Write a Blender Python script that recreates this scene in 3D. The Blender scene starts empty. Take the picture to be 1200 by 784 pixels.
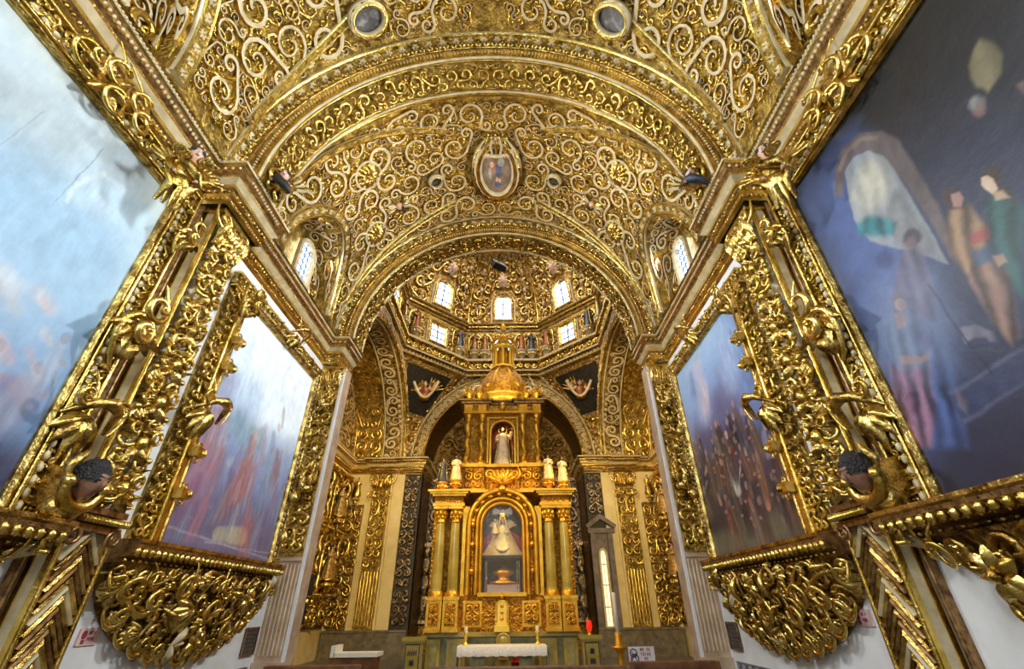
import bpy, math, numpy as np
from math import pi, sin, cos, radians as R_
SC = bpy.context.scene
COL = SC.collection
A_ = np.array

# ------------------------------------------------------------------ materials
def nodes(name):
    m = bpy.data.materials.new(name); m.use_nodes = True
    nt = m.node_tree; b = nt.nodes['Principled BSDF']
    return m, nt, b
def N(nt, t, **k):
    n = nt.nodes.new(t)
    for a, v in k.items(): setattr(n, a, v)
    return n
def ramp(nt, fac, stops):
    r = N(nt, 'ShaderNodeValToRGB'); e = r.color_ramp.elements
    while len(e) < len(stops): e.new(.5)
    for el, (p, c) in zip(e, stops): el.position = p; el.color = (*c, 1)
    nt.links.new(fac, r.inputs['Fac']); return r.outputs['Color']
def noise(nt, scale, detail=4, rough=.55, co=None, typ='ShaderNodeTexNoise'):
    t = N(nt, 'ShaderNodeTexCoord'); n = N(nt, typ)
    n.inputs['Scale'].default_value = scale
    if typ == 'ShaderNodeTexNoise':
        n.inputs['Detail'].default_value = detail; n.inputs['Roughness'].default_value = rough
    nt.links.new((co or t.outputs['Object']), n.inputs['Vector']); return n
def bump(nt, b, h, strength=.4, dist=.02):
    bp = N(nt, 'ShaderNodeBump'); bp.inputs['Strength'].default_value = strength; bp.inputs['Distance'].default_value = dist
    nt.links.new(h, bp.inputs['Height']); nt.links.new(bp.outputs['Normal'], b.inputs['Normal']); return bp
def mat(name, c1, c2=None, metal=0., rough=.5, nscale=6, bscale=30, bstr=.2, bdist=.02, spec=.5, lo=.35, hi=.65, vor=0):
    m, nt, b = nodes(name)
    b.inputs['Metallic'].default_value = metal; b.inputs['Roughness'].default_value = rough
    b.inputs['Specular IOR Level'].default_value = spec
    if c2:
        n = noise(nt, nscale); nt.links.new(ramp(nt, n.outputs['Fac'], [(lo, c1), (hi, c2)]), b.inputs['Base Color'])
    else: b.inputs['Base Color'].default_value = (*c1, 1)
    if bstr:
        if vor:
            v = noise(nt, vor, typ='ShaderNodeTexVoronoi'); w = noise(nt, bscale, 3)
            a = N(nt, 'ShaderNodeMath', operation='ADD'); nt.links.new(v.outputs['Distance'], a.inputs[0]); nt.links.new(w.outputs['Fac'], a.inputs[1])
            bump(nt, b, a.outputs[0], bstr, bdist)
        else: bump(nt, b, noise(nt, bscale, 3).outputs['Fac'], bstr, bdist)
    return m
def emis(name, c, s):
    m, nt, b = nodes(name)
    b.inputs['Base Color'].default_value = (*c, 1); b.inputs['Emission Color'].default_value = (*c, 1); b.inputs['Emission Strength'].default_value = s
    return m
GOLD = mat('gilded_wood', (.46, .305, .045), (.90, .65, .19), 1, .24, 4, 26, .45, .02)
GOLDV = mat('gilded_wood_rubbed', (.22, .125, .025), (.82, .58, .17), 1, .27, 7, 28, .6, .02, lo=.38, hi=.62)
GOLDG = mat('gilded_ground', (.19, .115, .025), (.62, .43, .11), 1, .34, 5, 30, 1., .035, vor=14)
GOLDF = mat('gilded_fine_relief', (.26, .14, .04), (.82, .56, .20), 1, .34, 9, 20, 1., .06, vor=9)
GOLDD = mat('old_dark_gilding', (.09, .05, .018), (.36, .23, .07), 1, .36, 6, 20, .8, .03, vor=16)
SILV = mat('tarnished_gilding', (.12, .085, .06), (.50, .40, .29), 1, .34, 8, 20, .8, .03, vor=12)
CREAM = mat('cream_stucco', (.44, .35, .18), (.64, .53, .32), 0, .5, 5, 40, .15, .01)
WHITE = mat('white_plaster', (.66, .65, .62), (.76, .75, .73), 0, .6, 2.5, 9, .12, .01)
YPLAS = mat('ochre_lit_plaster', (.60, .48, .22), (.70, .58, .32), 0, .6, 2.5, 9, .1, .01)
STONE = mat('grey_stone', (.09, .075, .06), (.18, .15, .11), 0, .45, 5, 12, .3, .02)
BROWN = mat('brown_gilt_moulding', (.14, .07, .03), (.46, .27, .10), .85, .35, 12, 25, .4, .02)
WOOD = mat('dark_bench_wood', (.10, .035, .012), (.24, .10, .035), 0, .35, 4, 14, .2, .01)
ONYX = mat('honey_onyx', (.32, .23, .025), (.56, .43, .10), 0, .18, 2.2, 6, .05, .01, lo=.3, hi=.7)
ONYXG = mat('green_onyx', (.14, .15, .05), (.46, .40, .16), 0, .2, 3.4, 6, .05, .01, lo=.3, hi=.7)
ALTG = mat('altar_gilding', (.66, .32, .02), (.90, .50, .05), .8, .36, 4, 30, .35, .02)
ALTD = mat('altar_relief_gilding', (.36, .16, .015), (.74, .40, .05), .8, .36, 9, 26, .9, .04, vor=14)
BLACK = mat('black_plastic', (.012, .012, .014), None, 0, .4, bstr=0)
MESHB = mat('speaker_grille', (.02, .02, .022), (.04, .04, .045), 0, .6, 120, 160, .4, .005)
HAIR = mat('black_curled_hair', (.006, .005, .006), (.02, .017, .017), 0, .5, 30, 60, 1, .02, vor=40)
SKIN = mat('painted_skin', (.55, .30, .20), (.66, .42, .30), 0, .42, 8, 20, .05, .01)
SKIND = mat('shaded_dark_skin_paint', (.20, .09, .05), (.30, .15, .09), 0, .42, 8, 20, .05, .01)
CLOTH = mat('white_lace_cloth', (.62, .60, .58), (.84, .82, .78), 0, .8, 40, 60, .5, .01)
RED = mat('red_cloth', (.30, .01, .015), (.42, .03, .03), 0, .7, 8, 20, .2, .01)
DARK = mat('dark_niche_lining', (.008, .007, .006), (.028, .022, .017), 0, .6, 5, 10, .2, .01)
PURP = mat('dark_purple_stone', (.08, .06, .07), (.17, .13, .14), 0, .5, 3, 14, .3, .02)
VROBE = mat('virgin_gold_white_brocade', (.85, .62, .14), (.92, .82, .52), .25, .4, 9, 30, .4, .02)
BLUE = mat('blue_grey_window_bars', (.10, .16, .32), None, 0, .4, bstr=0)
PINK = mat('pinkish_sign_board', (.62, .40, .36), (.70, .50, .45), 0, .4, 3, 10, .02, .01)
SIGNW = mat('white_sign_board', (.78, .70, .72), None, 0, .4, bstr=0)
INK = mat('dark_sign_ink', (.06, .03, .05), None, 0, .5, bstr=0)
INKR = mat('maroon_sign_ink', (.30, .03, .05), None, 0, .5, bstr=0)
CAND = mat('ivory_candle_wax', (.85, .78, .6), None, 0, .5, bstr=0)
WINM = emis('bright_daylight_pane', (.88, .94, 1.0), 5)
REDL = emis('glowing_red_candle_glass', (1., .01, .005), 1.1)
TABM = mat('polished_gold_tabernacle', (1., .62, .05), (1., .72, .12), .55, .35, 4, 10, .1, .01)
DARKP = mat('dark_metal_plate', (.05, .05, .05), (.09, .085, .08), .4, .4, 8, 30, .2, .01)
def tilemat():
    m, nt, b = nodes('talavera_tile_border')
    t = N(nt, 'ShaderNodeTexCoord'); mp = N(nt, 'ShaderNodeMapping'); mp.inputs['Scale'].default_value = (1, 7.5, 7.5)
    nt.links.new(t.outputs['Object'], mp.inputs['Vector'])
    w = N(nt, 'ShaderNodeTexChecker'); w.inputs['Scale'].default_value = 1.0
    w.inputs['Color1'].default_value = (.03, .04, .07, 1); w.inputs['Color2'].default_value = (.42, .44, .44, 1)
    nt.links.new(mp.outputs[0], w.inputs['Vector'])
    n = noise(nt, 34, 2); mx = N(nt, 'ShaderNodeMix', data_type='RGBA')
    nt.links.new(ramp(nt, n.outputs['Fac'], [(.45, (0, 0, 0)), (.55, (1, 1, 1))]), mx.inputs[0])
    nt.links.new(w.outputs['Color'], mx.inputs[6]); mx.inputs[7].default_value = (.16, .19, .26, 1)
    nt.links.new(mx.outputs[2], b.inputs['Base Color']); b.inputs['Roughness'].default_value = .25
    return m
TILE = tilemat()
def canvasmat():
    m, nt, b = nodes('old_oil_canvas')
    a = N(nt, 'ShaderNodeAttribute', attribute_name='Col'); nt.links.new(a.outputs['Color'], b.inputs['Base Color'])
    b.inputs['Roughness'].default_value = .4; b.inputs['Specular IOR Level'].default_value = .38
    bump(nt, b, noise(nt, 3, 6, .7).outputs['Fac'], .25, .03)
    return m
CANV = canvasmat()

# ------------------------------------------------------------------ mesh builder
class MB:
    def __init__(s, f=None): s.V = []; s.F = {3: [], 4: []}; s.M = {3: [], 4: []}; s.S = {3: [], 4: []}; s.n = 0; s.f = f
    def add(s, v, faces, m=0, sm=True):
        v = np.asarray(v, float)
        if s.f: v = s.f(v)
        faces = np.asarray(faces, dtype=np.int64)
        k = faces.shape[1]
        s.V.append(v); s.F[k].append(faces + s.n)
        s.M[k].append(np.full(len(faces), m) if np.isscalar(m) else np.asarray(m)); s.S[k].append(np.full(len(faces), sm))
        s.n += len(v)
    def build(s, name, mats, parent=None, **tags):
        V = np.concatenate(s.V)
        if parent is not None:
            o = parent
            while o: V = V - A_(o.location); o = o.parent
        me = bpy.data.meshes.new(name)
        loops = []; starts = []; mi = []; sm = []; tot = 0
        for k in (3, 4):
            if s.F[k]:
                f = np.concatenate(s.F[k]); loops.append(f.ravel()); starts.append(tot + np.arange(len(f)) * k); tot += f.size
                mi.append(np.concatenate(s.M[k])); sm.append(np.concatenate(s.S[k]))
        loops = np.concatenate(loops); starts = np.concatenate(starts); mi = np.concatenate(mi); sm = np.concatenate(sm)
        me.vertices.add(len(V)); me.vertices.foreach_set('co', V.astype(np.float32).ravel())
        me.loops.add(len(loops)); me.loops.foreach_set('vertex_index', loops.astype(np.int32))
        me.polygons.add(len(starts)); me.polygons.foreach_set('loop_start', starts.astype(np.int32))
        me.polygons.foreach_set('material_index', mi.astype(np.int32)); me.polygons.foreach_set('use_smooth', sm)
        for m in (mats if isinstance(mats, (list, tuple)) else [mats]): me.materials.append(m)
        me.update(calc_edges=True); me.validate()
        o = bpy.data.objects.new(name, me); COL.objects.link(o)
        if parent is not None: o.parent = parent
        for a, b in tags.items(): o[a] = b
        return o
def thing(name, label, cat, loc, group=None):
    o = bpy.data.objects.new(name, None); COL.objects.link(o); o.location = loc; o.empty_display_size = .2
    o['label'] = label; o['category'] = cat
    if group: o['group'] = group
    bpy.context.view_layer.update()
    return o
def grid_faces(n, m, wrap=False, off=0):
    i, j = np.meshgrid(np.arange(n - 1), np.arange(m if wrap else m - 1), indexing='ij')
    j2 = (j + 1) % m
    return np.stack([i * m + j, (i + 1) * m + j, (i + 1) * m + j2, i * m + j2], -1).reshape(-1, 4) + off
def box(mb, a, b, m=0):
    a = A_(a, float); b = A_(b, float)
    v = A_([[x, y, z] for x in (a[0], b[0]) for y in (a[1], b[1]) for z in (a[2], b[2])])
    mb.add(v, [[0, 1, 3, 2], [4, 6, 7, 5], [0, 4, 5, 1], [2, 3, 7, 6], [0, 2, 6, 4], [1, 5, 7, 3]], m, False)
def unit(v): return v / (np.linalg.norm(v, axis=-1, keepdims=True) + 1e-12)
def sweep(mb, P, prof, sc=1., up=(0, 0, 1), closed=False, m=0, sm=True, cap=True, pclosed=True, miter=False):
    """prof: (k,2) [side, up] cross section swept along P (n,3)"""
    P = np.asarray(P, float); prof = np.asarray(prof, float); n = len(P); k = len(prof)
    if closed: T = unit(np.roll(P, -1, 0) - np.roll(P, 1, 0)) if not miter else unit(unit(np.roll(P, -1, 0) - P) + unit(P - np.roll(P, 1, 0)))
    else:
        T = np.empty_like(P)
        if miter and n > 2:
            d = unit(P[1:] - P[:-1]); T[1:-1] = unit(d[1:] + d[:-1]); T[0] = d[0]; T[-1] = d[-1]
        else: T = unit(np.gradient(P, axis=0))
    U = np.broadcast_to(A_(up, float), P.shape)
    S = unit(np.cross(T, U)); U2 = U if miter else np.cross(S, T)
    sc = np.broadcast_to(np.asarray(sc, float), (n,))
    ms = np.ones(n)
    if miter:
        d = unit(np.roll(P, -1, 0) - P)
        if closed: ms = 1 / np.clip(np.abs((T * d).sum(-1)), .3, 1)
        elif n > 2: ms[1:-1] = 1 / np.clip(np.abs((T[1:-1] * d[1:-1]).sum(-1)), .3, 1)
    v = P[:, None] + S[:, None] * (prof[None, :, 0:1] * (sc * ms)[:, None, None]) + U2[:, None] * (prof[None, :, 1:2] * sc[:, None, None])
    f = grid_faces(n, k, wrap=pclosed)
    if closed:
        j = np.arange(k if pclosed else k - 1); j2 = (j + 1) % k; l = (n - 1) * k
        f = np.concatenate([f, np.stack([l + j, j, j2, l + j2], -1)])
    if not np.isscalar(m):
        kk = k if pclosed else k - 1; m = np.tile(np.asarray(m), len(f) // kk)
    mb.add(v.reshape(-1, 3), f, m, sm)
    if cap and not closed and pclosed and k > 3:
        for e in (0, n - 1):
            c = v[e].mean(0); idx = np.arange(k)
            mb.add(np.concatenate([v[e], [c]]) if mb.f is None else np.concatenate([v[e], [c]]), np.stack([idx, (idx + 1) % k, np.full(k, k)], -1), 0 if not np.isscalar(m) else m, sm)
def circ(r=1., k=6, ph=0.): a = np.arange(k) * 2 * pi / k + ph; return np.stack([np.cos(a), np.sin(a)], -1) * r
def tube(mb, P, r, k=6, m=0, up=(0, 0, 1), **kw): sweep(mb, P, circ(1, k), r, up, m=m, **kw)
def lathe(mb, prof, c=(0, 0, 0), k=12, m=0, sq=(1, 1), sm=True, a0=0., a1=2 * pi):
    prof = np.asarray(prof, float); full = abs(a1 - a0 - 2 * pi) < 1e-6
    a = np.linspace(a0, a1, k, endpoint=not full)
    v = np.stack([prof[:, None, 0] * np.cos(a) * sq[0], prof[:, None, 0] * np.sin(a) * sq[1], np.broadcast_to(prof[:, None, 1], (len(prof), k))], -1) + A_(c)
    mb.add(v.reshape(-1, 3), grid_faces(len(prof), k, wrap=full), m, sm)
def ball(mb, c, r, k=7, n=5, m=0):
    r = np.broadcast_to(np.asarray(r, float), (3,)); t = np.linspace(0, pi, n); a = np.arange(k) * 2 * pi / k
    v = np.stack([np.sin(t)[:, None] * np.cos(a), np.sin(t)[:, None] * np.sin(a), np.repeat(np.cos(t)[:, None], k, 1)], -1) * r + A_(c)
    mb.add(v.reshape(-1, 3), grid_faces(n, k, wrap=True), m)
def leaf(mb, p, ang, L, W, h, lift=0., m=0, curl=.0):
    """acanthus-like leaf lying on local (a,b) plane, ridge in +h"""
    t = np.linspace(0, 1, 6); w = W * np.sin(pi * np.clip(t * .92 + .06, 0, 1)) ** .8; s = A_([-1, -.55, 0, .55, 1])
    x = t[:, None] * L + 0 * s; y = s * w[:, None]; z = h * (1 - s ** 2 * .9) * np.sin(pi * (t * .8 + .12))[:, None] + lift + curl * t[:, None] ** 2 - .25 * h * (np.abs(s) > .3) * (np.abs(s) < .8)
    ca, sa = cos(ang), sin(ang)
    v = np.stack([p[0] + x * ca - y * sa, p[1] + x * sa + y * ca, z + (p[2] if len(p) > 2 else 0)], -1).reshape(-1, 3)
    mb.add(v, grid_faces(6, 5), m)
def prism(mb, poly, h0, h1, m=0):
    poly = np.asarray(poly, float); k = len(poly)
    v = np.concatenate([np.c_[poly, np.full(k, h0)], np.c_[poly, np.full(k, h1)], [[*poly.mean(0), h1]], [[*poly.mean(0), h0]]])
    i = np.arange(k); j = (i + 1) % k
    mb.add(v, np.stack([i, j, j + k, i + k], -1), m, False)
    n0 = mb.n
    mb.add(v, np.concatenate([np.stack([i + k, j + k, np.full(k, 2 * k)], -1), np.stack([i, j, np.full(k, 2 * k + 1)], -1)]), m, False)

# ------------------------------------------------------------------ scroll ornament
RIB = A_([(-1, 0), (-.72, 1), (0, 1.12), (.72, 1), (1, 0)])
RNDP = A_([(-1, 0), (-.8, .62), (-.3, 1), (.3, 1), (.8, .62), (1, 0)])
def spiral(c, r, ang, s, turns, n):
    t = np.linspace(0, 1, n); th = ang - s * turns * 2 * pi * (1 - t); rho = r * (.17 + .83 * t ** .85)
    return np.stack([c[0] + rho * np.cos(th), c[1] + rho * np.sin(th)], -1)
def pack(b, rmin, rmax, rng, inside=None, mirror=None, tries=160, steps=14, gap=1.02, fixed=()):
    a0, a1, b0, b1 = b; C = [tuple(f) for f in fixed]; nf = len(C); mid = None
    A = np.zeros((4000, 3)); 
    for i, c in enumerate(C): A[i] = c
    n = nf
    lo, hi = A_([a0, b0]), A_([a1, b1])
    if mirror == 'a': mid = (a0 + a1) / 2; lo = A_([mid, b0])
    if mirror == 'b': mid = (b0 + b1) / 2; lo = A_([a0, mid])
    ang = np.linspace(0, 2 * pi, 8, endpoint=False); ca = np.stack([np.cos(ang), np.sin(ang)], -1)
    for r in np.geomspace(rmax, rmin, steps):
        P = lo + rng.random((tries, 2)) * (hi - lo)
        ok = (P[:, 0] > lo[0] + r * .98) & (P[:, 0] < hi[0] - r * .98) & (P[:, 1] > lo[1] + r * .98) & (P[:, 1] < hi[1] - r * .98)
        if inside is not None:
            Q = P[:, None] + ca * r; ok &= inside(P[:, 0], P[:, 1]) & inside(Q[..., 0], Q[..., 1]).all(1)
        P = P[ok]
        for p in P:
            if n and (np.hypot(A[:n, 0] - p[0], A[:n, 1] - p[1]) < (A[:n, 2] + r) * gap).any(): continue
            A[n] = (*p, r); n += 1
            if n >= 3999: break
    return A[:n], nf
def scrolls(C, nf, rng, turns=1.35, n=16, maxlink=1.9):
    """returns list of (path(n,2), radius, kind)"""
    out = []; used = np.zeros(len(C), bool); used[:nf] = True
    order = np.argsort(-C[:, 2])
    for i in order:
        if used[i]: continue
        used[i] = True; A, ra = C[i, :2], C[i, 2]
        d = np.hypot(*(C[:, :2] - A).T); gap = d - C[:, 2] - ra
        cand = np.where((~used) & (gap < maxlink * ra) & (C[:, 2] > ra * .35))[0]
        if len(cand):
            j = cand[np.argmin(gap[cand])]; used[j] = True; B, rb = C[j, :2], C[j, 2]
            s = 1 if rng.random() < .5 else -1; sb = -s if rng.random() < .75 else s
            D = B - A; dd = np.hypot(*D); ph = math.atan2(D[1], D[0]); q = max(-1, min(1, (sb * rb - s * ra) / dd)); h = ph - math.asin(q)
            nrm = A_([-sin(h), cos(h)]); aA = math.atan2(*(-s * nrm)[::-1]); aB = math.atan2(*(-sb * nrm)[::-1])
            p1 = spiral(A, ra, aA, s, turns, n); p2 = spiral(B, rb, aB, -sb, turns * .9, n)[::-1]
            out.append((np.concatenate([p1, (p1[-1:] * .5 + p2[:1] * .5), p2]), (ra + rb) / 2, 'S', A, B))
        else:
            k = np.argsort(gap + (gap < 0) * 9)[0] if len(C) > 1 else i
            B = C[k, :2]; ph = math.atan2(*(B - A)[::-1]); s = 1 if rng.random() < .5 else -1
            p1 = spiral(A, ra, ph - s * .9, s, turns, n); out.append((p1, ra, 'O', A, A))
    return out
def field(mb, b, rmin, rmax, seed, style='ribbon', inside=None, mirror=None, w=.13, h=.03, m=(0, 1), fixed=(), h0=0., leaves=.5, tries=160, turns=1.35, n=16, bumpy=0., gap=1.02, balls=True, steps=14):
    rng = np.random.default_rng(seed)
    C, nf = pack(b, rmin, rmax, rng, inside, mirror, tries, gap=gap, fixed=fixed, steps=steps)
    items = scrolls(C, nf, rng, turns, n)
    fl = [1] if not mirror else [1, -1]
    mid = (b[0] + b[1]) / 2 if mirror == 'a' else (b[2] + b[3]) / 2
    ax = 0 if mirror == 'a' else 1
    def mir(p, s):
        if s == 1: return p
        q = np.array(p, float); q[..., ax] = 2 * mid - q[..., ax]; return q
    for path, r, kind, A, B in items:
        L = len(path); t = np.linspace(0, 1, L); lift = rng.random() * bumpy
        prof_w = r * w * (.55 + .75 * np.sin(pi * t) ** .7) if kind == 'S' else r * w * (.5 + .7 * t)
        lf = [(int(rng.integers(2, L - 2)), rng.random()) for _ in range(int(leaves * 4 * rng.random() + leaves))]
        for s in fl:
            p = mir(path, s)
            if style == 'ribbon':
                z = np.full(L, h0); P = np.c_[p, z]
                pr = RIB * 1.; T = unit(np.gradient(P, axis=0)); S = np.stack([T[:, 1], -T[:, 0], 0 * T[:, 0]], -1)
                v = P[:, None] + S[:, None] * pr[None, :, 0:1] * prof_w[:, None, None]; v[..., 2] += pr[:, 1] * h
                f = grid_faces(L, 5); mb.add(v.reshape(-1, 3), f, np.tile([m[1], m[0], m[0], m[1]], L - 1), False)
            else:
                z = h0 + h * .35 + lift + h * .5 * np.abs(2 * t - 1) ** 2; P = np.c_[p, z]
                tube(mb, P, prof_w * 1.25, 6, m[0])
            if balls:
                for q in ((A, B) if kind == 'S' else (A,)):
                    q = mir(q, s); rr = r * .16; ball(mb, (q[0], q[1], h0 + (h * .5 if style == 'ribbon' else h * .9 + lift)), (rr, rr, rr * .9), 6, 4, m[1])
            for (i, u) in lf:
                d = p[min(i + 1, L - 1)] - p[i - 1]; an = math.atan2(d[1], d[0]) + (1 if u > .5 else -1) * .8 * s
                leaf(mb, (p[i][0], p[i][1], h0), an, r * (.55 + .3 * u), r * .2, h * (1.2 if style != 'ribbon' else .8) + r * .05, lift * .8, m[1])
    return C
def rosette(mb, c, r, h, k=7, m=0, m2=None):
    for i in range(k): leaf(mb, c, i * 2 * pi / k, r, r * .3, h, 0, m)
    ball(mb, (c[0], c[1], c[2] + h * .8), (r * .25, r * .25, h * .7), 6, 4, m if m2 is None else m2)
def volute(mb, p, size, ang, s=1, h=.05, rad=.14, turns=1.35, flip=1, m=0, lift=(0, 0), tail=1.6, k=8, n=34):
    """a big carved C scroll: curl at p, tail running off in direction ang"""
    sp = spiral((0, 0), size, -pi / 2, s * 1, turns, n)
    tl = np.stack([np.linspace(.05, tail, 14) * size * s, -size + .35 * size * np.linspace(0, 1, 14) ** 2 * tail], -1)
    q = np.concatenate([sp, tl]); ca, sa = cos(ang), sin(ang); q[:, 1] *= flip
    q = np.stack([q[:, 0] * ca - q[:, 1] * sa, q[:, 0] * sa + q[:, 1] * ca], -1) + A_(p[:2])
    t = np.linspace(0, 1, len(q)); z = p[2] + lift[0] * (1 - t) + lift[1] * t
    rr = size * min(rad, .25) * (.28 + .66 * np.sin(pi * np.clip(t * .9 + .08, 0, 1)) ** .8)
    sweep(mb, np.c_[q, z], circ(1, k) * A_([1.1, .95]), rr, m=m); ball(mb, (p[0], p[1], p[2] + lift[0]), size * .17, 8, 6, m)
    return q
def path_bar(mb, P, prof, m=0, closed=False, up=(0, 0, 1), sm=False, cap=True): sweep(mb, P, prof, 1., up, closed, m, sm, cap, True, True)
def beads(mb, P0, P1, n, r, m=0, k=6, asp=(1, 1, 1)):
    P0, P1 = A_(P0, float), A_(P1, float)
    for i in range(n): ball(mb, P0 + (P1 - P0) * (i + .5) / n, A_(asp) * r, k, 4, m)
def cornice(mb, path, prof, mats, side=1, sm=False):
    """path [(x,y)..] plan line, prof [(out,z)..] open profile; side=+1 offsets to the left of travel"""
    P = np.c_[A_(path, float), np.zeros(len(path))]; prof = A_(prof, float) * A_([-side, 1]) 
    sweep(mb, P, prof, 1., (0, 0, 1), False, mats, sm, False, False, True)
LWORLD, EXPO = .5, .3

# ------------------------------------------------------------------ nave dimensions
WX, RV, RA, ZS = 4.65, 4.3, 3.9, 8.0
YA1, YB1, YA2, YB2 = 4.95, 5.75, 10.25, 11.1
def fwall(s, X0=WX):
    def f(v): return np.stack([s * (X0 - v[:, 2]), v[:, 0], v[:, 1]], -1)
    return f
def fvault(r=RV, z0=ZS, zs=1.):
    def f(v):
        th = v[:, 0] / r; q = r - v[:, 2]
        return np.stack([q * np.sin(th), v[:, 1], z0 + zs * q * np.cos(th)], -1)
    return f
def struct(name, mb, mats, parent=None, **k):
    o = mb.build(name, mats, parent)
    if parent is None: o['kind'] = 'structure'
    return o

# walls of the nave, pierced by nothing up to the cornice
for s, nm in ((-1, 'left'), (1, 'right')):
    mb = MB(); box(mb, (s * WX, -3, 0), (s * (WX + .3), YB2, ZS), 0)
    w = struct('wall_' + nm, mb, WHITE)
    mb = MB(); box(mb, (s * (WX - .03), 5.7, 0), (s * WX, 10.35, .70), 0); box(mb, (s * (WX - .04), 5.7, .70), (s * WX, 10.35, .79), 1)
    box(mb, (s * (WX - .05), 5.7, .79), (s * WX, 10.35, .805), 2)
    struct('baseboard_' + nm, mb, [STONE, TILE, STONE])
mb = MB(); box(mb, (-8, -3, -.2), (8, 26, 0)); struct('floor', mb, STONE)

# cornice of the nave: breaks forward over the pilasters
PROF = [(.0, 7.30), (.05, 7.34), (.05, 7.40), (.09, 7.44), (.09, 7.52), (.12, 7.55), (.12, 7.62), (.20, 7.70), (.20, 7.76), (.24, 7.80), (.24, 7.86), (.27, 7.90), (.30, 7.93), (.30, 7.98), (.26, 8.02), (.02, 8.02)]
PM = [0, 1, 0, 2, 1, 0, 3, 0, 1, 2, 1, 0, 3, 0, 0]
EMATS = [GOLD, BROWN, GOLDV, CREAM]
for s in (-1, 1):
    mb = MB()
    path = [(s * WX, -3), (s * WX, 4.95), (s * (WX - .45), 4.95), (s * (WX - .45), 5.95), (s * WX, 5.95), (s * WX, 10.45), (s * (WX - .4), 10.45), (s * (WX - .4), 11.3)]
    cornice(mb, path, PROF, PM, side=s)
    # rows of eggs, dentils and beads that run along every straight length
    for (x0, y0), (x1, y1) in zip(path[:-1], path[1:]):
        L = math.hypot(x1 - x0, y1 - y0); along_y = abs(y1 - y0) > abs(x1 - x0)
        for out, z, r, pitch, m, asp in ((.10, 7.48, .033, .085, 2, (1, 1, 1.3)), (.265, 7.83, .026, .07, 3, (1, 1, 1.1)), (.19, 7.73, .02, .055, 2, (1, 1, 1)), (.31, 7.955, .02, .06, 3, (1, 1, 1.2)), (.055, 7.37, .02, .06, 0, (1, 1, 1.3))):
            n = max(1, int(L / pitch))
            if along_y:
                if y1 < .5: continue
                beads(mb, (x0 - s * out, max(y0, .5), z), (x1 - s * out, y1, z), max(1, int((y1 - max(y0, .5)) / pitch)), r, m, 5, asp)
            else:
                ysg = -1 if abs(x1) < abs(x0) else 1
                beads(mb, (x0, y0 + ysg * out, z), (x1 - s * out, y1 + ysg * out, z), n, r, m, 5, asp)
    struct('trim_1' if s < 0 else 'trim_2', mb, EMATS)
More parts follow.
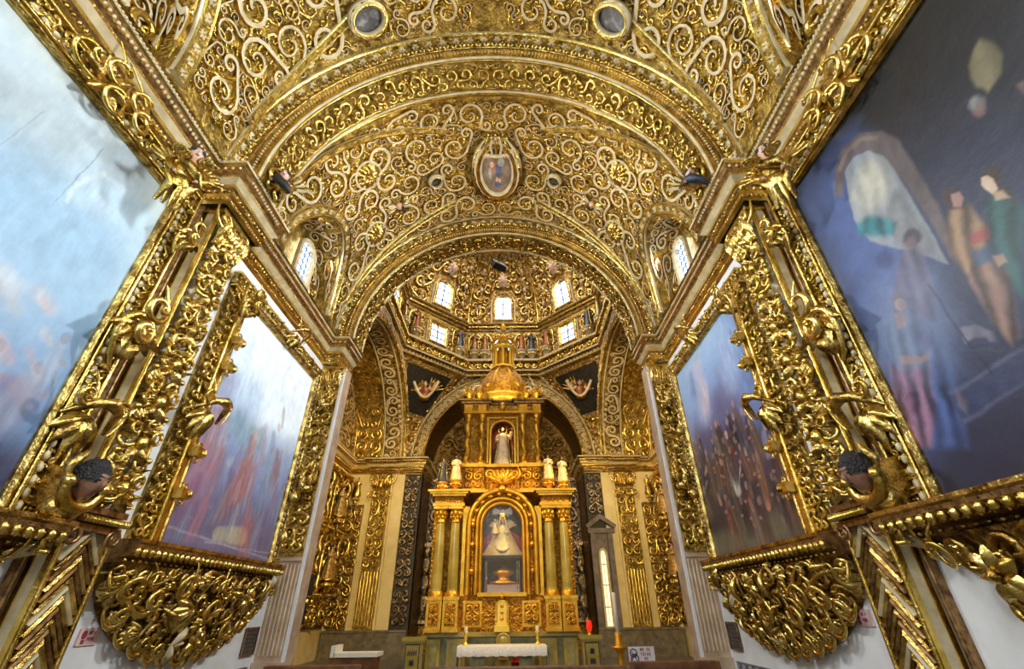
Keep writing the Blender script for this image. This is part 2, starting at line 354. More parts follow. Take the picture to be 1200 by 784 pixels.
    # dark oval rosettes on the soffit of the cornice
# ------------------------------------------------------------------ vaults
RW, RZ = 1.22, 1.78
def thmax(y, yc, rw=1.22, rz=1.78):
    q = np.clip(1 - ((y - yc) / rw) ** 2, 0, 1); zl = .02 + rz * np.sqrt(q); return np.where(q > 0, np.arccos(zl / RV), pi / 2)
def vault_bay(idx, y0, y1, yc, seed, medal):
    ys = np.unique(np.concatenate([np.linspace(y0, y1, 40), yc + RW * np.cos(np.linspace(0, pi, 31))])); ys = ys[(ys >= y0) & (ys <= y1)]
    mb = MB(); tm = thmax(ys, yc); u = np.linspace(-1, 1, 65); th = tm[:, None] * u
    v = np.stack([RV * np.sin(th), np.repeat(ys[:, None], 65, 1), ZS + RV * np.cos(th)], -1); mb.add(v.reshape(-1, 3), grid_faces(len(ys), 65), 0)
    for s in (-1, 1):   # little side vault over each window and its end wall
        sel = ys[(ys >= yc - RW) & (ys <= yc + RW)]; t2 = thmax(sel, yc); zl = ZS + RV * np.cos(t2)
        v = np.stack([np.stack([s * RV * np.sin(t2), sel, zl], -1), np.stack([s * np.full(len(sel), WX + .1), sel, zl], -1)], 1); mb.add(v.reshape(-1, 3), grid_faces(len(sel), 2), 0)
        v = np.stack([np.stack([s * np.full(len(sel), WX + .06), sel, zl], -1), np.stack([s * np.full(len(sel), WX + .06), sel, zl * 0 + ZS - .1], -1)], 1); mb.add(v.reshape(-1, 3), grid_faces(len(sel), 2), 0)
        v = A_([[s * WX, y0, ZS], [s * RV, y0, ZS], [s * WX, y1, ZS], [s * RV, y1, ZS], [s * WX * 1.02, y0, ZS - .02]]); mb.add(v, [[0, 1, 3, 2]], 0)
    root = struct('ceiling', mb, GOLDG)
    # cream and gold scrollwork in stucco
    f = fvault(); mb = MB(f)
    def ins(a, t):
        th = np.abs(a) / RV; tt = np.minimum(thmax(t - .2, yc), thmax(t + .2, yc)); tt = np.minimum(tt, thmax(t, yc))
        ok = (th < tt - .055) & (t > y0 + .42) & (t < y1 - .42)
        for (ma, mt, ra, rb) in medal: ok &= ((np.abs(a) - ma) / ra) ** 2 + ((t - mt) / rb) ** 2 > 1
        return ok
    Lm = RV * pi / 2
    field(mb, (-Lm, Lm, y0, y1), .05, .34, seed, 'ribbon', ins, 'a', w=.13, h=.07, m=(0, 1), leaves=.7, tries=2200, turns=1.3, n=18, steps=22, gap=.99)
    # fine gold filling between the scrolls
    field(mb, (-Lm, Lm, y0, y1), .05, .13, seed + 7, 'round', ins, 'a', w=.17, h=.03, m=(1, 1), leaves=.4, tries=2600, turns=1.1, n=8, steps=10)
    mb.build('scrollwork', [CREAM, GOLD], root)
    # flat strapwork bands studded with little stars
    mb = MB(f)
    def band(P, w, pitch, hh=.05):
        P = np.asarray(P, float); sweep(mb, P, [(-w, 0), (-w, hh), (-w * .8, hh * 1.3), (-w * .66, hh), (w * .66, hh), (w * .8, hh * 1.3), (w, hh), (w, 0)], 1, m=[0, 1, 1, 2, 1, 1, 0, 0], sm=False)
        d = np.r_[0, np.cumsum(np.hypot(*(P[1:, :2] - P[:-1, :2]).T))]; n = int(d[-1] / pitch)
        for q in np.linspace(pitch / 2, d[-1] - pitch / 2, max(n, 1)):
            rosette(mb, (np.interp(q, d, P[:, 0]), np.interp(q, d, P[:, 1]), hh), w * .55, .03, 6, 0, 1)
    sa = np.linspace(-Lm * .985, Lm * .985, 90)
    for yy in (y0 + .2, y1 - .2): band(np.c_[sa, np.full(90, yy), np.zeros(90)], .15, .3)
    for s in (-1, 1):
        ph = np.linspace(.02, pi - .02, 60); yy = yc - (RW + .15) * np.cos(ph); tt = thmax(yc - RW * np.cos(ph), yc) - .045 * np.sin(ph)
        band(np.c_[s * RV * tt, np.clip(yy, y0 + .05, y1 - .05), np.full(60, .0)], .13, .26, .07)
        for e in (-1, 1):   # diagonal straps from the corners to the crown
            ye = y0 + .42 if e < 0 else y1 - .42; q = np.linspace(0, 1, 30)
            band(np.c_[s * (5.8 * (1 - q) ** 1.0 + 1.25 * q), ye + (yc + e * (1.15) - ye) * q ** 2.0, np.full(30, .03)], .08, .22, .06)
    mb.build('strapwork_band', [CREAM, GOLD, GOLDG], root)
    # scrollwork around the windows
    for s in (-1, 1):
        mb = MB(fwall(s, WX + .06)); 
        def ins2(a, b): return (np.abs(b - ZS) < .02 + 1.72 * np.sqrt(np.clip(1 - ((a - yc) / 1.17) ** 2, 0, 1))) & ~((np.abs(a - yc) < .52) & (b > ZS + .3) & (b < ZS + 1.65))
        field(mb, (yc - RW, yc + RW, ZS, ZS + 1.8), .04, .2, seed + 20 + s, 'ribbon', ins2, None, w=.2, h=.07, m=(0, 1), leaves=.8, tries=500, n=14)
        for e in (-1, 1): volute(mb, (yc + e * .95, ZS + .55, .08), .26, pi / 2, e, rad=.22, m=1)
        def fr(v, s=s):
            y = v[:, 0]; zl = ZS + .02 + RZ * np.sqrt(np.clip(1 - ((y - yc) / RW) ** 2, 0, 1)); xg = np.sqrt(np.clip(RV ** 2 - (zl - ZS) ** 2, 0, None)); nz = (zl - ZS - .5) ; k = np.hypot(y - yc, nz + .6) + 1e-6
            x = xg + (WX + .06 - xg) * v[:, 1]; return np.stack([s * x, y - v[:, 2] * (y - yc) / k, zl - v[:, 2] * (nz + .6) / k], -1)
        mb.f = fr; field(mb, (yc - RW * .97, yc + RW * .97, .04, .97), .08, .2, seed + 25 + s, 'ribbon', None, 'a', w=.2, h=.06, m=(0, 1), leaves=1.2, tries=500, n=12)
        mb.build('window_scrollwork', [CREAM, GOLD], root)
    return root
vault_bay(1, YB1 - .05, YA2 + .05, 8.0, 11, [(0, 8.1, .80, 1.12), (1.75, 8.2, .26, .26), (3.0, 8.6, .25, .25)])
vault_bay(2, -2.4, YA1 + .05, 2.0, 31, [(2.6, 4.05, .52, .42), (0, 4.45, .4, .3)])
# windows in the side vaults
def window(idx, s, yc, w=.36, z0=8.36, z1=9.5):
    X = WX + .03
    arc = [(yc + w * cos(a), z1 - w + w * sin(a) * 1.0) for a in np.linspace(0, pi, 15)]
    out = [(yc + w, z0)] + arc + [(yc - w, z0)]
    f = fwall(s, X)
    mb = MB(f); P = [(a, b, .03) for a, b in out]
    path_bar(mb, P, [(-.05, 0), (-.05, .09), (0, .12), (.05, .09), (.05, 0)], 0, closed=True)
    for k in range(26):
        q = k / 25 * (len(P) - 1); i = min(int(q), len(P) - 2); c = A_(P[i]) + (A_(P[i + 1]) - A_(P[i])) * (q - i)
        ball(mb, c + A_([0, 0, .08]), .05, 6, 4, 0)
    fr = struct('window_%d' % idx, mb, CREAM)
    mb = MB(f); prism(mb, out, .0, .01); mb.build('pane', WINM, fr)
    mb = MB(f)
    for q in (-.5, 0, .5): box(mb, (yc + q * w - .018, z0, .01), (yc + q * w + .018, z1 - (.0 if q == 0 else .06), .035))
    for q in range(1, 6): box(mb, (yc - w, z0 + q * .19 - .015, .01), (yc + w, z0 + q * .19 + .015, .035))
    mb.build('glazing_bar', BLUE, fr)
k = 1
for yc in (8.2, 2.2):
    for s in (-1, 1): window(k, s, yc); k += 1

# ------------------------------------------------------------------ transverse arches
def transverse(idx, y0, y1, seed, m_orn, hh):
    mb = MB(); f = fvault(RA)
    a = np.linspace(-pi / 2, pi / 2, 91)
    def ring(r0, r1, ya, yb, m):
        v = np.stack([np.stack([r0 * np.sin(a), np.full(91, ya), ZS + r0 * np.cos(a)], -1), np.stack([r1 * np.sin(a), np.full(91, yb), ZS + r1 * np.cos(a)], -1)], 1)
        mb.add(v.reshape(-1, 3), grid_faces(91, 2), m)
    ring(RA, RA, y0, y1, 0); ring(RA, RA + .14, y0, y0, 1); ring(RA + .14, RA + .14, y0, y0 - .07, 1); ring(RA + .14, RA + .5, y0 - .07, y0 - .07, 2)
    ring(RA, RA + .6, y1, y1, 0)
    for s in (-1, 1):
        v = A_([[s * RA, y0, ZS], [s * (WX + .02), y0, ZS], [s * (WX + .02), y1, ZS], [s * RA, y1, ZS]]); mb.add(v, [[0, 1, 2, 3]], 0)
    root = struct('trim_%d' % idx, mb, [GOLDG, GOLD, BROWN])
    mb = MB(f); L = RA * pi / 2; sa = np.linspace(-L, L, 100)
    for yy, r, m in ((y0 + .03, .03, 0), (y0 + .09, .018, 1), (y1 - .03, .03, 0), (y1 - .09, .018, 1)):
        tube(mb, np.c_[sa, np.full(100, yy), np.full(100, .01)], r, 6, m)
    n = 170
    for q in np.linspace(-L, L, n): ball(mb, (q, y0 - .035, -.10), (.022, .03, .03), 5, 4, 0)
    for q in np.linspace(-L, L, 200): leaf(mb, (q, y0 - .07, -.22), pi / 2 * (1 if int(q * 99) % 2 else 1), .1, .03, .04, 0, 1)
    mb.build('edge_moulding', [CREAM, GOLD], root)
    mb = MB(f)
    field(mb, (-L, L, y0 + .13, y1 - .13), .04, .15, seed, 'round', None, 'a', w=.2, h=hh, m=(0, 1), leaves=1.3, tries=1500, turns=1.1, n=12, bumpy=hh * .5)
    mb.build('gilded_relief', m_orn, root)
    # the flowered band on the near face
    def fface(v): th = v[:, 0] / (RA + .3); q = RA + .3 + v[:, 1]; return np.stack([q * np.sin(th), y0 - .07 - v[:, 2], ZS + q * np.cos(th)], -1)
    mb = MB(fface); L2 = (RA + .3) * pi / 2
    for q in np.linspace(-L2, L2, 76): rosette(mb, (q, .02, .0), .085, .05, 6, 0, 1)
    for yy in (-.12, .14): tube(mb, np.c_[np.linspace(-L2, L2, 90), np.full(90, yy), np.full(90, .01)], .022, 6, 1)
    mb.build('flower_band', [GOLD, GOLDV], root)
    return root
transverse(3, YA1, YB1, 51, [GOLD, GOLDV], .10)
transverse(4, YA2, YB2, 52, [GOLDV, GOLD], .10)

# ------------------------------------------------------------------ pilasters of the nave
def big_pilaster(s, label):
    f = fwall(s); ya, yb, D = 5.10, 5.70, .30
    root = thing('pilaster', label, 'pilaster', (s * (WX - .2), (ya + yb) / 2, 0))
    mb = MB(f); box(mb, (ya, 0, 0), (yb, 7.32, D - .06), 0)
    for a in (ya, yb):
        sg = 1 if a == yb else -1
        box(mb, (a - .035, 0, D - .06), (a + .035, 7.3, D), 1); box(mb, (a - .03, 0, 0), (a + .03, 7.3, D - .06), 0); box(mb, (a - .045, 0, .08), (a + .045, 7.3, .13), 1)
        tube(mb, A_([(a, 0, D), (a, 7.3, D)]), .02, 6, 1, up=(1, 0, 0))
    mb.build('shaft', [CREAM, GOLD], root)
    mb = MB(f); am = (ya + yb) / 2
    for k in range(-6, 30):
        b = k * .095; w = .030 if k % 4 else .042; m = [0, 1, 0, 1, 0, 2][k % 6]
        p = [(ya + .05, b - .02, D - .05), (am, b + .30, D - .05), (yb - .05, b - .02, D - .05)]
        if b + .30 > 2.5 or b < -.0: continue
        path_bar(mb, p, A_([(-w, 0), (-w * .6, .05), (0, .075), (w * .6, .05), (w, 0)]), m)
    mb.build('chevron_panel', [GOLDV, BROWN, CREAM], root)
    mb = MB(f)
    for z, w, h in ((2.50, .06, .06), (2.58, .10, .12), (2.68, .07, .07)): box(mb, (ya - .03, z - .035, D - .05), (yb + .03, z + .035, D + h), 0)
    for q in np.linspace(ya, yb, 13): ball(mb, (q, 2.58, D + .12), (.03, .05, .04), 6, 4, 1)
    for e in (-1, 1): volute(mb, (am + e * .27, 2.42, D + .05), .1, -pi / 2, e, rad=.3)
    mb.build('ledge_moulding', [BROWN, GOLD], root)
    mb = MB(f)
    field(mb, (ya + .03, yb - .03, 2.75, 7.2), .05, .165, 61, 'round', None, 'a', w=.23, h=.20, m=(0, 1), leaves=1.6, tries=1500, turns=1.15, n=14, h0=D - .08, bumpy=.12, fixed=[(am + .02, z, .05) for z in np.arange(3, 7.1, .55)])
    rng = np.random.default_rng(5)
    for z in np.arange(2.95, 7.1, .55):
        ball(mb, (am, z, D + .1), (.075, .1, .09), 9, 6, 0); ball(mb, (am, z + .13, D + .08), (.05, .05, .06), 8, 5, 1)
        for e in (-1, 1):
            volute(mb, (am + e * .19, z + .12, D + .10), .095, pi / 2 + e * .2, e, rad=.26, lift=(.08, -.03)); leaf(mb, (am, z - .05, D + .04), -pi / 2 + e * .7, .26, .07, .1, .03, 1, .05)
            ball(mb, (am + e * .26, z - .16, D + .08), .045, 7, 5, 0)
            for j in range(4): leaf(mb, (am + e * .1, z + .2, D), e * j * .35 + (0 if e > 0 else pi), .2, .045, .09, .02, j % 2, .06)
    mb.build('grotesque_carving', [GOLD, GOLDV], root)
    mb = MB(f); z0 = 6.55   # capital
    for e in (-1, 1): volute(mb, (am + e * .27, 7.1, D + .08), .16, -pi / 2 * .6, e, rad=.22, lift=(.08, 0))
    for j in range(9): leaf(mb, (ya + .04 + j * .076, 6.75, D + .02), pi / 2, .34, .05, .1, .05, j % 2, .12)
    for j in range(8): leaf(mb, (ya + .08 + j * .076, 6.6, D), pi / 2, .3, .05, .1, .03, (j + 1) % 2, .1)
    box(mb, (ya - .08, 7.2, 0), (yb + .08, 7.3, D + .12), 0)
    mb.build('capital', [GOLD, GOLDV], root)
    # narrow gilt strips on either side
    mb = MB(f)
    for a, w in ((5.0, .025), (5.80, .02)):
        box(mb, (a - w, 0, 0), (a + w, 7.3, .08), 0); tube(mb, A_([(a, 0, .08), (a, 7.3, .08)]), .025, 6, 0, up=(1, 0, 0))
    mb.build('side_strip', BROWN, root)
    return root
big_pilaster(-1, 'gilded pilaster with zigzag lower panel on the left wall between the two paintings')
big_pilaster(1, 'gilded pilaster with zigzag lower panel on the right wall between the two paintings')
PFL = mat('pinkish_gilt_fluting', (.50, .34, .20), (.70, .54, .36), .35, .4, 3, 20, .2, .01)
def arch_pilaster(s, label):
    Y0, Y1, XF = 10.62, 11.14, 4.08
    f = lambda v: np.stack([s * v[:, 0], Y0 - v[:, 2], v[:, 1]], -1)
    root = thing('pilaster', label, 'pilaster', (s * 4.36, (Y0 + Y1) / 2, 0))
    mb = MB(); box(mb, (s * XF, Y0, 0), (s * (WX - .001), Y1, 7.32), 0); box(mb, (s * (XF - .02), Y0 - .02, .5), (s * (XF + .035), Y0 + .05, 7.3), 1)
    mb.build('shaft', [PFL, WHITE], root)
    mb = MB(f)
    for j in range(6): tube(mb, A_([(4.17 + j * .082, .95, .0), (4.17 + j * .082, 2.55, .0)]), .03, 8, 0, up=(1, 0, 0))
    box(mb, (4.12, 2.6, 0), (4.63, 2.66, .05), 0); box(mb, (4.03, .60, 0), (4.64, .85, .08), 0); box(mb, (4.0, .5, 0), (4.64, .6, .12), 0)
    mb.build('fluting', PFL, root)
    mb = MB(f); am = 4.39
    box(mb, (4.14, 2.7, 0), (4.62, 7.2, .02), 1)
    field(mb, (4.15, 4.62, 2.7, 7.2), .04, .12, 63, 'round', None, 'a', w=.24, h=.12, m=(0, 1), leaves=1.5, tries=900, turns=1.1, n=10, h0=.02, bumpy=.06)
    for z in np.arange(2.9, 7, .7):
        ball(mb, (am, z, .1), (.07, .11, .07), 7, 5, 0)
        for e in (-1, 1): volute(mb, (am + e * .14, z + .12, .09), .09, pi / 2, e, rad=.2)
    mb.build('relief_carving', [GOLD, GOLDV], root)
    mb = MB(f)
    for e in (-1, 1): volute(mb, (am + e * .2, 7.05, .08), .14, -pi / 2 * .6, e, rad=.2, lift=(.06, 0))
    for j in range(8): leaf(mb, (4.14 + j * .068, 6.7, 0), pi / 2, .36, .05, .1, .05, j % 2, .12)
    box(mb, (4.05, 7.2, 0), (WX, 7.3, .1), 0)
    mb.build('capital', [GOLD, GOLDV], root)
arch_pilaster(-1, 'fluted and gilded pilaster carrying the far arch on the left side')
arch_pilaster(1, 'fluted and gilded pilaster carrying the far arch on the right side')
PAINT = {
'RB': [] and [(4.08,6.07,4.23,3.88,0.55,0.75,0.086,0.125,0.264,1), (4.14,6.29,4.05,5.3,0.35,0.35,0.066,0.112,0.277,1), (3.99,4.27,4.0,3.85,0.4,0.35,0.198,0.238,0.33,1), (4.03,3.13,3.58,2.54,0.5,0.5,0.066,0.059,0.106,1), (3.23,3.43,3.29,3.0,0.35,0.35,0.033,0.053,0.112,0.6), (3.91,5.7,3.56,6.25,0.07,0.07,0.172,0.139,0.132,0.3), (3.56,6.25,3.19,6.34,0.07,0.07,0.172,0.139,0.132,0.3), (3.19,6.34,2.92,6.06,0.07,0.07,0.185,0.152,0.139,0.3), (2.92,6.06,2.84,5.52,0.07,0.07,0.172,0.139,0.132,0.3), (2.84,5.52,2.9,4.62,0.07,0.09,0.145,0.119,0.119,0.3), (3.41,5.83,3.23,5.83,0.14,0.15,0.238,0.264,0.29,0.3), (3.26,5.72,3.39,4.82,0.17,0.3,0.251,0.251,0.231,0.25), (3.21,5.95,3.39,5.32,0.1,0.1,0.396,0.383,0.317,0.6), (3.13,5.62,3.22,5.32,0.07,0.05,0.409,0.396,0.33,0.6), (3.29,5.47,3.39,5.17,0.12,0.08,0.297,0.29,0.251,0.8), (3.6,5.3,3.39,5.11,0.1,0.12,0.033,0.198,0.224,0.5), (3.41,5.28,3.49,5.1,0.08,0.08,0.04,0.238,0.264,0.5), (3.29,4.9,3.36,4.79,0.135,0.16,0.053,0.042,0.063,0.6), (3.45,4.76,3.63,4.4,0.195,0.304,0.143,0.106,0.127,0.6), (3.62,4.85,3.64,4.81,0.08,0.08,0.066,0.092,0.198,0.6), (2.75,4.94,2.76,4.88,0.05,0.05,0.066,0.04,0.033,0.4), (2.88,4.63,2.88,4.25,0.18,0.256,0.222,0.158,0.095,0.6), (2.92,4.18,3.06,3.5,0.165,0.16,0.201,0.137,0.095,0.6), (2.87,4.33,2.8,4.18,0.06,0.06,0.079,0.119,0.172,0.3), (2.4,4.78,2.4,4.7,0.05,0.05,0.106,0.066,0.033,0.5), (2.49,4.6,2.52,4.28,0.15,0.256,0.026,0.09,0.079,0.6), (2.54,4.3,2.77,3.88,0.24,0.32,0.026,0.063,0.069,0.6), (2.22,5.33,2.22,5.26,0.05,0.05,0.277,0.172,0.145,0.4), (2.2,5.41,2.2,5.37,0.04,0.03,0.297,0.297,0.277,0.5), (1.98,5.83,2.02,5.48,0.11,0.14,0.198,0.165,0.106,0.15), (1.93,5.21,1.97,5.1,0.06,0.08,0.224,0.185,0.132,0.2), (3.71,4.46,3.7,4.41,0.05,0.045,0.231,0.145,0.079,0.4), (3.81,4.2,3.89,3.99,0.15,0.24,0.148,0.19,0.211,0.6), (3.69,3.92,3.73,3.61,0.18,0.224,0.084,0.074,0.148,0.6), (4.09,3.8,4.11,3.42,0.05,0.06,0.238,0.106,0.158,0.4), (4.1,3.61,4.16,3.01,0.15,0.208,0.201,0.106,0.148,0.6), (4.2,3.19,4.29,2.72,0.07,0.09,0.224,0.106,0.158,0.5), (3.65,3.66,3.8,3.05,0.18,0.288,0.063,0.095,0.201,0.6), (3.79,3.21,3.98,2.64,0.18,0.24,0.069,0.095,0.18,0.6), (3.98,3.28,4.08,2.98,0.04,0.04,0.277,0.251,0.264,0.8), (3.33,3.79,3.27,3.68,0.035,0.03,0.277,0.277,0.304,0.3), (3.27,3.68,3.15,3.63,0.04,0.03,0.238,0.238,0.277,0.3), (3.19,3.62,3.2,3.54,0.02,0.02,0.238,0.238,0.277,0.4), (3.46,3.26,3.11,3.29,0.07,0.07,0.106,0.119,0.198,0.3), (3.56,3.03,3.27,3.03,0.05,0.06,0.119,0.132,0.211,0.3), (3.33,4.65,3.33,3.66,0.012,0.012,0.033,0.026,0.04,0.3), (2.76,4.84,2.78,4.75,0.06,0.055,0.298,0.174,0.136,0.25), (2.83,4.45,2.73,4.42,0.055,0.05,0.31,0.087,0.087,0.3), (2.47,4.79,2.49,4.71,0.055,0.05,0.446,0.341,0.236,0.25), (3.72,4.39,3.74,4.31,0.055,0.05,0.409,0.298,0.248,0.3), (3.64,4.04,3.65,3.97,0.045,0.045,0.298,0.198,0.186,0.4)],
'LB': [(2.2,7.06,3.19,6.99,0.32,0.38,0.42,0.43,0.36,1), (2.48,5.97,2.86,5.97,0.4,0.4,0.33,0.37,0.36,1), (3.02,5.24,3.82,5.31,0.6,0.5,0.22,0.37,0.5,1), (4.09,3.06,4.39,2.99,0.35,0.3,0.06,0.05,0.1,1), (4.25,2.79,4.39,2.7,0.3,0.3,0.03,0.03,0.06,1), (2.99,6.48,3.69,6.66,0.3,0.25,0.36,0.43,0.46,1), (3.59,5.9,4.13,6.19,0.22,0.18,0.42,0.56,0.64,1), (3.39,5.6,3.37,5.86,0.03,0.03,0.55,0.62,0.64,0.8), (3.37,5.86,3.52,6.23,0.03,0.035,0.58,0.64,0.66,0.8), (3.52,6.23,3.83,6.3,0.035,0.03,0.55,0.62,0.64,0.8), (3.6,5.99,3.76,5.95,0.14,0.12,0.44,0.56,0.62,1), (3.35,4.48,3.45,4.45,0.12,0.12,0.48,0.5,0.5,0.9), (3.48,4.37,3.58,4.28,0.09,0.08,0.42,0.44,0.46,0.9), (3.71,4.54,3.87,4.49,0.1,0.08,0.45,0.45,0.48,0.9), (3.76,4.5,3.85,4.45,0.05,0.05,0.52,0.42,0.4,0.8), (3.92,3.99,4.13,3.8,0.05,0.05,0.42,0.36,0.42,0.8), (3.94,4.23,4.07,4.16,0.06,0.05,0.46,0.48,0.5,0.8), (4.27,3.97,4.29,3.83,0.05,0.05,0.3,0.4,0.52,0.8), (3.92,3.61,4.23,3.56,0.1,0.16,0.3,0.15,0.24,0.8), (3.88,3.41,4.14,3.25,0.2,0.2,0.12,0.16,0.3,1), (4.4,3.44,4.38,3.82,0.3,0.2,0.16,0.28,0.44,1), (3.3,5.5,3.37,6.48,0.008,0.008,0.2,0.28,0.33,0.3), (2.66,5.54,2.72,6.21,0.006,0.006,0.25,0.3,0.33,0.3), (3.62,3.96,3.81,3.83,0.06,0.06,0.5,0.36,0.38,0.8)],  # pale blue strokes put window glare into the canvas colour
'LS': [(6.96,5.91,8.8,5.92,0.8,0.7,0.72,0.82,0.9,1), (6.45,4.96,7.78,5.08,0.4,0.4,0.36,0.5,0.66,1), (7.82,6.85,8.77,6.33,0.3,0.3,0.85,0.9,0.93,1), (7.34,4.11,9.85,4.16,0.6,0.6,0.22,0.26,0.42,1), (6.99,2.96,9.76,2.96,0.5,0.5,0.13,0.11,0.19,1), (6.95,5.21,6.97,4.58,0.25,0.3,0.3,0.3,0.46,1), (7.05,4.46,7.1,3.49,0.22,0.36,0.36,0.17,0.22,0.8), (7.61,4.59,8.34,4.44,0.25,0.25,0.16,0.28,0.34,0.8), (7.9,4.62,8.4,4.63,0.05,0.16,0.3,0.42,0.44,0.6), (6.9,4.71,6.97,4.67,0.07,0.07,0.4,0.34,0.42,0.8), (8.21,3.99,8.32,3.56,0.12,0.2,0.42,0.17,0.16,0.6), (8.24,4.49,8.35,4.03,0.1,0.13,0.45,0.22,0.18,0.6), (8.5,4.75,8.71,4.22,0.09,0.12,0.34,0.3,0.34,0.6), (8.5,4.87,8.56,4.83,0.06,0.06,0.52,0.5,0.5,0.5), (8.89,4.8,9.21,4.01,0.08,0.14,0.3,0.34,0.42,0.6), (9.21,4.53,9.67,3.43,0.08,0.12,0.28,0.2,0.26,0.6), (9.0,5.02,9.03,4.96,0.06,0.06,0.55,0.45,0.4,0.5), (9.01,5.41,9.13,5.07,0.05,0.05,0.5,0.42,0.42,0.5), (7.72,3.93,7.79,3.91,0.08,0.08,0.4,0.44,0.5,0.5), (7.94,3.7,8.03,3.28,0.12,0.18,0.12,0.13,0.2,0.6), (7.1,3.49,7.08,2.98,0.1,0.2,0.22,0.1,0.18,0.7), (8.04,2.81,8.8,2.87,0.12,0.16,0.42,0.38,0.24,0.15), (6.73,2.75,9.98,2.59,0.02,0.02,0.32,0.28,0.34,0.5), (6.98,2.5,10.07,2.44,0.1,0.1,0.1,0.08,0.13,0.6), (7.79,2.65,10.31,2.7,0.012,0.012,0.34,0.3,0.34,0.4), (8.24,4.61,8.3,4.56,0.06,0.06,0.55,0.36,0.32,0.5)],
'RS': [(6.9,6.36,6.79,5.38,0.4,0.5,0.18,0.32,0.6,1), (6.96,5.13,6.78,4.42,0.4,0.4,0.16,0.24,0.46,1), (7.3,6.04,7.51,5.41,0.35,0.3,0.36,0.46,0.66,1), (9.53,4.74,6.36,3.47,0.3,0.4,0.09,0.07,0.11,1), (9.92,3.74,6.43,3.01,0.5,0.6,0.045,0.035,0.045,1), (8.73,6.23,8.92,5.29,0.2,0.25,0.5,0.44,0.52,1), (8.67,5.68,8.79,5.34,0.16,0.15,0.62,0.5,0.52,0.8), (9.14,6.22,9.22,5.83,0.1,0.15,0.16,0.2,0.42,1), (7.07,6.09,7.08,6.01,0.05,0.05,0.14,0.26,0.42,0.8), (10.07,2.75,6.83,2.74,0.2,0.25,0.16,0.14,0.09,0.6), (8.46,2.78,7.99,2.76,0.1,0.14,0.07,0.06,0.06,0.5), (8.25,4.19,8.29,4.01,0.09,0.08,0.48,0.06,0.06,0.4), (8.51,4.16,8.58,3.61,0.02,0.02,0.6,0.52,0.42,0.3), (8.42,3.86,8.4,3.54,0.1,0.14,0.6,0.54,0.44,0.3), (7.96,4.0,8.36,3.49,0.02,0.02,0.6,0.52,0.42,0.3), (8.41,3.7,8.28,3.61,0.03,0.03,0.3,0.22,0.18,0.4), (7.35,4.26,7.35,4.21,0.045,0.045,0.4,0.3,0.34,0.4), (7.37,3.97,7.45,3.66,0.05,0.08,0.36,0.2,0.16,0.5), (7.03,4.08,7.11,3.82,0.08,0.1,0.26,0.24,0.34,0.5), (6.76,3.84,6.96,3.37,0.09,0.1,0.32,0.17,0.14,0.5), (9.53,4.74,9.53,4.59,0.05,0.05,0.3,0.2,0.2,0.5), (8.82,4.69,8.82,4.62,0.045,0.045,0.3,0.22,0.24,0.5), (9.25,3.6,9.23,3.43,0.04,0.06,0.4,0.2,0.16,0.4), (9.04,3.27,8.97,3.13,0.03,0.03,0.4,0.26,0.22,0.4), (7.54,3.38,7.55,3.08,0.03,0.09,0.56,0.22,0.12,0.3), (6.87,3.22,7.01,2.88,0.02,0.02,0.4,0.34,0.32,0.3), (6.32,3.7,6.63,3.05,0.08,0.12,0.22,0.14,0.15,0.6), (9.0,3.08,9.06,2.86,0.07,0.05,0.28,0.1,0.08,0.5), (7.15,3.16,7.24,2.8,0.05,0.05,0.26,0.16,0.14,0.5), (7.5,4.71,7.51,4.65,0.04,0.04,0.36,0.26,0.34,0.5), (9.36,4.23,9.4,3.8,0.07,0.09,0.18,0.1,0.09,0.5), (7.87,3.6,8.03,3.2,0.05,0.07,0.16,0.12,0.14,0.5), (8.27,4.53,8.27,4.47,0.055,0.055,0.55,0.36,0.3,0.3), (7.75,4.06,7.75,4.0,0.05,0.05,0.55,0.4,0.34,0.3), (6.93,4.23,6.94,4.17,0.055,0.055,0.52,0.36,0.32,0.3), (6.7,4.1,6.69,4.04,0.05,0.05,0.5,0.34,0.3,0.4)],
}
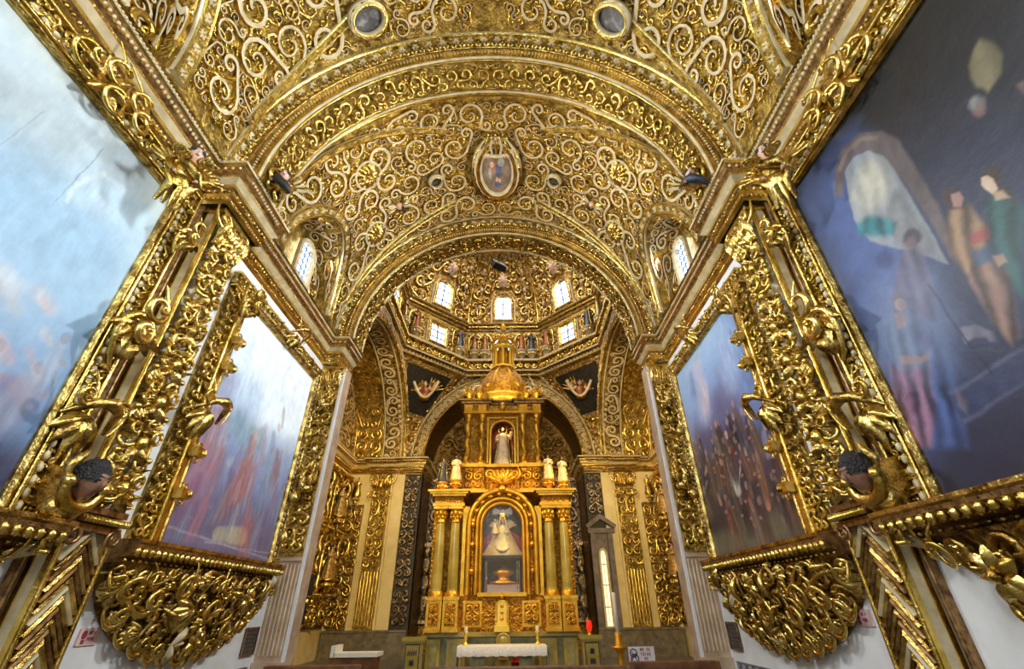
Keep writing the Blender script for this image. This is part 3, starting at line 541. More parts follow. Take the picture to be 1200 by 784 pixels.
POLY = [([(4.27,6.78),(3.27,6.5),(3.28,4.82),(3.88,3.34),(4.41,3.05),(4.38,4.27),(4.37,5.47)],(0.085,0.13,0.3),0.35,0,0.8), ([(4.24,4.49),(3.57,4.61),(3.52,4.01),(3.85,3.69),(4.23,3.82)],(0.18,0.22,0.33),0.3,0,0.7), ([(2.52,6.26),(2.09,5.06),(1.75,5.61),(1.98,6.56)],(0.012,0.012,0.012),0.4,0,0.6), ([(3.58,6.27),(3.4,6.3),(3.21,6.16),(3.12,5.95),(3.11,5.68),(3.2,4.44),(3.44,4.81),(3.77,5.25),(3.81,5.66)],(0.24,0.26,0.27),0.02,0.1,0.9), ([(3.46,6.11),(3.24,6.08),(3.19,5.86),(3.25,5.56),(3.43,5.49),(3.67,5.56),(3.68,5.86)],(0.4,0.38,0.31),0.12,0.2,0.9), ([(3.44,5.99),(3.27,5.96),(3.32,5.73),(3.49,5.69)],(0.5,0.48,0.38),0.06,0,0.7), ([(3.22,5.52),(3.19,5.21),(3.21,4.48),(3.49,4.92),(3.51,5.35)],(0.17,0.17,0.17),0.04,0.1,0.8), ([(3.88,6.14),(3.7,6.42),(3.47,6.53),(3.2,6.45),(2.99,6.21),(2.91,5.87),(2.95,5.46),(3.02,4.65),(3.14,4.43),(3.11,5.68),(3.12,5.95),(3.21,6.16),(3.4,6.3),(3.58,6.27),(3.76,6.01)],(0.12,0.095,0.09),0.03,0.1,0.9), ([(3.66,6.37),(3.45,6.47),(3.21,6.4),(3.03,6.19),(3.07,6.17),(3.23,6.34),(3.43,6.4),(3.63,6.31)],(0.2,0.15,0.13),0.015,0,0.8), ([(3.81,5.57),(3.63,5.54),(3.5,5.38),(3.4,5.19),(3.5,5.1),(3.68,5.23),(3.83,5.42)],(0.02,0.15,0.17),0.05,0.6,0.9), ([(3.64,4.87),(3.69,4.84),(3.76,4.85),(3.82,4.91),(3.83,5.0),(3.79,5.06),(3.72,5.06),(3.66,5.02),(3.62,4.94)],(0.05,0.06,0.14),0.05,0,0.8), ([(3.47,4.91),(3.34,4.77),(3.43,4.36),(3.58,4.06),(4.01,4.34),(3.75,4.68)],(0.13,0.1,0.13),0.05,0.5,0.85), ([(3.27,4.84),(3.32,4.81),(3.38,4.82),(3.43,4.88),(3.44,4.95),(3.4,5.01),(3.34,5.02),(3.28,4.98),(3.26,4.91)],(0.05,0.04,0.06),0.03,0,0.9), ([(3.34,4.84),(3.36,4.83),(3.4,4.83),(3.43,4.87),(3.43,4.91),(3.41,4.94),(3.38,4.95),(3.34,4.92),(3.33,4.88)],(0.16,0.1,0.1),0.03,0,0.8), ([(3.75,3.96),(3.7,3.62),(3.97,2.91),(4.29,3.01),(4.02,3.52)],(0.05,0.08,0.2),0.07,0.7,0.85), ([(4.27,3.95),(3.91,3.72),(4.02,3.4),(4.29,3.01),(4.56,3.09),(4.44,3.58)],(0.22,0.11,0.16),0.05,0.9,0.85), ([(3.99,4.4),(3.78,4.28),(3.67,3.98),(3.9,3.69),(4.22,3.85),(4.2,4.16)],(0.13,0.17,0.24),0.05,0.6,0.85), ([(4.12,3.96),(3.92,3.82),(3.84,3.83),(3.87,3.76),(3.97,3.76),(4.16,3.88)],(0.34,0.21,0.15),0.02,0.1,0.9), ([(3.94,4.38),(3.83,4.33),(3.88,4.18),(3.99,4.22)],(0.34,0.21,0.15),0.02,0.1,0.8), ([(3.74,4.42),(3.79,4.38),(3.85,4.39),(3.9,4.44),(3.92,4.51),(3.88,4.56),(3.82,4.58),(3.76,4.54),(3.73,4.48)],(0.16,0.1,0.06),0.03,0,0.8), ([(3.76,4.37),(3.8,4.34),(3.85,4.35),(3.89,4.39),(3.9,4.44),(3.87,4.49),(3.82,4.5),(3.77,4.47),(3.75,4.42)],(0.36,0.25,0.2),0.02,0,0.9), ([(3.79,4.19),(3.7,4.1),(3.73,3.88),(3.87,3.83),(3.86,4.03)],(0.09,0.08,0.15),0.04,0.5,0.8), ([(2.66,4.7),(2.49,4.65),(2.51,4.4),(2.88,3.81),(2.92,3.96),(2.86,4.35)],(0.025,0.075,0.07),0.05,0.6,0.9), ([(3.09,4.29),(2.88,4.23),(2.86,4.03),(3.07,3.55),(3.16,3.51),(3.18,3.76),(3.14,4.18)],(0.19,0.115,0.085),0.04,0.9,0.9), ([(2.93,4.87),(2.78,4.78),(2.78,4.48),(2.9,4.32),(3.12,4.26),(3.14,4.51),(3.04,4.74)],(0.23,0.14,0.075),0.04,0.7,0.9), ([(2.99,4.41),(2.81,4.32),(2.83,4.16),(3.03,4.26)],(0.05,0.08,0.12),0.03,0.5,0.9), ([(2.93,4.55),(2.78,4.49),(2.81,4.38),(2.95,4.44)],(0.26,0.06,0.06),0.025,0.4,0.9), ([(2.87,4.24),(2.8,4.2),(2.81,4.12),(2.89,4.13)],(0.34,0.21,0.15),0.02,0.2,0.9), ([(2.5,4.74),(2.48,4.63),(2.52,4.54),(2.56,4.62)],(0.05,0.03,0.02),0.03,0,0.8), ([(2.45,4.76),(2.48,4.74),(2.53,4.75),(2.57,4.81),(2.57,4.88),(2.54,4.92),(2.49,4.93),(2.45,4.89),(2.43,4.82)],(0.045,0.025,0.015),0.03,0,0.9), ([(2.58,4.89),(2.53,4.87),(2.51,4.8),(2.53,4.7),(2.58,4.69),(2.6,4.76),(2.61,4.83)],(0.5,0.36,0.25),0.012,0,0.95), ([(2.57,4.71),(2.52,4.66),(2.52,4.58),(2.6,4.63)],(0.4,0.28,0.18),0.02,0,0.9), ([(2.78,4.88),(2.83,4.84),(2.89,4.86),(2.93,4.92),(2.93,5.01),(2.89,5.07),(2.83,5.07),(2.78,5.03),(2.76,4.95)],(0.05,0.03,0.025),0.03,0,0.9), ([(2.84,4.99),(2.77,4.95),(2.77,4.86),(2.83,4.81),(2.88,4.87)],(0.3,0.17,0.14),0.015,0,0.95), ([(2.22,5.4),(2.25,5.38),(2.29,5.4),(2.31,5.45),(2.31,5.52),(2.28,5.56),(2.24,5.56),(2.21,5.52),(2.2,5.46)],(0.17,0.17,0.16),0.03,0.2,0.8), ([(2.24,5.35),(2.27,5.33),(2.3,5.34),(2.32,5.38),(2.32,5.44),(2.29,5.47),(2.26,5.47),(2.24,5.44),(2.23,5.39)],(0.17,0.1,0.09),0.03,0,0.8), ([(1.92,5.95),(1.91,5.78),(1.92,5.61),(2.0,5.5),(2.15,5.47),(2.17,5.61),(2.11,5.83)],(0.17,0.145,0.08),0.03,0.2,0.85), ([(2.0,5.31),(1.95,5.29),(2.01,5.2)],(0.2,0.13,0.1),0.03,0,0.8), ([(3.43,3.86),(3.32,3.82),(3.27,3.74),(3.22,3.68),(3.24,3.59),(3.29,3.62),(3.3,3.67),(3.38,3.72),(3.47,3.71),(3.45,3.79)],(0.16,0.15,0.19),0.02,0.3,0.8), ([(3.85,3.39),(3.11,3.45),(3.25,3.23),(3.88,3.14)],(0.035,0.045,0.1),0.04,0.1,0.85), ([(3.85,3.41),(3.09,3.47),(3.11,3.44),(3.83,3.37)],(0.1,0.11,0.18),0.02,0,0.7), ([(3.88,3.14),(3.25,3.23),(3.27,3.2),(3.88,3.1)],(0.09,0.1,0.17),0.02,0,0.7), ([(3.48,4.4),(3.46,4.38),(3.42,3.38),(3.44,3.38)],(0.02,0.02,0.04),0.01,0,0.8), ([(3.77,3.41),(3.73,3.28),(3.81,3.17),(3.84,3.27)],(0.15,0.12,0.15),0.03,0.3,0.7), ([(3.97,4.78),(3.41,4.63),(3.47,3.98),(3.75,3.64),(4.14,3.71),(4.25,4.19)],(0.2,0.25,0.38),0.35,0,0.38)]  # broad soft blue shapes are window glare painted over the scene

def vnoise(x, y, sc, seed):
    rng = np.random.default_rng(seed); G = rng.random((64, 64)); o = 0; amp = 1; tot = 0
    for k in range(4):
        u, v = x * sc, y * sc; i, j = np.floor(u).astype(int), np.floor(v).astype(int); fu, fv = u - i, v - j; fu = fu * fu * (3 - 2 * fu); fv = fv * fv * (3 - 2 * fv)
        g = lambda a, b: G[(i + a) % 64, (j + b) % 64]
        o = o + amp * ((g(0, 0) * (1 - fu) + g(1, 0) * fu) * (1 - fv) + (g(0, 1) * (1 - fu) + g(1, 1) * fu) * fv); tot += amp; amp *= .5; sc *= 2.1
    return o / tot
def paint_canvas(name, s, a0, a1, b0, b1, stops, strokes, parent, n, seed, cut=None, X=4.55, crowd=None, polys=None):
    na, nb = n; a = np.linspace(a0, a1, na); b = np.linspace(b0, b1, nb); AA, BB = np.meshgrid(a, b, indexing='ij')
    z = (BB - b0) / (b1 - b0) + .25 * (vnoise(AA, BB, 1.1, seed) - .5)
    col = np.stack([np.interp(z, [q[0] for q in stops], [q[1][k] for q in stops]) for k in range(3)], -1)
    wa = AA + .05 * (vnoise(AA, BB, 4, seed + 1) - .5); wb = BB + .05 * (vnoise(AA, BB, 4, seed + 2) - .5)
    for (x1, y1, x2, y2, r1, r2, cr, cg, cb, soft) in strokes:
        dx, dy = x2 - x1, y2 - y1; L2 = dx * dx + dy * dy + 1e-9; t = np.clip(((wa - x1) * dx + (wb - y1) * dy) / L2, 0, 1)
        soft = min(soft * 1.6 + .25, 1.5); d = np.hypot(wa - x1 - t * dx, wb - y1 - t * dy) / (r1 + (r2 - r1) * t)
        k = np.clip((1 + soft * .5 - d) / (soft + .05), 0, 1); k = k * k * (3 - 2 * k) * (.78 if soft < .9 else .7) * (.7 + .5 * vnoise(AA, BB * .6, 9, seed + 6)).clip(0, 1)
        sh = 1 + .6 * (vnoise(AA * 2.2, BB * .7, 6, seed + 5) - .5)
        col = col * (1 - k[..., None]) + A_([cr, cg, cb]) * sh[..., None] * k[..., None]
    for pts, pc, soft, fold, alpha in (polys or ()):
        pp = A_(pts); lo, hi = pp.min(0) - soft - .05, pp.max(0) + soft + .05; sel = (wa > lo[0]) & (wa < hi[0]) & (wb > lo[1]) & (wb < hi[1])
        if not sel.any(): continue
        A2, B2 = wa[sel], wb[sel]; dmin = np.full(A2.shape, 9.); ins = np.zeros(A2.shape, bool)
        for (xa, ya), (xb, yb) in zip(pp, np.roll(pp, -1, 0)):
            ex, ey = xb - xa, yb - ya; t = np.clip(((A2 - xa) * ex + (B2 - ya) * ey) / (ex * ex + ey * ey + 1e-9), 0, 1); dmin = np.minimum(dmin, np.hypot(A2 - xa - t * ex, B2 - ya - t * ey))
            cr = (ya > B2) != (yb > B2); ins ^= cr & (A2 < (xb - xa) * (B2 - ya) / (yb - ya + 1e-12) + xa)
        sd = np.where(ins, -dmin, dmin); k = np.clip(.5 - sd / (2 * soft), 0, 1); k = k * k * (3 - 2 * k) * alpha
        sh = 1 + fold * .75 * np.sin((A2 * 1.0 + .35 * B2) * 34 + 5 * vnoise(A2, B2, 2.3, seed + 31)) * (.4 + vnoise(A2, B2, 3, seed + 33)) + .5 * (vnoise(A2, B2, 5, seed + 32) - .5) + (.35 * (A2 - pp[:, 0].mean()) / (np.ptp(pp[:, 0]) + .05) if soft < .1 else 0)
        cc = col[sel]; col[sel] = cc * (1 - k[:, None]) + A_(pc) * np.clip(sh, .25, 2)[:, None] * k[:, None]
    if crowd:
        rg = np.random.default_rng(seed + 50); (ca0, ca1, cb0, cb1), pal, nn, op = crowd
        for _ in range(nn):
            x = rg.uniform(ca0, ca1); y = rg.uniform(cb0, cb1); hgt = rg.uniform(.45, .75); wd = hgt * rg.uniform(.16, .26); ln = rg.uniform(-.12, .12); c1 = A_(pal[rg.integers(len(pal))]) * rg.uniform(.6, 1.2)
            sel = (np.abs(wa - x) < .6) & (wb < y + .2) & (wb > y - hgt * 1.2); A2, B2 = wa[sel], wb[sel]
            q = np.clip((y - B2) / hgt, 0, 1); d = np.abs(A2 - x - ln * q) / (wd * (.45 + .75 * q ** .6)); kk = np.clip((1.25 - d) / .5, 0, 1) * np.clip((y - B2 + .03) * 20, 0, 1) * np.clip((1.1 - (y - B2) / hgt) * 3, 0, 1) * op
            fold = 1 + .5 * np.sin((A2 - x - ln * q) / wd * 6 + x * 9) * q + .35 * (1 - d); cc = col[sel]; cc = cc * (1 - kk[:, None]) + c1 * fold[:, None] * kk[:, None]
            kh = np.clip((1.2 - np.hypot((A2 - x) / .055, (B2 - y - .06) / .07)) / .4, 0, 1) * op; cc = cc * (1 - kh[:, None]) + A_([.36, .22, .16]) * rg.uniform(.5, 1.1) * (1 + .4 * (A2 - x) / .055)[:, None] * kh[:, None]
            ka = np.clip((1.2 - np.hypot((A2 - x - wd) / .05, (B2 - y + .18) / .03)) / .4, 0, 1) * op; cc = cc * (1 - ka[:, None]) + A_([.34, .2, .15]) * ka[:, None]; col[sel] = cc
    col *= (1 + .22 * (vnoise(AA, BB, 7, seed + 3) - .5) + .1 * (vnoise(AA * 6, BB, 9, seed + 4) - .5))[..., None]
    mb = MB(); w = .012 * vnoise(AA, BB, 1.4, seed + 9)
    mb.add(np.stack([s * (X - w), AA, BB], -1).reshape(-1, 3), grid_faces(na, nb), 0)
    o = mb.build(name, CANV, parent)
    at = o.data.color_attributes.new('Col', 'FLOAT_COLOR', 'POINT')
    c4 = np.concatenate([np.clip(col, 0, 1).reshape(-1, 3), np.ones((na * nb, 1))], 1).astype(np.float32); at.data.foreach_set('color', c4.ravel())
    return o
def frame_rail(mb, a0, a1, b0, b1, vert, lipside, seed, rmax, D0=.04, D=.20):
    """carved rail between plan limits; vert: runs along b"""
    box(mb, (a0, b0, 0), (a1, b1, D), 1)
    field(mb, (a0 + .03, a1 - .03, b0 + .02, b1 - .02), .035, rmax, seed, 'round', None, 'a' if vert else 'b', w=.26, h=.10, m=(0, 2), leaves=1.4, tries=900, turns=1.15, n=11, h0=D - .01, bumpy=.05)
def framed(kind, s, label):
    f = fwall(s); big = kind == 'B'; X0 = 4.45
    if big: a0, a1, b0, b1 = -1.6, 4.45, 2.50, 6.85; wn, wf = .4, .36
    else: a0, a1, b0, b1 = 6.68, 9.97, 2.48, 6.62; wn, wf = .44, .30
    root = thing('framed_painting', label, 'painting', (s * 4.6, (a0 + a1) / 2, b0))
    key = ('L' if s < 0 else 'R') + kind
    st = {'RB': [(0, (.03, .026, .045)), (.3, (.03, .035, .07)), (.6, (.026, .03, .05)), (.8, (.013, .012, .013)), (1, (.007, .008, .007))],  # pale and hazy blues carry painted window glare besides sky
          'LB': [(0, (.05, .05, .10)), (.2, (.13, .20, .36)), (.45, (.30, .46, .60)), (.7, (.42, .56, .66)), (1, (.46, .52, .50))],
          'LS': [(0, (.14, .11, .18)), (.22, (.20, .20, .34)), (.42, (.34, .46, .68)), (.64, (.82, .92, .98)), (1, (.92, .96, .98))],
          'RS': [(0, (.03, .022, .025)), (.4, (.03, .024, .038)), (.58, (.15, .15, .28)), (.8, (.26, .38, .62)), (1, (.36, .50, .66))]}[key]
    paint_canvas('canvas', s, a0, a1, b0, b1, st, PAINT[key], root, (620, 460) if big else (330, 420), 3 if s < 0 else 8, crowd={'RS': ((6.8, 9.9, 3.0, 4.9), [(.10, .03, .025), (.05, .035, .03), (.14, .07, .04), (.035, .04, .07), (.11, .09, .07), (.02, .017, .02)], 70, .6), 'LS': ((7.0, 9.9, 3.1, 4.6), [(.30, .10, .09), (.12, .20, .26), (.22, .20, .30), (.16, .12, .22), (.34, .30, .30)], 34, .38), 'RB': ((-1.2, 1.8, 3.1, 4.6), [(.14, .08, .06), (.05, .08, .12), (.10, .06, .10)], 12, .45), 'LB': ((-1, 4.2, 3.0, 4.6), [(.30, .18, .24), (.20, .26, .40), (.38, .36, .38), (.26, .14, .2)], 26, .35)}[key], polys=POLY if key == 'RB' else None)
    FD = .19 if big else .16
    # gilt lip round the canvas
    mb = MB(f); rect = A_([(a0, b0, .09), (a1, b0, .09), (a1, b1, .09), (a0, b1, .09)])
    path_bar(mb, rect, A_([(.035, 0), (.035, .06), (.012, .10), (-.012, .10), (-.035, .05), (-.035, 0)]), 0, closed=True)
    mb.build('inner_lip', GOLDV, root)
    mb = MB(f)
    if big:
        frame_rail(mb, a1 + .04, a1 + .31, b0, b1 + .1, True, 0, 71, .13, D=.12)
        frame_rail(mb, a0, a1 + .31, b1 + .04, b1 + .33, False, 0, 72, .12, D=.12)
    else:
        frame_rail(mb, a0 - wn, a0 - .10, b0, b1 + .2, True, 0, 73, .15, D=.03)
        frame_rail(mb, a1 + .05, a1 + wf, b0, b1 + .2, True, 0, 74, .11, D=.10)
        frame_rail(mb, a0 - wn, a1 + wf, b1 + .07, b1 + .33, False, 0, 75, .11, D=.10)
    mb.build('carved_rail', [GOLD, GOLDG, GOLDV], root)
    mb = MB(f)
    if big:
        for aa, m in ((a1 + .05, 0), (a1 + .33, 0)): box(mb, (aa - .02, b0, 0), (aa + .02, b1 + .38, FD - .02), m); tube(mb, A_([(aa, b0, FD), (aa, b1 + .36, FD)]), .025, 6, m, up=(1, 0, 0))
        for bb in (b1 + .05, b1 + .36): box(mb, (a0, bb - .02, 0), (a1 + .34, bb + .02, FD - .02), 0); tube(mb, A_([(a0, bb, FD), (a1 + .34, bb, FD)]), .025, 6, 0)
        for q in np.arange(b0 + .1, b1, .125): ball(mb, (a1 + .115, q, FD + .0), (.033, .055, .033), 7, 5, 1)
        for q in np.arange(.2, a1, .125): ball(mb, (q, b1 + .115, FD + .0), (.055, .033, .033), 7, 5, 1)
    else:
        box(mb, (a0 - .13, b0, 0), (a0 - .02, b1 + .1, .17), 0)
        for aa, m in ((a0 - .13, 0), (a1 + .06, 0), (a1 + wf, 0)): box(mb, (aa - .03, b0, 0), (aa + .03, b1 + .33, FD - .02), m); tube(mb, A_([(aa, b0, FD - .02), (aa, b1 + .3, FD - .02)]), .025, 6, m, up=(1, 0, 0))
        for bb in (b1 + .07, b1 + .34): box(mb, (a0 - wn, bb - .03, 0), (a1 + wf, bb + .03, FD - .02), 0)
        for q in np.arange(b0 + .1, b1 + .2, .11): ball(mb, (a1 + .11, q, FD - .0), (.03, .045, .03), 6, 5, 1)
        for q in np.arange(a0, a1, .11): ball(mb, (q, b1 + .13, FD - .0), (.045, .03, .03), 6, 5, 1)
    mb.build('bead_moulding', [GOLD, CREAM], root)
    # heavy carved curls that break over the rails
    def curl(c, sz, kind2):
        mb = MB(f)
        if kind2 == 'S':      # double curl
            volute(mb, (c[0] + sz * .1, c[1] + sz * .9, .42), sz * .62, pi / 2, 1, rad=.24, lift=(.16, 0), tail=2.2); volute(mb, (c[0] - sz * .1, c[1] - sz * .3, .40), sz * .72, -pi / 2, 1, rad=.25, lift=(.18, -.05), tail=2.4)
            for j in range(6): leaf(mb, (c[0], c[1] + sz * .2, .30), -pi / 2 - 1 + j * .4, sz * 1.5, sz * .3, .12, .05, 1, .06)
            ball(mb, (c[0], c[1] - sz * 1.2, .38), (sz * .3, sz * .42, .16), 10, 7, 1)
        elif kind2 == 'X':    # tangle of open curls
            for e, q, z in ((1, .9, .5), (-1, -.2, .6), (1, -1.1, -.1), (-1, 1.2, -.3), (1, .2, -.6)): volute(mb, (c[0] + q * sz, c[1] + z * sz * .8, .3), sz * .5, e * 1.2 + q, e, rad=.17, lift=(.2, -.06), tail=3, flip=e)
            for j in range(6): leaf(mb, (c[0], c[1], .2), j * 1.05, sz * 1.1, sz * .2, .1, .05, 1, .05)
        else:                 # acanthus leaf with a hooked tip
            for e in (-1, 1): volute(mb, (c[0] + e * sz * .75, c[1] + sz * .5, .40), sz * .36, pi / 2, -e, rad=.22, lift=(.1, 0), tail=2.6)
            for j in range(5): leaf(mb, (c[0], c[1] + sz * .1, .2), -pi / 2 + (j - 2) * .42, sz * (1.5 - .2 * abs(j - 2)), sz * .22, .13, .06, j % 2, -.05)
            sweep(mb, A_([(c[0] - sz * .9, c[1] - .05, .3), (c[0] - sz * .4, c[1] + sz * .35, .5), (c[0], c[1] + sz * .45, .55), (c[0] + sz * .5, c[1] + sz * .3, .5), (c[0] + sz * .95, c[1] - .1, .3)]), circ(1, 9), A_([.04, .1, .14, .1, .04]) * sz * 1.7, m=1)
        mb.build('carved_curl', [GOLD, GOLDV], root)
    if big:
        curl((a1 + .18, 4.75), .30, 'S'); curl((a1 + .20, 3.55), .32, 'A'); curl((2.9, b1 + .2), .34, 'X'); curl((1.2, b1 + .2), .34, 'S')
        curl((a1 + .2, 6.3), .18, 'S')
    else:
        curl((a0 - .22, 4.35), .32, 'A'); curl((a1 + .17, 4.3), .24, 'S'); curl((8.3, b1 + .25), .26, 'A'); curl((a0 - .24, 6.4), .2, 'S'); curl((a1 + .17, 6.2), .16, 'S')
        for z in (3.15, 3.75, 5.2, 5.7):
            mb = MB(f); box(mb, (a0 - .14, z - .07, .2), (a0 + .05, z + .07, .33), 0)
            for e in (-1, 1): volute(mb, (a0 - .05, z + e * .10, .28), .06, 0, e, rad=.3)
            ball(mb, (a0 + .03, z, .32), (.05, .07, .05), 8, 5, 1); mb.build('clasp', [GOLD, GOLDV], root)
        for z in (3.0, 3.8, 5.2):
            mb = MB(f); ball(mb, (a1 + .05, z, .28), (.08, .12, .09), 9, 6, 0)
            for e in (-1, 1): volute(mb, (a1 + .08, z + e * .13, .27), .06, 0, e, rad=.3)
            mb.build('clasp', [GOLD, GOLDV], root)
framed('B', -1, 'big painting with pale blue glare painted in, in a carved gilt frame on the left wall')
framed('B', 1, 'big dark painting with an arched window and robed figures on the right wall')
framed('S', -1, 'tall painting with blue and white glare painted in, in a gilt frame farther along the left wall')
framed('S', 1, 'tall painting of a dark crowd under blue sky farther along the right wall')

# ------------------------------------------------------------------ carved consoles under the paintings
def console(s, a0, a1, zt, bot, depth, seed, label, big):
    f0 = fwall(s); am = (a0 + a1) / 2; hw = (a1 - a0) / 2
    def bulge(a, b):
        zb = bot(a); q = np.clip((b - zb) / (zt - zb + 1e-6), 0, 1); return depth * q ** .7 * np.sqrt(np.clip(1 - ((a - am) / hw) ** 2 * .75, .05, 1))
    def f(v): v = v.copy(); v[:, 2] += bulge(v[:, 0], v[:, 1]); return f0(v)
    root = thing('carved_console', label, 'console', (s * 4.5, am, zt - .6))
    mb = MB(f0); D = depth + .12
    prof = A_([(0, 0), (D * .55, 0), (D * .6, .05), (D * .8, .08), (D, .16), (D, .2), (D + .03, .22), (D + .03, .26), (0, .26)])
    A0, A1 = a0 - .0, a1 + .0
    v = np.stack([np.stack([np.full(len(prof), A), zt + prof[:, 1], prof[:, 0]], -1) for A in (A0, A1)], 0)
    mb.add(v.reshape(-1, 3), grid_faces(2, len(prof)), np.array([0, 1, 1, 0, 1, 0, 0, 0]), False)
    for e in (0, 1):
        c = np.concatenate([v[e], [[A0 if e == 0 else A1, zt + .13, D * .3]]]); k = len(prof); mb.add(c, [[i, (i + 1) % k, k] for i in range(k)], 1, False)
    n = int((A1 - A0) / .12)
    for i in range(n):
        a = A0 + (i + .5) * (A1 - A0) / n; ball(mb, (a, zt + .125, D * .92), (.045, .062, .05), 7, 5, 2); tube(mb, A_([(a + .06, zt + .07, D * .84), (a + .06, zt + .19, D)]), .014, 5, 0, up=(1, 0, 0))
        ball(mb, (a, zt + .03, D * .66), (.03, .025, .03), 5, 4, 0)
    mb.build('ledge', [GOLDV, BROWN, GOLD], root)
    mb = MB(f); aa = np.linspace(a0 + .03, a1 - .03, 40); t = np.linspace(0, 1, 16)
    v = np.stack([np.repeat(aa[:, None], 16, 1), bot(aa)[:, None] + (zt - bot(aa))[:, None] * t, np.zeros((40, 16)) + .01], -1); mb.add(v.reshape(-1, 3), grid_faces(40, 16), 0)
    mb.build('backing', GOLDD, root)
    mb = MB(f)
    def ins(a, b): return (a > a0 + .02) & (a < a1 - .02) & (b < zt) & (b > bot(a) - .02)
    zmin = float(bot(np.linspace(a0, a1, 50)).min())
    B = (a0, a1, zmin - .05, zt)
    sc = 1.2 if big else 1.
    field(mb, B, .05 * sc, .13 * sc, seed, 'round', ins, None, w=.24, h=.10 * sc, m=(1, 0), leaves=1.5, tries=1400, turns=1.15, n=12, bumpy=.06)
    mb.build('lower_carving', [GOLD, GOLDV], root)
    rng = np.random.default_rng(seed + 3)
    C, _ = pack(B, .10 * sc, .21 * sc, rng, ins, None, 900, 10, gap=.95)
    mb = MB(f)
    for j, (x, y, r) in enumerate(C):
        mb = MB(f); an = rng.random() * 2 * pi; k = j % 5; z = .16 * sc + rng.random() * .08
        if k in (0, 2): volute(mb, (x, y, z), r * .75, an, 1 if k else -1, rad=.27, lift=(.12, -.08), tail=2.2, m=0)
        elif k == 1:
            for i in range(6): leaf(mb, (x, y, z * .6), an + (i - 2.5) * .38, r * 1.6, r * .3, .09 * sc, .05, 2 if rng.random() < (.5 if big else .16) else i % 2, -.04)
        elif k == 3:
            sweep(mb, np.c_[x + r * np.linspace(-1, 1, 12) * cos(an), y + r * np.linspace(-1, 1, 12) * sin(an), z + .12 * np.sin(np.linspace(0, pi, 12))], circ(1, 7), r * .26 * np.sin(np.linspace(.25, pi - .15, 12)), m=j % 2)
        else: rosette(mb, (x, y, z), r * .9, .07 * sc, 7, 0, 1)
        mb.build(('carved_scroll', 'leaf_cluster', 'carved_scroll', 'carved_pod', 'rosette')[k], [GOLD, GOLDV, CREAM], root)
    mb = MB(f)
    for q in np.linspace(a0 + .1, a1 - .1, 14 if not big else 9):    # lobes that finish the lower edge
        z = float(bot(A_([q]))[0]); d = 1 if q > am else -1
        mb = MB(f); volute(mb, (q, z + .06, .12), .12 * sc, -pi / 2 - d * .6, d, rad=.28, lift=(.1, 0)); leaf(mb, (q, z + .12, .05), -pi / 2 - d * .3, .24 * sc, .07 * sc, .1, .02, 2 if big else 1, .04)
        mb.build('edge_curl', [GOLD, GOLDV, CREAM], root)
def bsmall(a): x = np.abs((np.asarray(a, float) - 8.05) / 2.05); return 2.25 - 1.15 * np.clip(1 - x ** 2.1, 0, 1) ** .55
for s, l in ((-1, 'left'), (1, 'right')):
    console(s, 6.0, 10.12, 2.22, bsmall, .30, 81 + s, 'carved gilt console under the tall painting on the %s wall' % l, False)
def bbig(a): x = np.clip((4.85 - np.asarray(a, float)) / 2.9, 0, 1.99); x = np.where(x > 1, 2 - x, x); return 2.3 - 1.5 * np.clip(1 - (1 - x) ** 1.9, 0, 1) ** .9
for s, l in ((-1, 'left'), (1, 'right')):
    console(s, -.9, 4.92, 2.24, bbig, .40, 91 + s, 'scrolling console with cream leaves under the big painting on the %s wall' % l, True)

# ------------------------------------------------------------------ figures
def place(loc, sc=1., yaw=0., tilt=0., mirror=1):
    ca, sa = cos(yaw), sin(yaw); ct, st = cos(tilt), sin(tilt)
    Rz = A_([[ca, -sa, 0], [sa, ca, 0], [0, 0, 1]]); Rx = A_([[1, 0, 0], [0, ct, -st], [0, st, ct]]); M = Rz @ Rx @ np.diag([mirror, 1, 1])
    return lambda v: (np.asarray(v) * sc) @ M.T + A_(loc)
def hand(mb, c, d, r, m):
    """palm with five bent fingers pointing along d"""
    d = unit(A_(d, float)); sd = unit(np.cross(d, [0, 0, 1.01])); up = np.cross(sd, d); c = A_(c, float)
    ball(mb, c + d * r * .8, (r * .8, r * .8, r * .8), 7, 5, m)
    for i, L in enumerate((.9, 1.15, 1.2, 1.0)):
        b = c + d * r * 1.2 + sd * (i - 1.5) * r * .42; tube(mb, A_([b, b + d * r * L * .6, b + d * r * L - up * r * .45]), [r * .22, r * .2, r * .13], 5, m, up=(.1, .2, 1))
    b = c + d * r * .6 + sd * r * .7; tube(mb, A_([b, b + sd * r * .5 + d * r * .4, b + sd * r * .5 + d * r * .9]), [r * .24, r * .22, r * .14], 5, m, up=(.1, .2, 1))
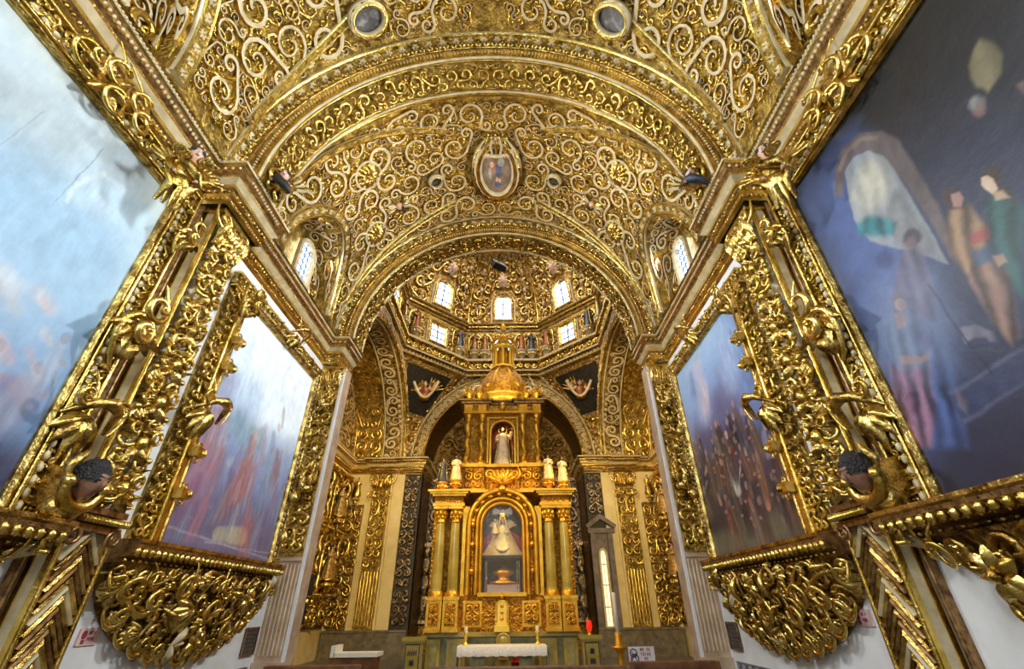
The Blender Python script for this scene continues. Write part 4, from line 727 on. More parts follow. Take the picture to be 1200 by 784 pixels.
def head(mb, c, r, ms, mh, hair='short'):
    c = A_(c, float); k, n = 14, 12; t = np.linspace(0, pi, n); a = np.arange(k) * 2 * pi / k - pi / 2
    sx = r * .78; X = np.sin(t)[:, None] * np.cos(a) * sx; Y = np.sin(t)[:, None] * np.sin(a) * r * .9; Z = np.repeat(np.cos(t)[:, None], k, 1) * r * 1.12
    jaw = np.clip(-Z / r, 0, 1); X *= 1 - .35 * jaw; Y = Y * (1 - .15 * jaw)
    mb.add(np.stack([X, Y, Z], -1).reshape(-1, 3) + c, grid_faces(n, k, wrap=True), ms)
    ball(mb, c + A_([0, -r * .92, -r * .1]), (r * .12, r * .2, r * .26), 6, 5, ms)                     # nose
    for e in (-1, 1): ball(mb, c + A_([e * r * .3, -r * .8, r * .12]), (r * .13, r * .07, r * .07), 6, 4, mh); ball(mb, c + A_([e * r * .78, 0, -.02 * r]), (r * .08, r * .15, r * .22), 6, 4, ms)
    ball(mb, c + A_([0, -r * .78, -r * .5]), (r * .22, r * .08, r * .07), 6, 4, mh)                      # mouth
    v = np.stack([np.sin(t)[:7, None] * np.cos(a) * sx * 1.15, np.sin(t)[:7, None] * np.sin(a) * r * 1.02 + r * .14, np.repeat(np.cos(t)[:7, None], k, 1) * r * 1.2 + r * .08], -1)
    mb.add(v.reshape(-1, 3) + c, grid_faces(7, k, wrap=True), mh)
    if hair == 'curly':
        rng = np.random.default_rng(3)
        for i in range(46):
            u = rng.normal(size=3); u /= np.linalg.norm(u)
            if u[1] < -.45 or u[2] < -.45: continue
            ball(mb, c + u * A_([r * .88, r, r * 1.18]) + A_([0, r * .12, 0]), r * .2, 6, 4, mh)
    if hair == 'long': ball(mb, c + A_([0, r * .5, -r * .5]), (r * .8, r * .5, r * 1.1), 9, 7, mh)
    if hair == 'beard': ball(mb, c + A_([0, -r * .62, -r * .85]), (r * .45, r * .35, r * .6), 8, 6, mh)
def robed(mb, H, mr, ms, mh, arms, hair='short', folds=7, seed=0, wide=1.):
    """standing robed figure, front towards -y; one continuous body loft"""
    S = [(0, .20, .16), (.04, .205, .165), (.2, .18, .15), (.35, .155, .125), (.5, .135, .11), (.6, .115, .09), (.68, .125, .09), (.76, .135, .095), (.80, .125, .085), (.825, .075, .06), (.84, .036, .038), (.87, .034, .036)]
    k = 20; a = np.arange(k) * 2 * pi / k; v = []
    for z, rx, ry in S:
        w = (1 + (.10 * np.cos(folds * a + seed + z * 3) * (1 - z) ** .5 if z < .8 else 0)) * (wide if z < .6 else 1)
        v.append(np.stack([rx * np.cos(a) * w, ry * np.sin(a) * w, np.full(k, z)], -1))
    mm = np.repeat([mr] * 9 + [ms] * 2, k); mb.add(np.stack(v).reshape(-1, 3) * H, grid_faces(len(S), k, wrap=True), mm)
    head(mb, (0, -.01 * H, .93 * H), .062 * H, ms, mh, hair)
    for pts in arms:
        P = A_(pts, float) * H; q = np.linspace(0, 1, 9); PP = np.stack([np.interp(q, np.linspace(0, 1, len(P)), P[:, i]) for i in range(3)], -1)
        tube(mb, PP, np.interp(q, [0, .5, .85, 1], [.05, .048, .052, .02]) * H, 8, mr, up=(.1, .2, 1)); hand(mb, P[-1], P[-1] - P[-2], .026 * H, ms)
ARM_A = [[(.12, 0, .78), (.17, -.03, .63), (.06, -.15, .62)], [(-.12, 0, .78), (-.17, -.04, .64), (-.08, -.16, .70)]]
ARM_B = [[(.12, 0, .78), (.18, -.02, .62), (.22, -.14, .66)], [(-.12, 0, .78), (-.18, -.02, .64), (-.06, -.15, .58)]]
ARM_C = [[(.12, 0, .78), (.20, -.04, .70), (.24, -.10, .86)], [(-.12, 0, .78), (-.17, -.02, .62), (-.14, -.14, .60)]]
ROBES = {'wine': mat('wine_red_gilt_robe', (.07, .008, .005), (.36, .18, .04), .5, .4, 14, 30, .4, .02, lo=.4, hi=.6), 'green': mat('dark_green_gilt_robe', (.03, .07, .05), (.40, .28, .08), .3, .4, 14, 30, .4, .02, lo=.45, hi=.65),
         'brown': mat('brown_gilt_robe', (.14, .06, .02), (.62, .38, .10), .4, .4, 14, 30, .4, .02), 'orange': mat('orange_red_robe', (.15, .022, .006), (.34, .12, .025), .35, .45, 8, 30, .4, .02),
         'blue': mat('dark_blue_robe', (.008, .012, .025), (.05, .06, .08), .1, .45, 8, 30, .3, .02), 'ivory': mat('ivory_habit', (.66, .52, .24), (.86, .76, .50), .1, .45, 6, 30, .3, .02), 'gold': GOLD}
def saint(loc, H, yaw, robe, cloak, label, group=None, hair='short', arms=ARM_A, ped=True, pedm=GOLDV, kind='saint_statue', halo=False, cat='statue', wide=1.):
    root = thing(kind, label, cat, loc, group); f = place(loc, 1, yaw)
    mb = MB(f); robed(mb, H, 0, 1, 2, arms, hair, seed=loc[0] * 3, wide=wide); body = mb.build('body', [ROBES[robe], SKIN, HAIR], root)
    mb = MB(f)   # cloak over shoulders and back
    q = np.linspace(-.15 * pi, 1.15 * pi, 15); S = [(.05, .235, .19), (.3, .2, .165), (.55, .165, .125), (.72, .158, .12), (.815, .10, .075)]
    v = np.stack([np.stack([rx * np.cos(q) * (1 + .07 * np.cos(9 * q + z * 4)), ry * np.sin(q) * (1 + .07 * np.cos(9 * q)), np.full(15, z)], -1) for z, rx, ry in S]).reshape(-1, 3) * H
    mb.add(v, grid_faces(5, 15), 0); tube(mb, v.reshape(5, 15, 3)[:, 0], .012 * H, 5, 1, up=(1, 0, 0)); tube(mb, v.reshape(5, 15, 3)[:, -1], .012 * H, 5, 1, up=(1, 0, 0)); mb.build('cloak', [ROBES[cloak], GOLD], body)
    if halo:
        mb = MB(f); a = np.linspace(0, 2 * pi, 25)[:-1]; P = np.stack([.11 * H * np.cos(a), 0 * a + .05 * H, .95 * H + .11 * H * np.sin(a)], -1); tube(mb, P, .008 * H, 5, 0, up=(0, 1, 0), closed=True)
        for t in a[::2]: tube(mb, A_([(.11 * H * cos(t), .05 * H, .95 * H + .11 * H * sin(t)), (.155 * H * cos(t), .05 * H, .95 * H + .155 * H * sin(t))]), .006 * H, 4, 0, up=(0, 1, 0))
        mb.build('halo', GOLD, body)
    if ped:
        mb = MB(f); h = .42 * H
        lathe(mb, [(.02, -h), (.12 * H, -h * .95), (.09 * H, -h * .8), (.17 * H, -h * .55), (.22 * H, -h * .4), (.16 * H, -h * .25), (.24 * H, -h * .12), (.25 * H, -.001), (.0, 0)], k=14, m=0)
        for t in np.arange(10) * 2 * pi / 10:
            ball(mb, (.2 * H * cos(t), .2 * H * sin(t), -h * .42), (.05 * H, .05 * H, .08 * H), 6, 4, 1)
        mb.build('pedestal', [pedm, GOLD], root)
    return root

# ------------------------------------------------------------------ angels and heads of the nave
def top_angel(s, label):
    loc = (s * 3.98, 3.92, 6.74); root = thing('winged_angel_bust', label, 'angel', loc); f = place(loc, 1, s * -pi / 2 * .55 , 0)
    mb = MB(f); head(mb, (0, -.04, .33), .125, 0, 1, 'curly'); mb.build('head', [SKIN, HAIR], root)
    mb = MB(f)
    lathe(mb, [(.03, -.30), (.12, -.22), (.17, -.05), (.16, .08), (.12, .16), (.05, .2), (.045, .26)], k=14, m=0, sq=(1, .75))
    for e in (-1, 1):
        q = np.linspace(0, 1, 10); P = np.stack([e * (.14 + .08 * np.sin(q * pi)), -.02 - .14 * q, .1 - .28 * q], -1); tube(mb, P, .055 * (1 - .4 * q), 8, 0)
        hand(mb, P[-1], P[-1] - P[-2], .03, 2)
        for j in range(3): volute(mb, (e * (.1 + .04 * j), -.30 - .06 * j, .02 - .03 * j), .07, -pi / 2, e, rad=.3)
    tube(mb, A_([(-.2, -.1, .12), (-.05, -.2, .0), (.1, -.2, -.1), (.2, -.1, -.22)]), [.03, .06, .07, .03], 8, 1)
    for j in range(4): tube(mb, A_([(-.15 + j * .1, .0, -.1), (-.1 + j * .06, -.05, -.35), (-.15 + j * .08, .05, -.6)]), [.07, .06, .02], 8, j % 2)
    ball(mb, (0, 0, -.2), (.16, .12, .2), 10, 7, 0)
    mb.build('draped_body', [GOLD, GOLDV, SKIN], root)
    for e in (-1, 1):
        mb = MB(f)
        for j in range(7):
            an = .25 + j * .2; L = .42 - .03 * j; P = A_([(e * .08, .05, .08 - .02 * j), (e * (.08 + L * .6 * cos(an)), .1, .08 + L * .6 * sin(an)), (e * (.08 + L * cos(an)), .08, .08 + L * sin(an) - .03)])
            sweep(mb, P, circ(1, 6) * A_([1, .35]), [.03, .05, .015], up=(0, 1, 0), m=j % 2)
        mb.build('wing', [GOLDV, GOLD], root)
top_angel(-1, 'gilded angel with dark hair under the cornice on the left wall'); top_angel(1, 'gilded angel with dark hair under the cornice on the right wall')
def low_bust(s, label):
    loc = (s * 4.12, 4.76, 2.86); root = thing('curly_haired_bust', label, 'bust', loc); f = place(loc, 1, s * -pi / 2, R_(12))
    mb = MB(f); head(mb, (0, -.06, .04), .175, 0, 1, 'curly'); mb.build('head', [SKIND, HAIR], root)
    mb = MB(f)
    a = np.linspace(pi * .95, 2.05 * pi, 20); P = np.stack([.22 * np.cos(a), -.06 + 0 * a, -.04 + .2 * np.sin(a)], -1); tube(mb, P, .05 + .02 * np.sin((a - pi)), 9, 0, up=(0, 1, 0))
    for e in (-1, 1): ball(mb, (e * .22, -.06, -.02), .07, 9, 6, 0); tube(mb, A_([(e * .2, 0, .0), (e * .26, 0, .12), (e * .2, 0, .22), (e * .12, .05, .3)]), [.03, .05, .04, .02], 8, 1, up=(0, 1, 0))
    lathe(mb, [(.10, -.12), (.15, -.2), (.19, -.3), (.13, -.36), (.05, -.42), (.0, -.44)], c=(0, .05, 0), k=14, m=1, sq=(1.1, .8))
    box(mb, (-.12, .05, -.3), (.12, .42, .1), 1)
    mb.build('scrolled_collar', [GOLD, GOLDV], root)
low_bust(-1, 'black curly haired bust in a gilt collar above the zigzag pilaster panel, left wall'); low_bust(1, 'black curly haired bust in a gilt collar above the zigzag pilaster panel, right wall')
def spring_cherub(s, label, cape):
    loc = (s * 3.72, 5.35, 8.14); root = thing('winged_cherub', label, 'cherub', loc); f = place(loc, 1, s * -.4, 0)
    mb = MB(f); head(mb, (0, -.04, .30), .11, 0, 1, 'curly'); mb.build('head', [SKIN, HAIR], root)
    mb = MB(f); lathe(mb, [(.02, -.06), (.16, -.02), (.17, .08), (.13, .16), (.05, .2), (.045, .22)], k=12, m=0, sq=(1, .8))
    for e in (-1, 1): tube(mb, A_([(e * .13, 0, .15), (e * .22, -.05, .03), (e * .14, -.16, -.02)]), [.05, .045, .03], 8, 0); hand(mb, (e * .14, -.16, -.02), (-e * .3, -1, 0), .03, 1)
    mb.build('body', [GOLDV, SKIN], root)
    mb = MB(f); tube(mb, A_([(-.18, -.08, .1), (-.05, -.2, .02), (.1, -.2, -.1), (.2, -.12, -.16)]), [.03, .09, .08, .03], 8, 0); mb.build('drape', [cape], root)
    for e in (-1, 1):
        mb = MB(f)
        for j in range(6): an = .2 + j * .22; L = .38; sweep(mb, A_([(e * .08, .06, .12), (e * (.08 + L * .6 * cos(an)), .09, .12 + L * .6 * sin(an)), (e * (.08 + L * cos(an)), .07, .12 + L * sin(an))]), circ(1, 6) * A_([1, .35]), [.03, .05, .015], up=(0, 1, 0), m=j % 2)
        mb.build('wing', [CREAM, GOLD], root)
spring_cherub(-1, 'winged cherub perched where the near arch meets the left cornice', DARK); spring_cherub(1, 'winged cherub with a dark drape where the near arch meets the right cornice', ROBES['blue'])

# ------------------------------------------------------------------ medallions of the vault
def vault_oval(name, label, cat, s0, t0, ra, rb, fw, group=None, crown=False, col=None):
    fv_ = fvault(); f = lambda v: fv_(v + A_([0, 0, .09])); root = thing(name, label, cat, tuple(f(A_([[s0, t0, 0.]]))[0]), group)
    a = np.linspace(0, 2 * pi, 41)[:-1]; P = np.stack([s0 + ra * np.cos(a), t0 + rb * np.sin(a), 0 * a + .05], -1)
    mb = MB(f); prism(mb, P[:, :2], .0, .06, 0)
    if crown:   # blurred painted figures
        for j, (dx, dt, r1, r2, m) in enumerate(((-.18, .1, .22, .5, 1), (.12, .05, .2, .5, 2), (-.28, .25, .12, .2, 3), (0, -.45, .1, .3, 3), (.25, .35, .2, .3, 4), (-.4, -.1, .1, .4, 4), (.02, -.55, .2, .2, 2), (.15, -.4, .08, .14, 3))):
            t = np.linspace(0, 2 * pi, 15)[:-1]; prism(mb, np.stack([s0 + ra * dx + ra * r1 * np.cos(t), t0 - rb * dt + rb * r2 * .6 * np.sin(t)], -1), .06, .064 + .001 * j, m)
    mb.build('painted_panel', col, root)
    mb = MB(f); sweep(mb, P + A_([0, 0, 0]), [(-fw * .3, -.05), (-fw * .3, .06), (0, .12), (fw * .5, .12), (fw * .75, .05), (fw, .07), (fw, -.05)], 1, closed=True, m=[0, 0, 1, 0, 2, 0, 0])
    n = 16 if crown else 10
    for j in range(n):
        t = j * 2 * pi / n; c = (s0 + (ra + fw * .4) * cos(t), t0 + (rb + fw * .4) * sin(t), .12); leaf(mb, c, t + pi / 2, fw * 1.4, fw * .3, .05, -.02, 1)
    mb.build('frame', [CREAM, GOLD, GOLDV], root)
    if crown:
        mb = MB(f); y = t0 - rb * .98   # crown towards the camera side
        for j in range(7):
            u = (j - 3) / 3; tube(mb, A_([(s0 + u * .34, y + .22, .12), (s0 + u * .48, y - .02, .18), (s0 + u * .30, y - .25 - .08 * (j % 2), .16)]), [.03, .035, .02], 7, j % 2)
            ball(mb, (s0 + u * .30, y - .3 - .08 * (j % 2), .16), .045, 7, 5, 1)
        tube(mb, A_([(s0 - .36, y + .22, .13), (s0, y + .26, .16), (s0 + .36, y + .22, .13)]), .05, 7, 0)
        for j in range(9): ball(mb, (s0 - .32 + j * .08, y + .29, .15), .028, 6, 4, 0)
        mb.build('crown', [CREAM, GOLD], root)
PD = mat('painted_panel_ground', (.16, .11, .07), (.30, .22, .15), 0, .5, 4, 10, .05, .01); PBL = mat('painted_blue_robe', (.05, .07, .13), (.13, .17, .26), 0, .5, 6, 10, .05, .01)
PR = mat('painted_red_robe', (.26, .09, .06), (.45, .2, .12), 0, .5, 6, 10, .05, .01); PWH = mat('painted_grey_cloud', (.28, .25, .22), (.45, .42, .38), 0, .5, 6, 10, .05, .01)
vault_oval('crowned_medallion', 'large crowned oval painting at the centre of the nave vault', 'medallion', 0.05, 8.12, .50, .82, .22, crown=True, col=[PD, PR, PBL, SKIN, PWH])
for s, l in ((-1, 'left'), (1, 'right')):
    vault_oval('black_medallion', 'small black round medallion just %s of the crowned vault painting' % l, 'medallion', s * 1.75, 8.2, .17, .17, .05, col=[mat('black_painted_shield', (.02, .02, .02), (.07, .08, .06), 0, .4, 9, 10, .05, .01, lo=.48, hi=.52)])
    vault_oval('oval_portrait', 'dark oval portrait with cream rim high on the %s near the top edge' % l, 'medallion', s * 2.62 + .05, 4.05, .33, .24, .08, col=[mat('smoky_portrait', (.03, .025, .025), (.20, .18, .17), 0, .4, 6, 10, .05, .01, lo=.5, hi=.7)])
    f = fvault(); s0 = s * 2.95; c = f(A_([[s0, 8.6, .06]]))[0]; root = thing('ceiling_cherub', 'small dark haired cherub head in the scrollwork %s of the vault painting' % l, 'cherub', tuple(c))
    mb = MB(place(c, 1, 0, R_(-70))); head(mb, (0, 0, 0), .12, 0, 1, 'curly'); mb.build('head', [SKIN, HAIR], root)
    for e in (-1, 1):
        mb = MB(f)
        for j in range(4): leaf(mb, (s0 + e * .08, 8.6, .03), (0 if e > 0 else pi) + (j - 1.5) * .4, .3, .07, .05, .02, j % 2)
        mb.build('wing', [GOLD, CREAM], root)
    # large gilt flower bosses flanking them
    for (a, t) in ((s * 3.55, 7.25), (s * 3.9, 9.0)):
        root = thing('gilded_flower_boss', 'round gilded flower boss on the %s side of the nave vault, %s' % (l, 'nearer one' if t < 8 else 'farther one'), 'boss', tuple(f(A_([[a, t, 0.]]))[0]))
        mb = MB(f); rosette(mb, (a, t, .05), .34, .12, 12, 0, 1); rosette(mb, (a, t, .1), .2, .1, 8, 1, 0); mb.build('petals', [GOLD, GOLDV], root)
        mb = MB(f); q = np.linspace(0, 2 * pi, 25)[:-1]; tube(mb, np.stack([a + .36 * np.cos(q), t + .36 * np.sin(q), 0 * q + .05], -1), .03, 6, 0, closed=True); mb.build('rim', CREAM, root)

# ------------------------------------------------------------------ plaques, speakers
def glyphs(mb, text_rows, a0, b0, w, h, h0, m):
    """blocky lettering strokes laid out on a small plate"""
FONT = {'A': ['010', '101', '111', '101', '101'], 'B': ['110', '101', '110', '101', '110'], 'C': ['011', '100', '100', '100', '011'], 'D': ['110', '101', '101', '101', '110'], 'E': ['111', '100', '110', '100', '111'], 'F': ['111', '100', '110', '100', '100'],
        'I': ['111', '010', '010', '010', '111'], 'L': ['100', '100', '100', '100', '111'], 'N': ['101', '111', '111', '111', '101'], 'O': ['111', '101', '101', '101', '111'], 'P': ['111', '101', '111', '100', '100'], 'R': ['110', '101', '110', '101', '101'],
        'S': ['111', '100', '111', '001', '111'], 'T': ['111', '010', '010', '010', '010'], 'U': ['101', '101', '101', '101', '111'], 'V': ['101', '101', '101', '101', '010'], 'G': ['111', '100', '101', '101', '111'], 'M': ['101', '111', '111', '101', '101'], ' ': ['000'] * 5, 'X': ['101', '101', '010', '101', '101']}
def text(mb, st, x, y, size, h0, m, dirx=1):
    u = size / 5
    for ch in st:
        for r, row in enumerate(FONT.get(ch, FONT['O'])):
            for c, v in enumerate(row):
                if v == '1': box(mb, (x + dirx * c * u, y - (r + 1) * u, h0), (x + dirx * (c + 1) * u, y - r * u, h0 + .003), m)
        x += dirx * 4 * u
def plaque(s, label, yc, zc):
    f = fwall(s); d = 1 if s < 0 else -1; root = thing('sign_plaque', label, 'plaque', (s * WX, yc, zc - .08)); 
    mb = MB(f); box(mb, (yc - .15, zc - .085, 0), (yc + .15, zc + .085, .02)); mb.build('board', PINK, root)
    mb = MB(f); x = yc - d * .13; t = np.linspace(0, 2 * pi, 13)[:-1]
    prism(mb, np.stack([x + d * .05 + .035 * np.cos(t), zc + .02 + .045 * np.sin(t)], -1), .02, .024); box(mb, (x + d * .03, zc - .07, .02), (x + d * .08, zc - .03, .024))
    text(mb, 'NO F', x + d * .11, zc + .055, .035, .02, 0, d); text(mb, 'PASE', x + d * .11, zc - .005, .035, .02, 0, d)
    mb.build('lettering', INKR, root)
plaque(-1, 'small pink notice plaque on the white plaster of the left wall', 6.32, 1.46); plaque(1, 'small pink notice plaque on the white plaster of the right wall', 6.36, 1.56)
for s, l in ((-1, 'left'), (1, 'right')):
    f = fwall(s); root = thing('dark_wall_plate', 'dark metal plate low on the %s wall beside the fluted pilaster' % l, 'plate', (s * WX, 10.2, 1.0))
    mb = MB(f); box(mb, (10.0, 1.0, 0), (10.46, 1.42, .03)); mb.build('plate', DARKP, root)
    mb = MB(f); path_bar(mb, A_([(10.0, 1.0, .03), (10.46, 1.0, .03), (10.46, 1.42, .03), (10.0, 1.42, .03)]), A_([(-.015, 0), (-.015, .015), (.015, .015), (.015, 0)]), 0, closed=True)
    for j in range(5): box(mb, (10.06, 1.34 - j * .065, .03), (10.4 - .05 * (j % 2), 1.35 - j * .065, .034), 0)
    mb.build('engraved_rim', BROWN, root)
    for k, (z0, z1, dx) in enumerate(((1.98, 2.38, 0), (1.44, 1.84, .06))):
        x = s * (4.22 if s < 0 else 4.27) + s * dx; root = thing('loudspeaker', '%s black loudspeaker of the pair beside the %s fluted pilaster' % (('upper', 'lower')[k], l), 'loudspeaker', (x, 11.35, z0))
        mb = MB(place((x, 11.35, z0), 1, s * .2)); sweep(mb, A_([(0, 0, 0), (0, 0, z1 - z0)]), A_([(-.13, -.10), (.13, -.10), (.11, .12), (-.11, .12)]), 1, up=(0, 1, 0), sm=False); mb.build('cabinet', BLACK, root)
        mb = MB(place((x, 11.35, z0), 1, s * .2)); box(mb, (-.115, -.115, .02), (.115, -.1, z1 - z0 - .02)); mb.build('grille', MESHB, root)
        mb = MB(); tube(mb, A_([(x, 11.35, z0 + .2), (s * 4.6, 11.2, z0 + .2)]), .02, 6, 0); box(mb, (s * 4.28, 11.1, z0 + .12), (s * 4.5, 11.14, z0 + .28)); mb.build('bracket', BLACK, root)

# ------------------------------------------------------------------ crossing, transepts, apse
PCREAM = mat('pinkish_cream_stucco', (.42, .27, .15), (.66, .50, .34), 0, .45, 5, 40, .2, .01)
CY, CX, YR, XE = 16.8, 5.0, 22.0, 7.5      # centre, half width, rear wall, end walls of the arms
AR = 3.95
def wall_with_arch(mb, f, hw, z0, z1, ru, rz, n=40, m=0, zc=ZS, floor=None):
    """wall piece above spring level with a round arch cut out; local (u, z, 0)"""
    a = np.linspace(0, pi, n); x = ru * np.cos(a); z = zc + rz * np.sin(a)
    xo = np.clip(hw * np.cos(a) / np.maximum(np.abs(np.cos(a)), np.abs(np.sin(a))), -hw, hw); zo = np.where(np.abs(np.cos(a)) >= np.abs(np.sin(a)), z0 + (z1 - z0) * np.abs(np.tan(np.clip(a, 0, pi))).clip(0, 1), z1)
    v = np.stack([np.stack([x, z, 0 * a], -1), np.stack([xo, zo, 0 * a], -1)], 1).reshape(-1, 3); mb2 = MB(f) if mb is None else mb
    mb.add(f(v), grid_faces(n, 2), m)
def frear(Y): return lambda v: np.stack([v[:, 0], Y - v[:, 2], v[:, 1]], -1)
def fside(s, X): return lambda v: np.stack([s * (X - v[:, 2]), v[:, 0], v[:, 1]], -1)
mb = MB()
wall_with_arch(mb, frear(YR), CX, 7.9, 12.75, AR, AR)
for s in (-1, 1):
    box(mb, (s * AR, YR, 0), (s * XE, YR + .25, ZS), 0); box(mb, (s * AR, YR, ZS), (s * CX, YR + .01, ZS + .01), 0)
struct('wall_rear', mb, GOLDF)
for s, nm in ((-1, 'left'), (1, 'right')):
    mb = MB(); box(mb, (s * XE, YB2, 0), (s * (XE + .25), YR + .25, 8.0), 0); box(mb, (s * XE, YB2, 8.0), (s * (XE + .25), YR + .25, 12.5), 1); box(mb, (s * 4.66, YB2 - .05, 0), (s * XE, YB2 + .1, 12.5), 0)
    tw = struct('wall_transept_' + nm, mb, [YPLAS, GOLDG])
    mb = MB(fwall(s, XE)); field(mb, (13.0, 21.8, 8.1, 12.0), .10, .36, 133, 'ribbon', None, None, w=.18, h=.08, m=(0, 1), leaves=.8, tries=900, n=12); mb.build('lunette_scrollwork', [CREAM, GOLD], tw)
    mb = MB(); fs = fside(s, CX); wall_with_arch(mb, lambda v: fs(v + A_([CY, 0, 0])), 5.7, 7.9, 12.75, 4.75, 4.1)
    struct('wall_crossing_' + nm, mb, GOLDF)
# front wall above the far nave arch, seen only from behind
mb = MB(); wall_with_arch(mb, frear(YB2 + .02), CX, 7.9, 13, RA, RA); box(mb, (-5, YB2 - .0, 12.9), (5, YB2 + .04, 13.0)); struct('wall_crossing_front', mb, GOLDD)
# apse behind the rear arch
mb = MB(); 
for s in (-1, 1): box(mb, (s * AR, YR, 0), (s * (AR + .25), 24.6, 8.1), 0)
box(mb, (-4.2, 24.5, 0), (4.2, 24.7, 12.3), 0)
a = np.linspace(-pi / 2, pi / 2, 40); v = np.stack([np.stack([AR * np.sin(a), np.full(40, YR), ZS + AR * np.cos(a)], -1), np.stack([AR * np.sin(a), np.full(40, 24.6), ZS + AR * np.cos(a)], -1)], 1); mb.add(v.reshape(-1, 3), grid_faces(40, 2), 0)
struct('wall_apse', mb, GOLDD)
mb = MB(frear(24.45)); 
field(mb, (-3.9, 3.9, 8.0, 11.9), .10, .4, 113, 'round', lambda a, b: np.hypot(a, b - 8) < 3.8, 'a', w=.2, h=.12, m=(0, 1), leaves=1, tries=500, n=12)
struct('trim_5', mb, [GOLDD, GOLDV])
# archivolts (relief arches in cream and gold)
def archivolt(name, f, ru, rz, w, seed, mats, label=None, n=80):
    def g(v):
        a = v[:, 0]; q = v[:, 1]; return f(np.stack([(ru + q) * np.sin(a), ZS + (rz + q) * np.cos(a), v[:, 2]], -1))
    a = np.linspace(-pi / 2, pi / 2, n)
    mb = MB(g); v = np.stack([np.stack([a, 0 * a + q, 0 * a + h], -1) for q, h in ((0, 0), (0, .12), (w, .12), (w, 0))], 1).reshape(-1, 3); mb.add(v, grid_faces(n, 4), 0)
    for q, r, m in ((.03, .035, 1), (w - .03, .045, 2), (w - .13, .02, 1)): 
        P = np.stack([a, 0 * a + q, 0 * a + .12], -1); Q = g(P); mb.f = None; tube(mb, Q, r, 6, m, up=(.1, .1, 1)); mb.f = g
    Lr = (ru + w / 2)
    mb.f = lambda v: g(np.stack([v[:, 0] / Lr, v[:, 1], v[:, 2]], -1))
    field(mb, (-Lr * pi / 2, Lr * pi / 2, .07, w - .16), .07, (w - .25) / 3.6, seed, 'ribbon', None, 'a', w=.26, h=.06, m=(2, 1), leaves=.9, tries=700, n=12, h0=.12)
    for q in np.linspace(-pi / 2, pi / 2, 90): mb.f = g; ball(mb, (q, w + .03, .05), (.012, .05, .06), 5, 4, 2 if int(q * 30) % 2 else 1)
    return struct(name, mb, mats)
archivolt('trim_6', frear(YR), AR, AR, .66, 121, [GOLDG, GOLD, CREAM])
k = 7
for s in (-1, 1):
    fs = fside(s, CX); archivolt('trim_%d' % k, lambda v, fs=fs: fs(v + A_([CY, 0, 0])), 4.75, 4.1, .62, 122, [GOLDG, GOLD, CREAM]); k += 1
    # barrel vault of the arm: ornamented soffit and gilded panel
    def fb(v, s=s): t = v[:, 0] / 4.6; return np.stack([s * v[:, 1], CY + (4.75 - v[:, 2]) * np.sin(t), ZS + (4.1 - v[:, 2]) * np.cos(t)], -1)
    def fb2(v, s=s): t = v[:, 0] / 4.6; return np.stack([s * v[:, 1], CY + (5.0 - v[:, 2]) * np.sin(t), ZS + (4.4 - v[:, 2]) * np.cos(t)], -1)
    L = 4.6 * pi / 2; sa = np.linspace(-L, L, 70); mb = MB(fb); v = np.stack([np.stack([sa, 0 * sa + q, 0 * sa + h], -1) for q, h in ((CX, 0), (5.95, 0), (5.95, -.3))], 1).reshape(-1, 3); mb.add(v, grid_faces(70, 3), 0)
    mb.f = fb2; v = np.stack([np.stack([sa, 0 * sa + q, 0 * sa], -1) for q in (5.9, XE + .1)], 1).reshape(-1, 3); mb.add(v, grid_faces(70, 2), 0)
    vault = struct('ceiling', mb, [GOLDG])
    mb = MB(fb); field(mb, (-L, L, 5.12, 5.85), .07, .30, 131, 'ribbon', None, 'a', w=.22, h=.07, m=(0, 1), leaves=.8, tries=700, n=14)
    for q in (5.04, 5.9): tube(mb, np.c_[sa, np.full(70, q), np.full(70, .02)], .04, 6, 0)
    mb.build('soffit_scrollwork', [CREAM, GOLDV], vault)
    mb = MB(fb2); field(mb, (-L, L, 6.1, 7.35), .10, .42, 132, 'ribbon', None, 'b', w=.17, h=.09, m=(0, 0), leaves=.8, tries=700, n=16)
    for q in (6.04, 7.4): tube(mb, np.c_[sa, np.full(70, q), np.full(70, .02)], .04, 6, 0)
    mb.build('gilded_scrollwork', [GOLD], vault)
# ornament on the wall above the rear arch
mb = MB(frear(YR))
field(mb, (-4.95, 4.95, 8.1, 12.5), .07, .24, 141, 'round', lambda a, b: np.hypot(a, b - 8) > 4.72, 'a', w=.22, h=.10, m=(0, 1), leaves=1.2, tries=900, n=10)
struct('trim_9', mb, [GOLDV, PCREAM])
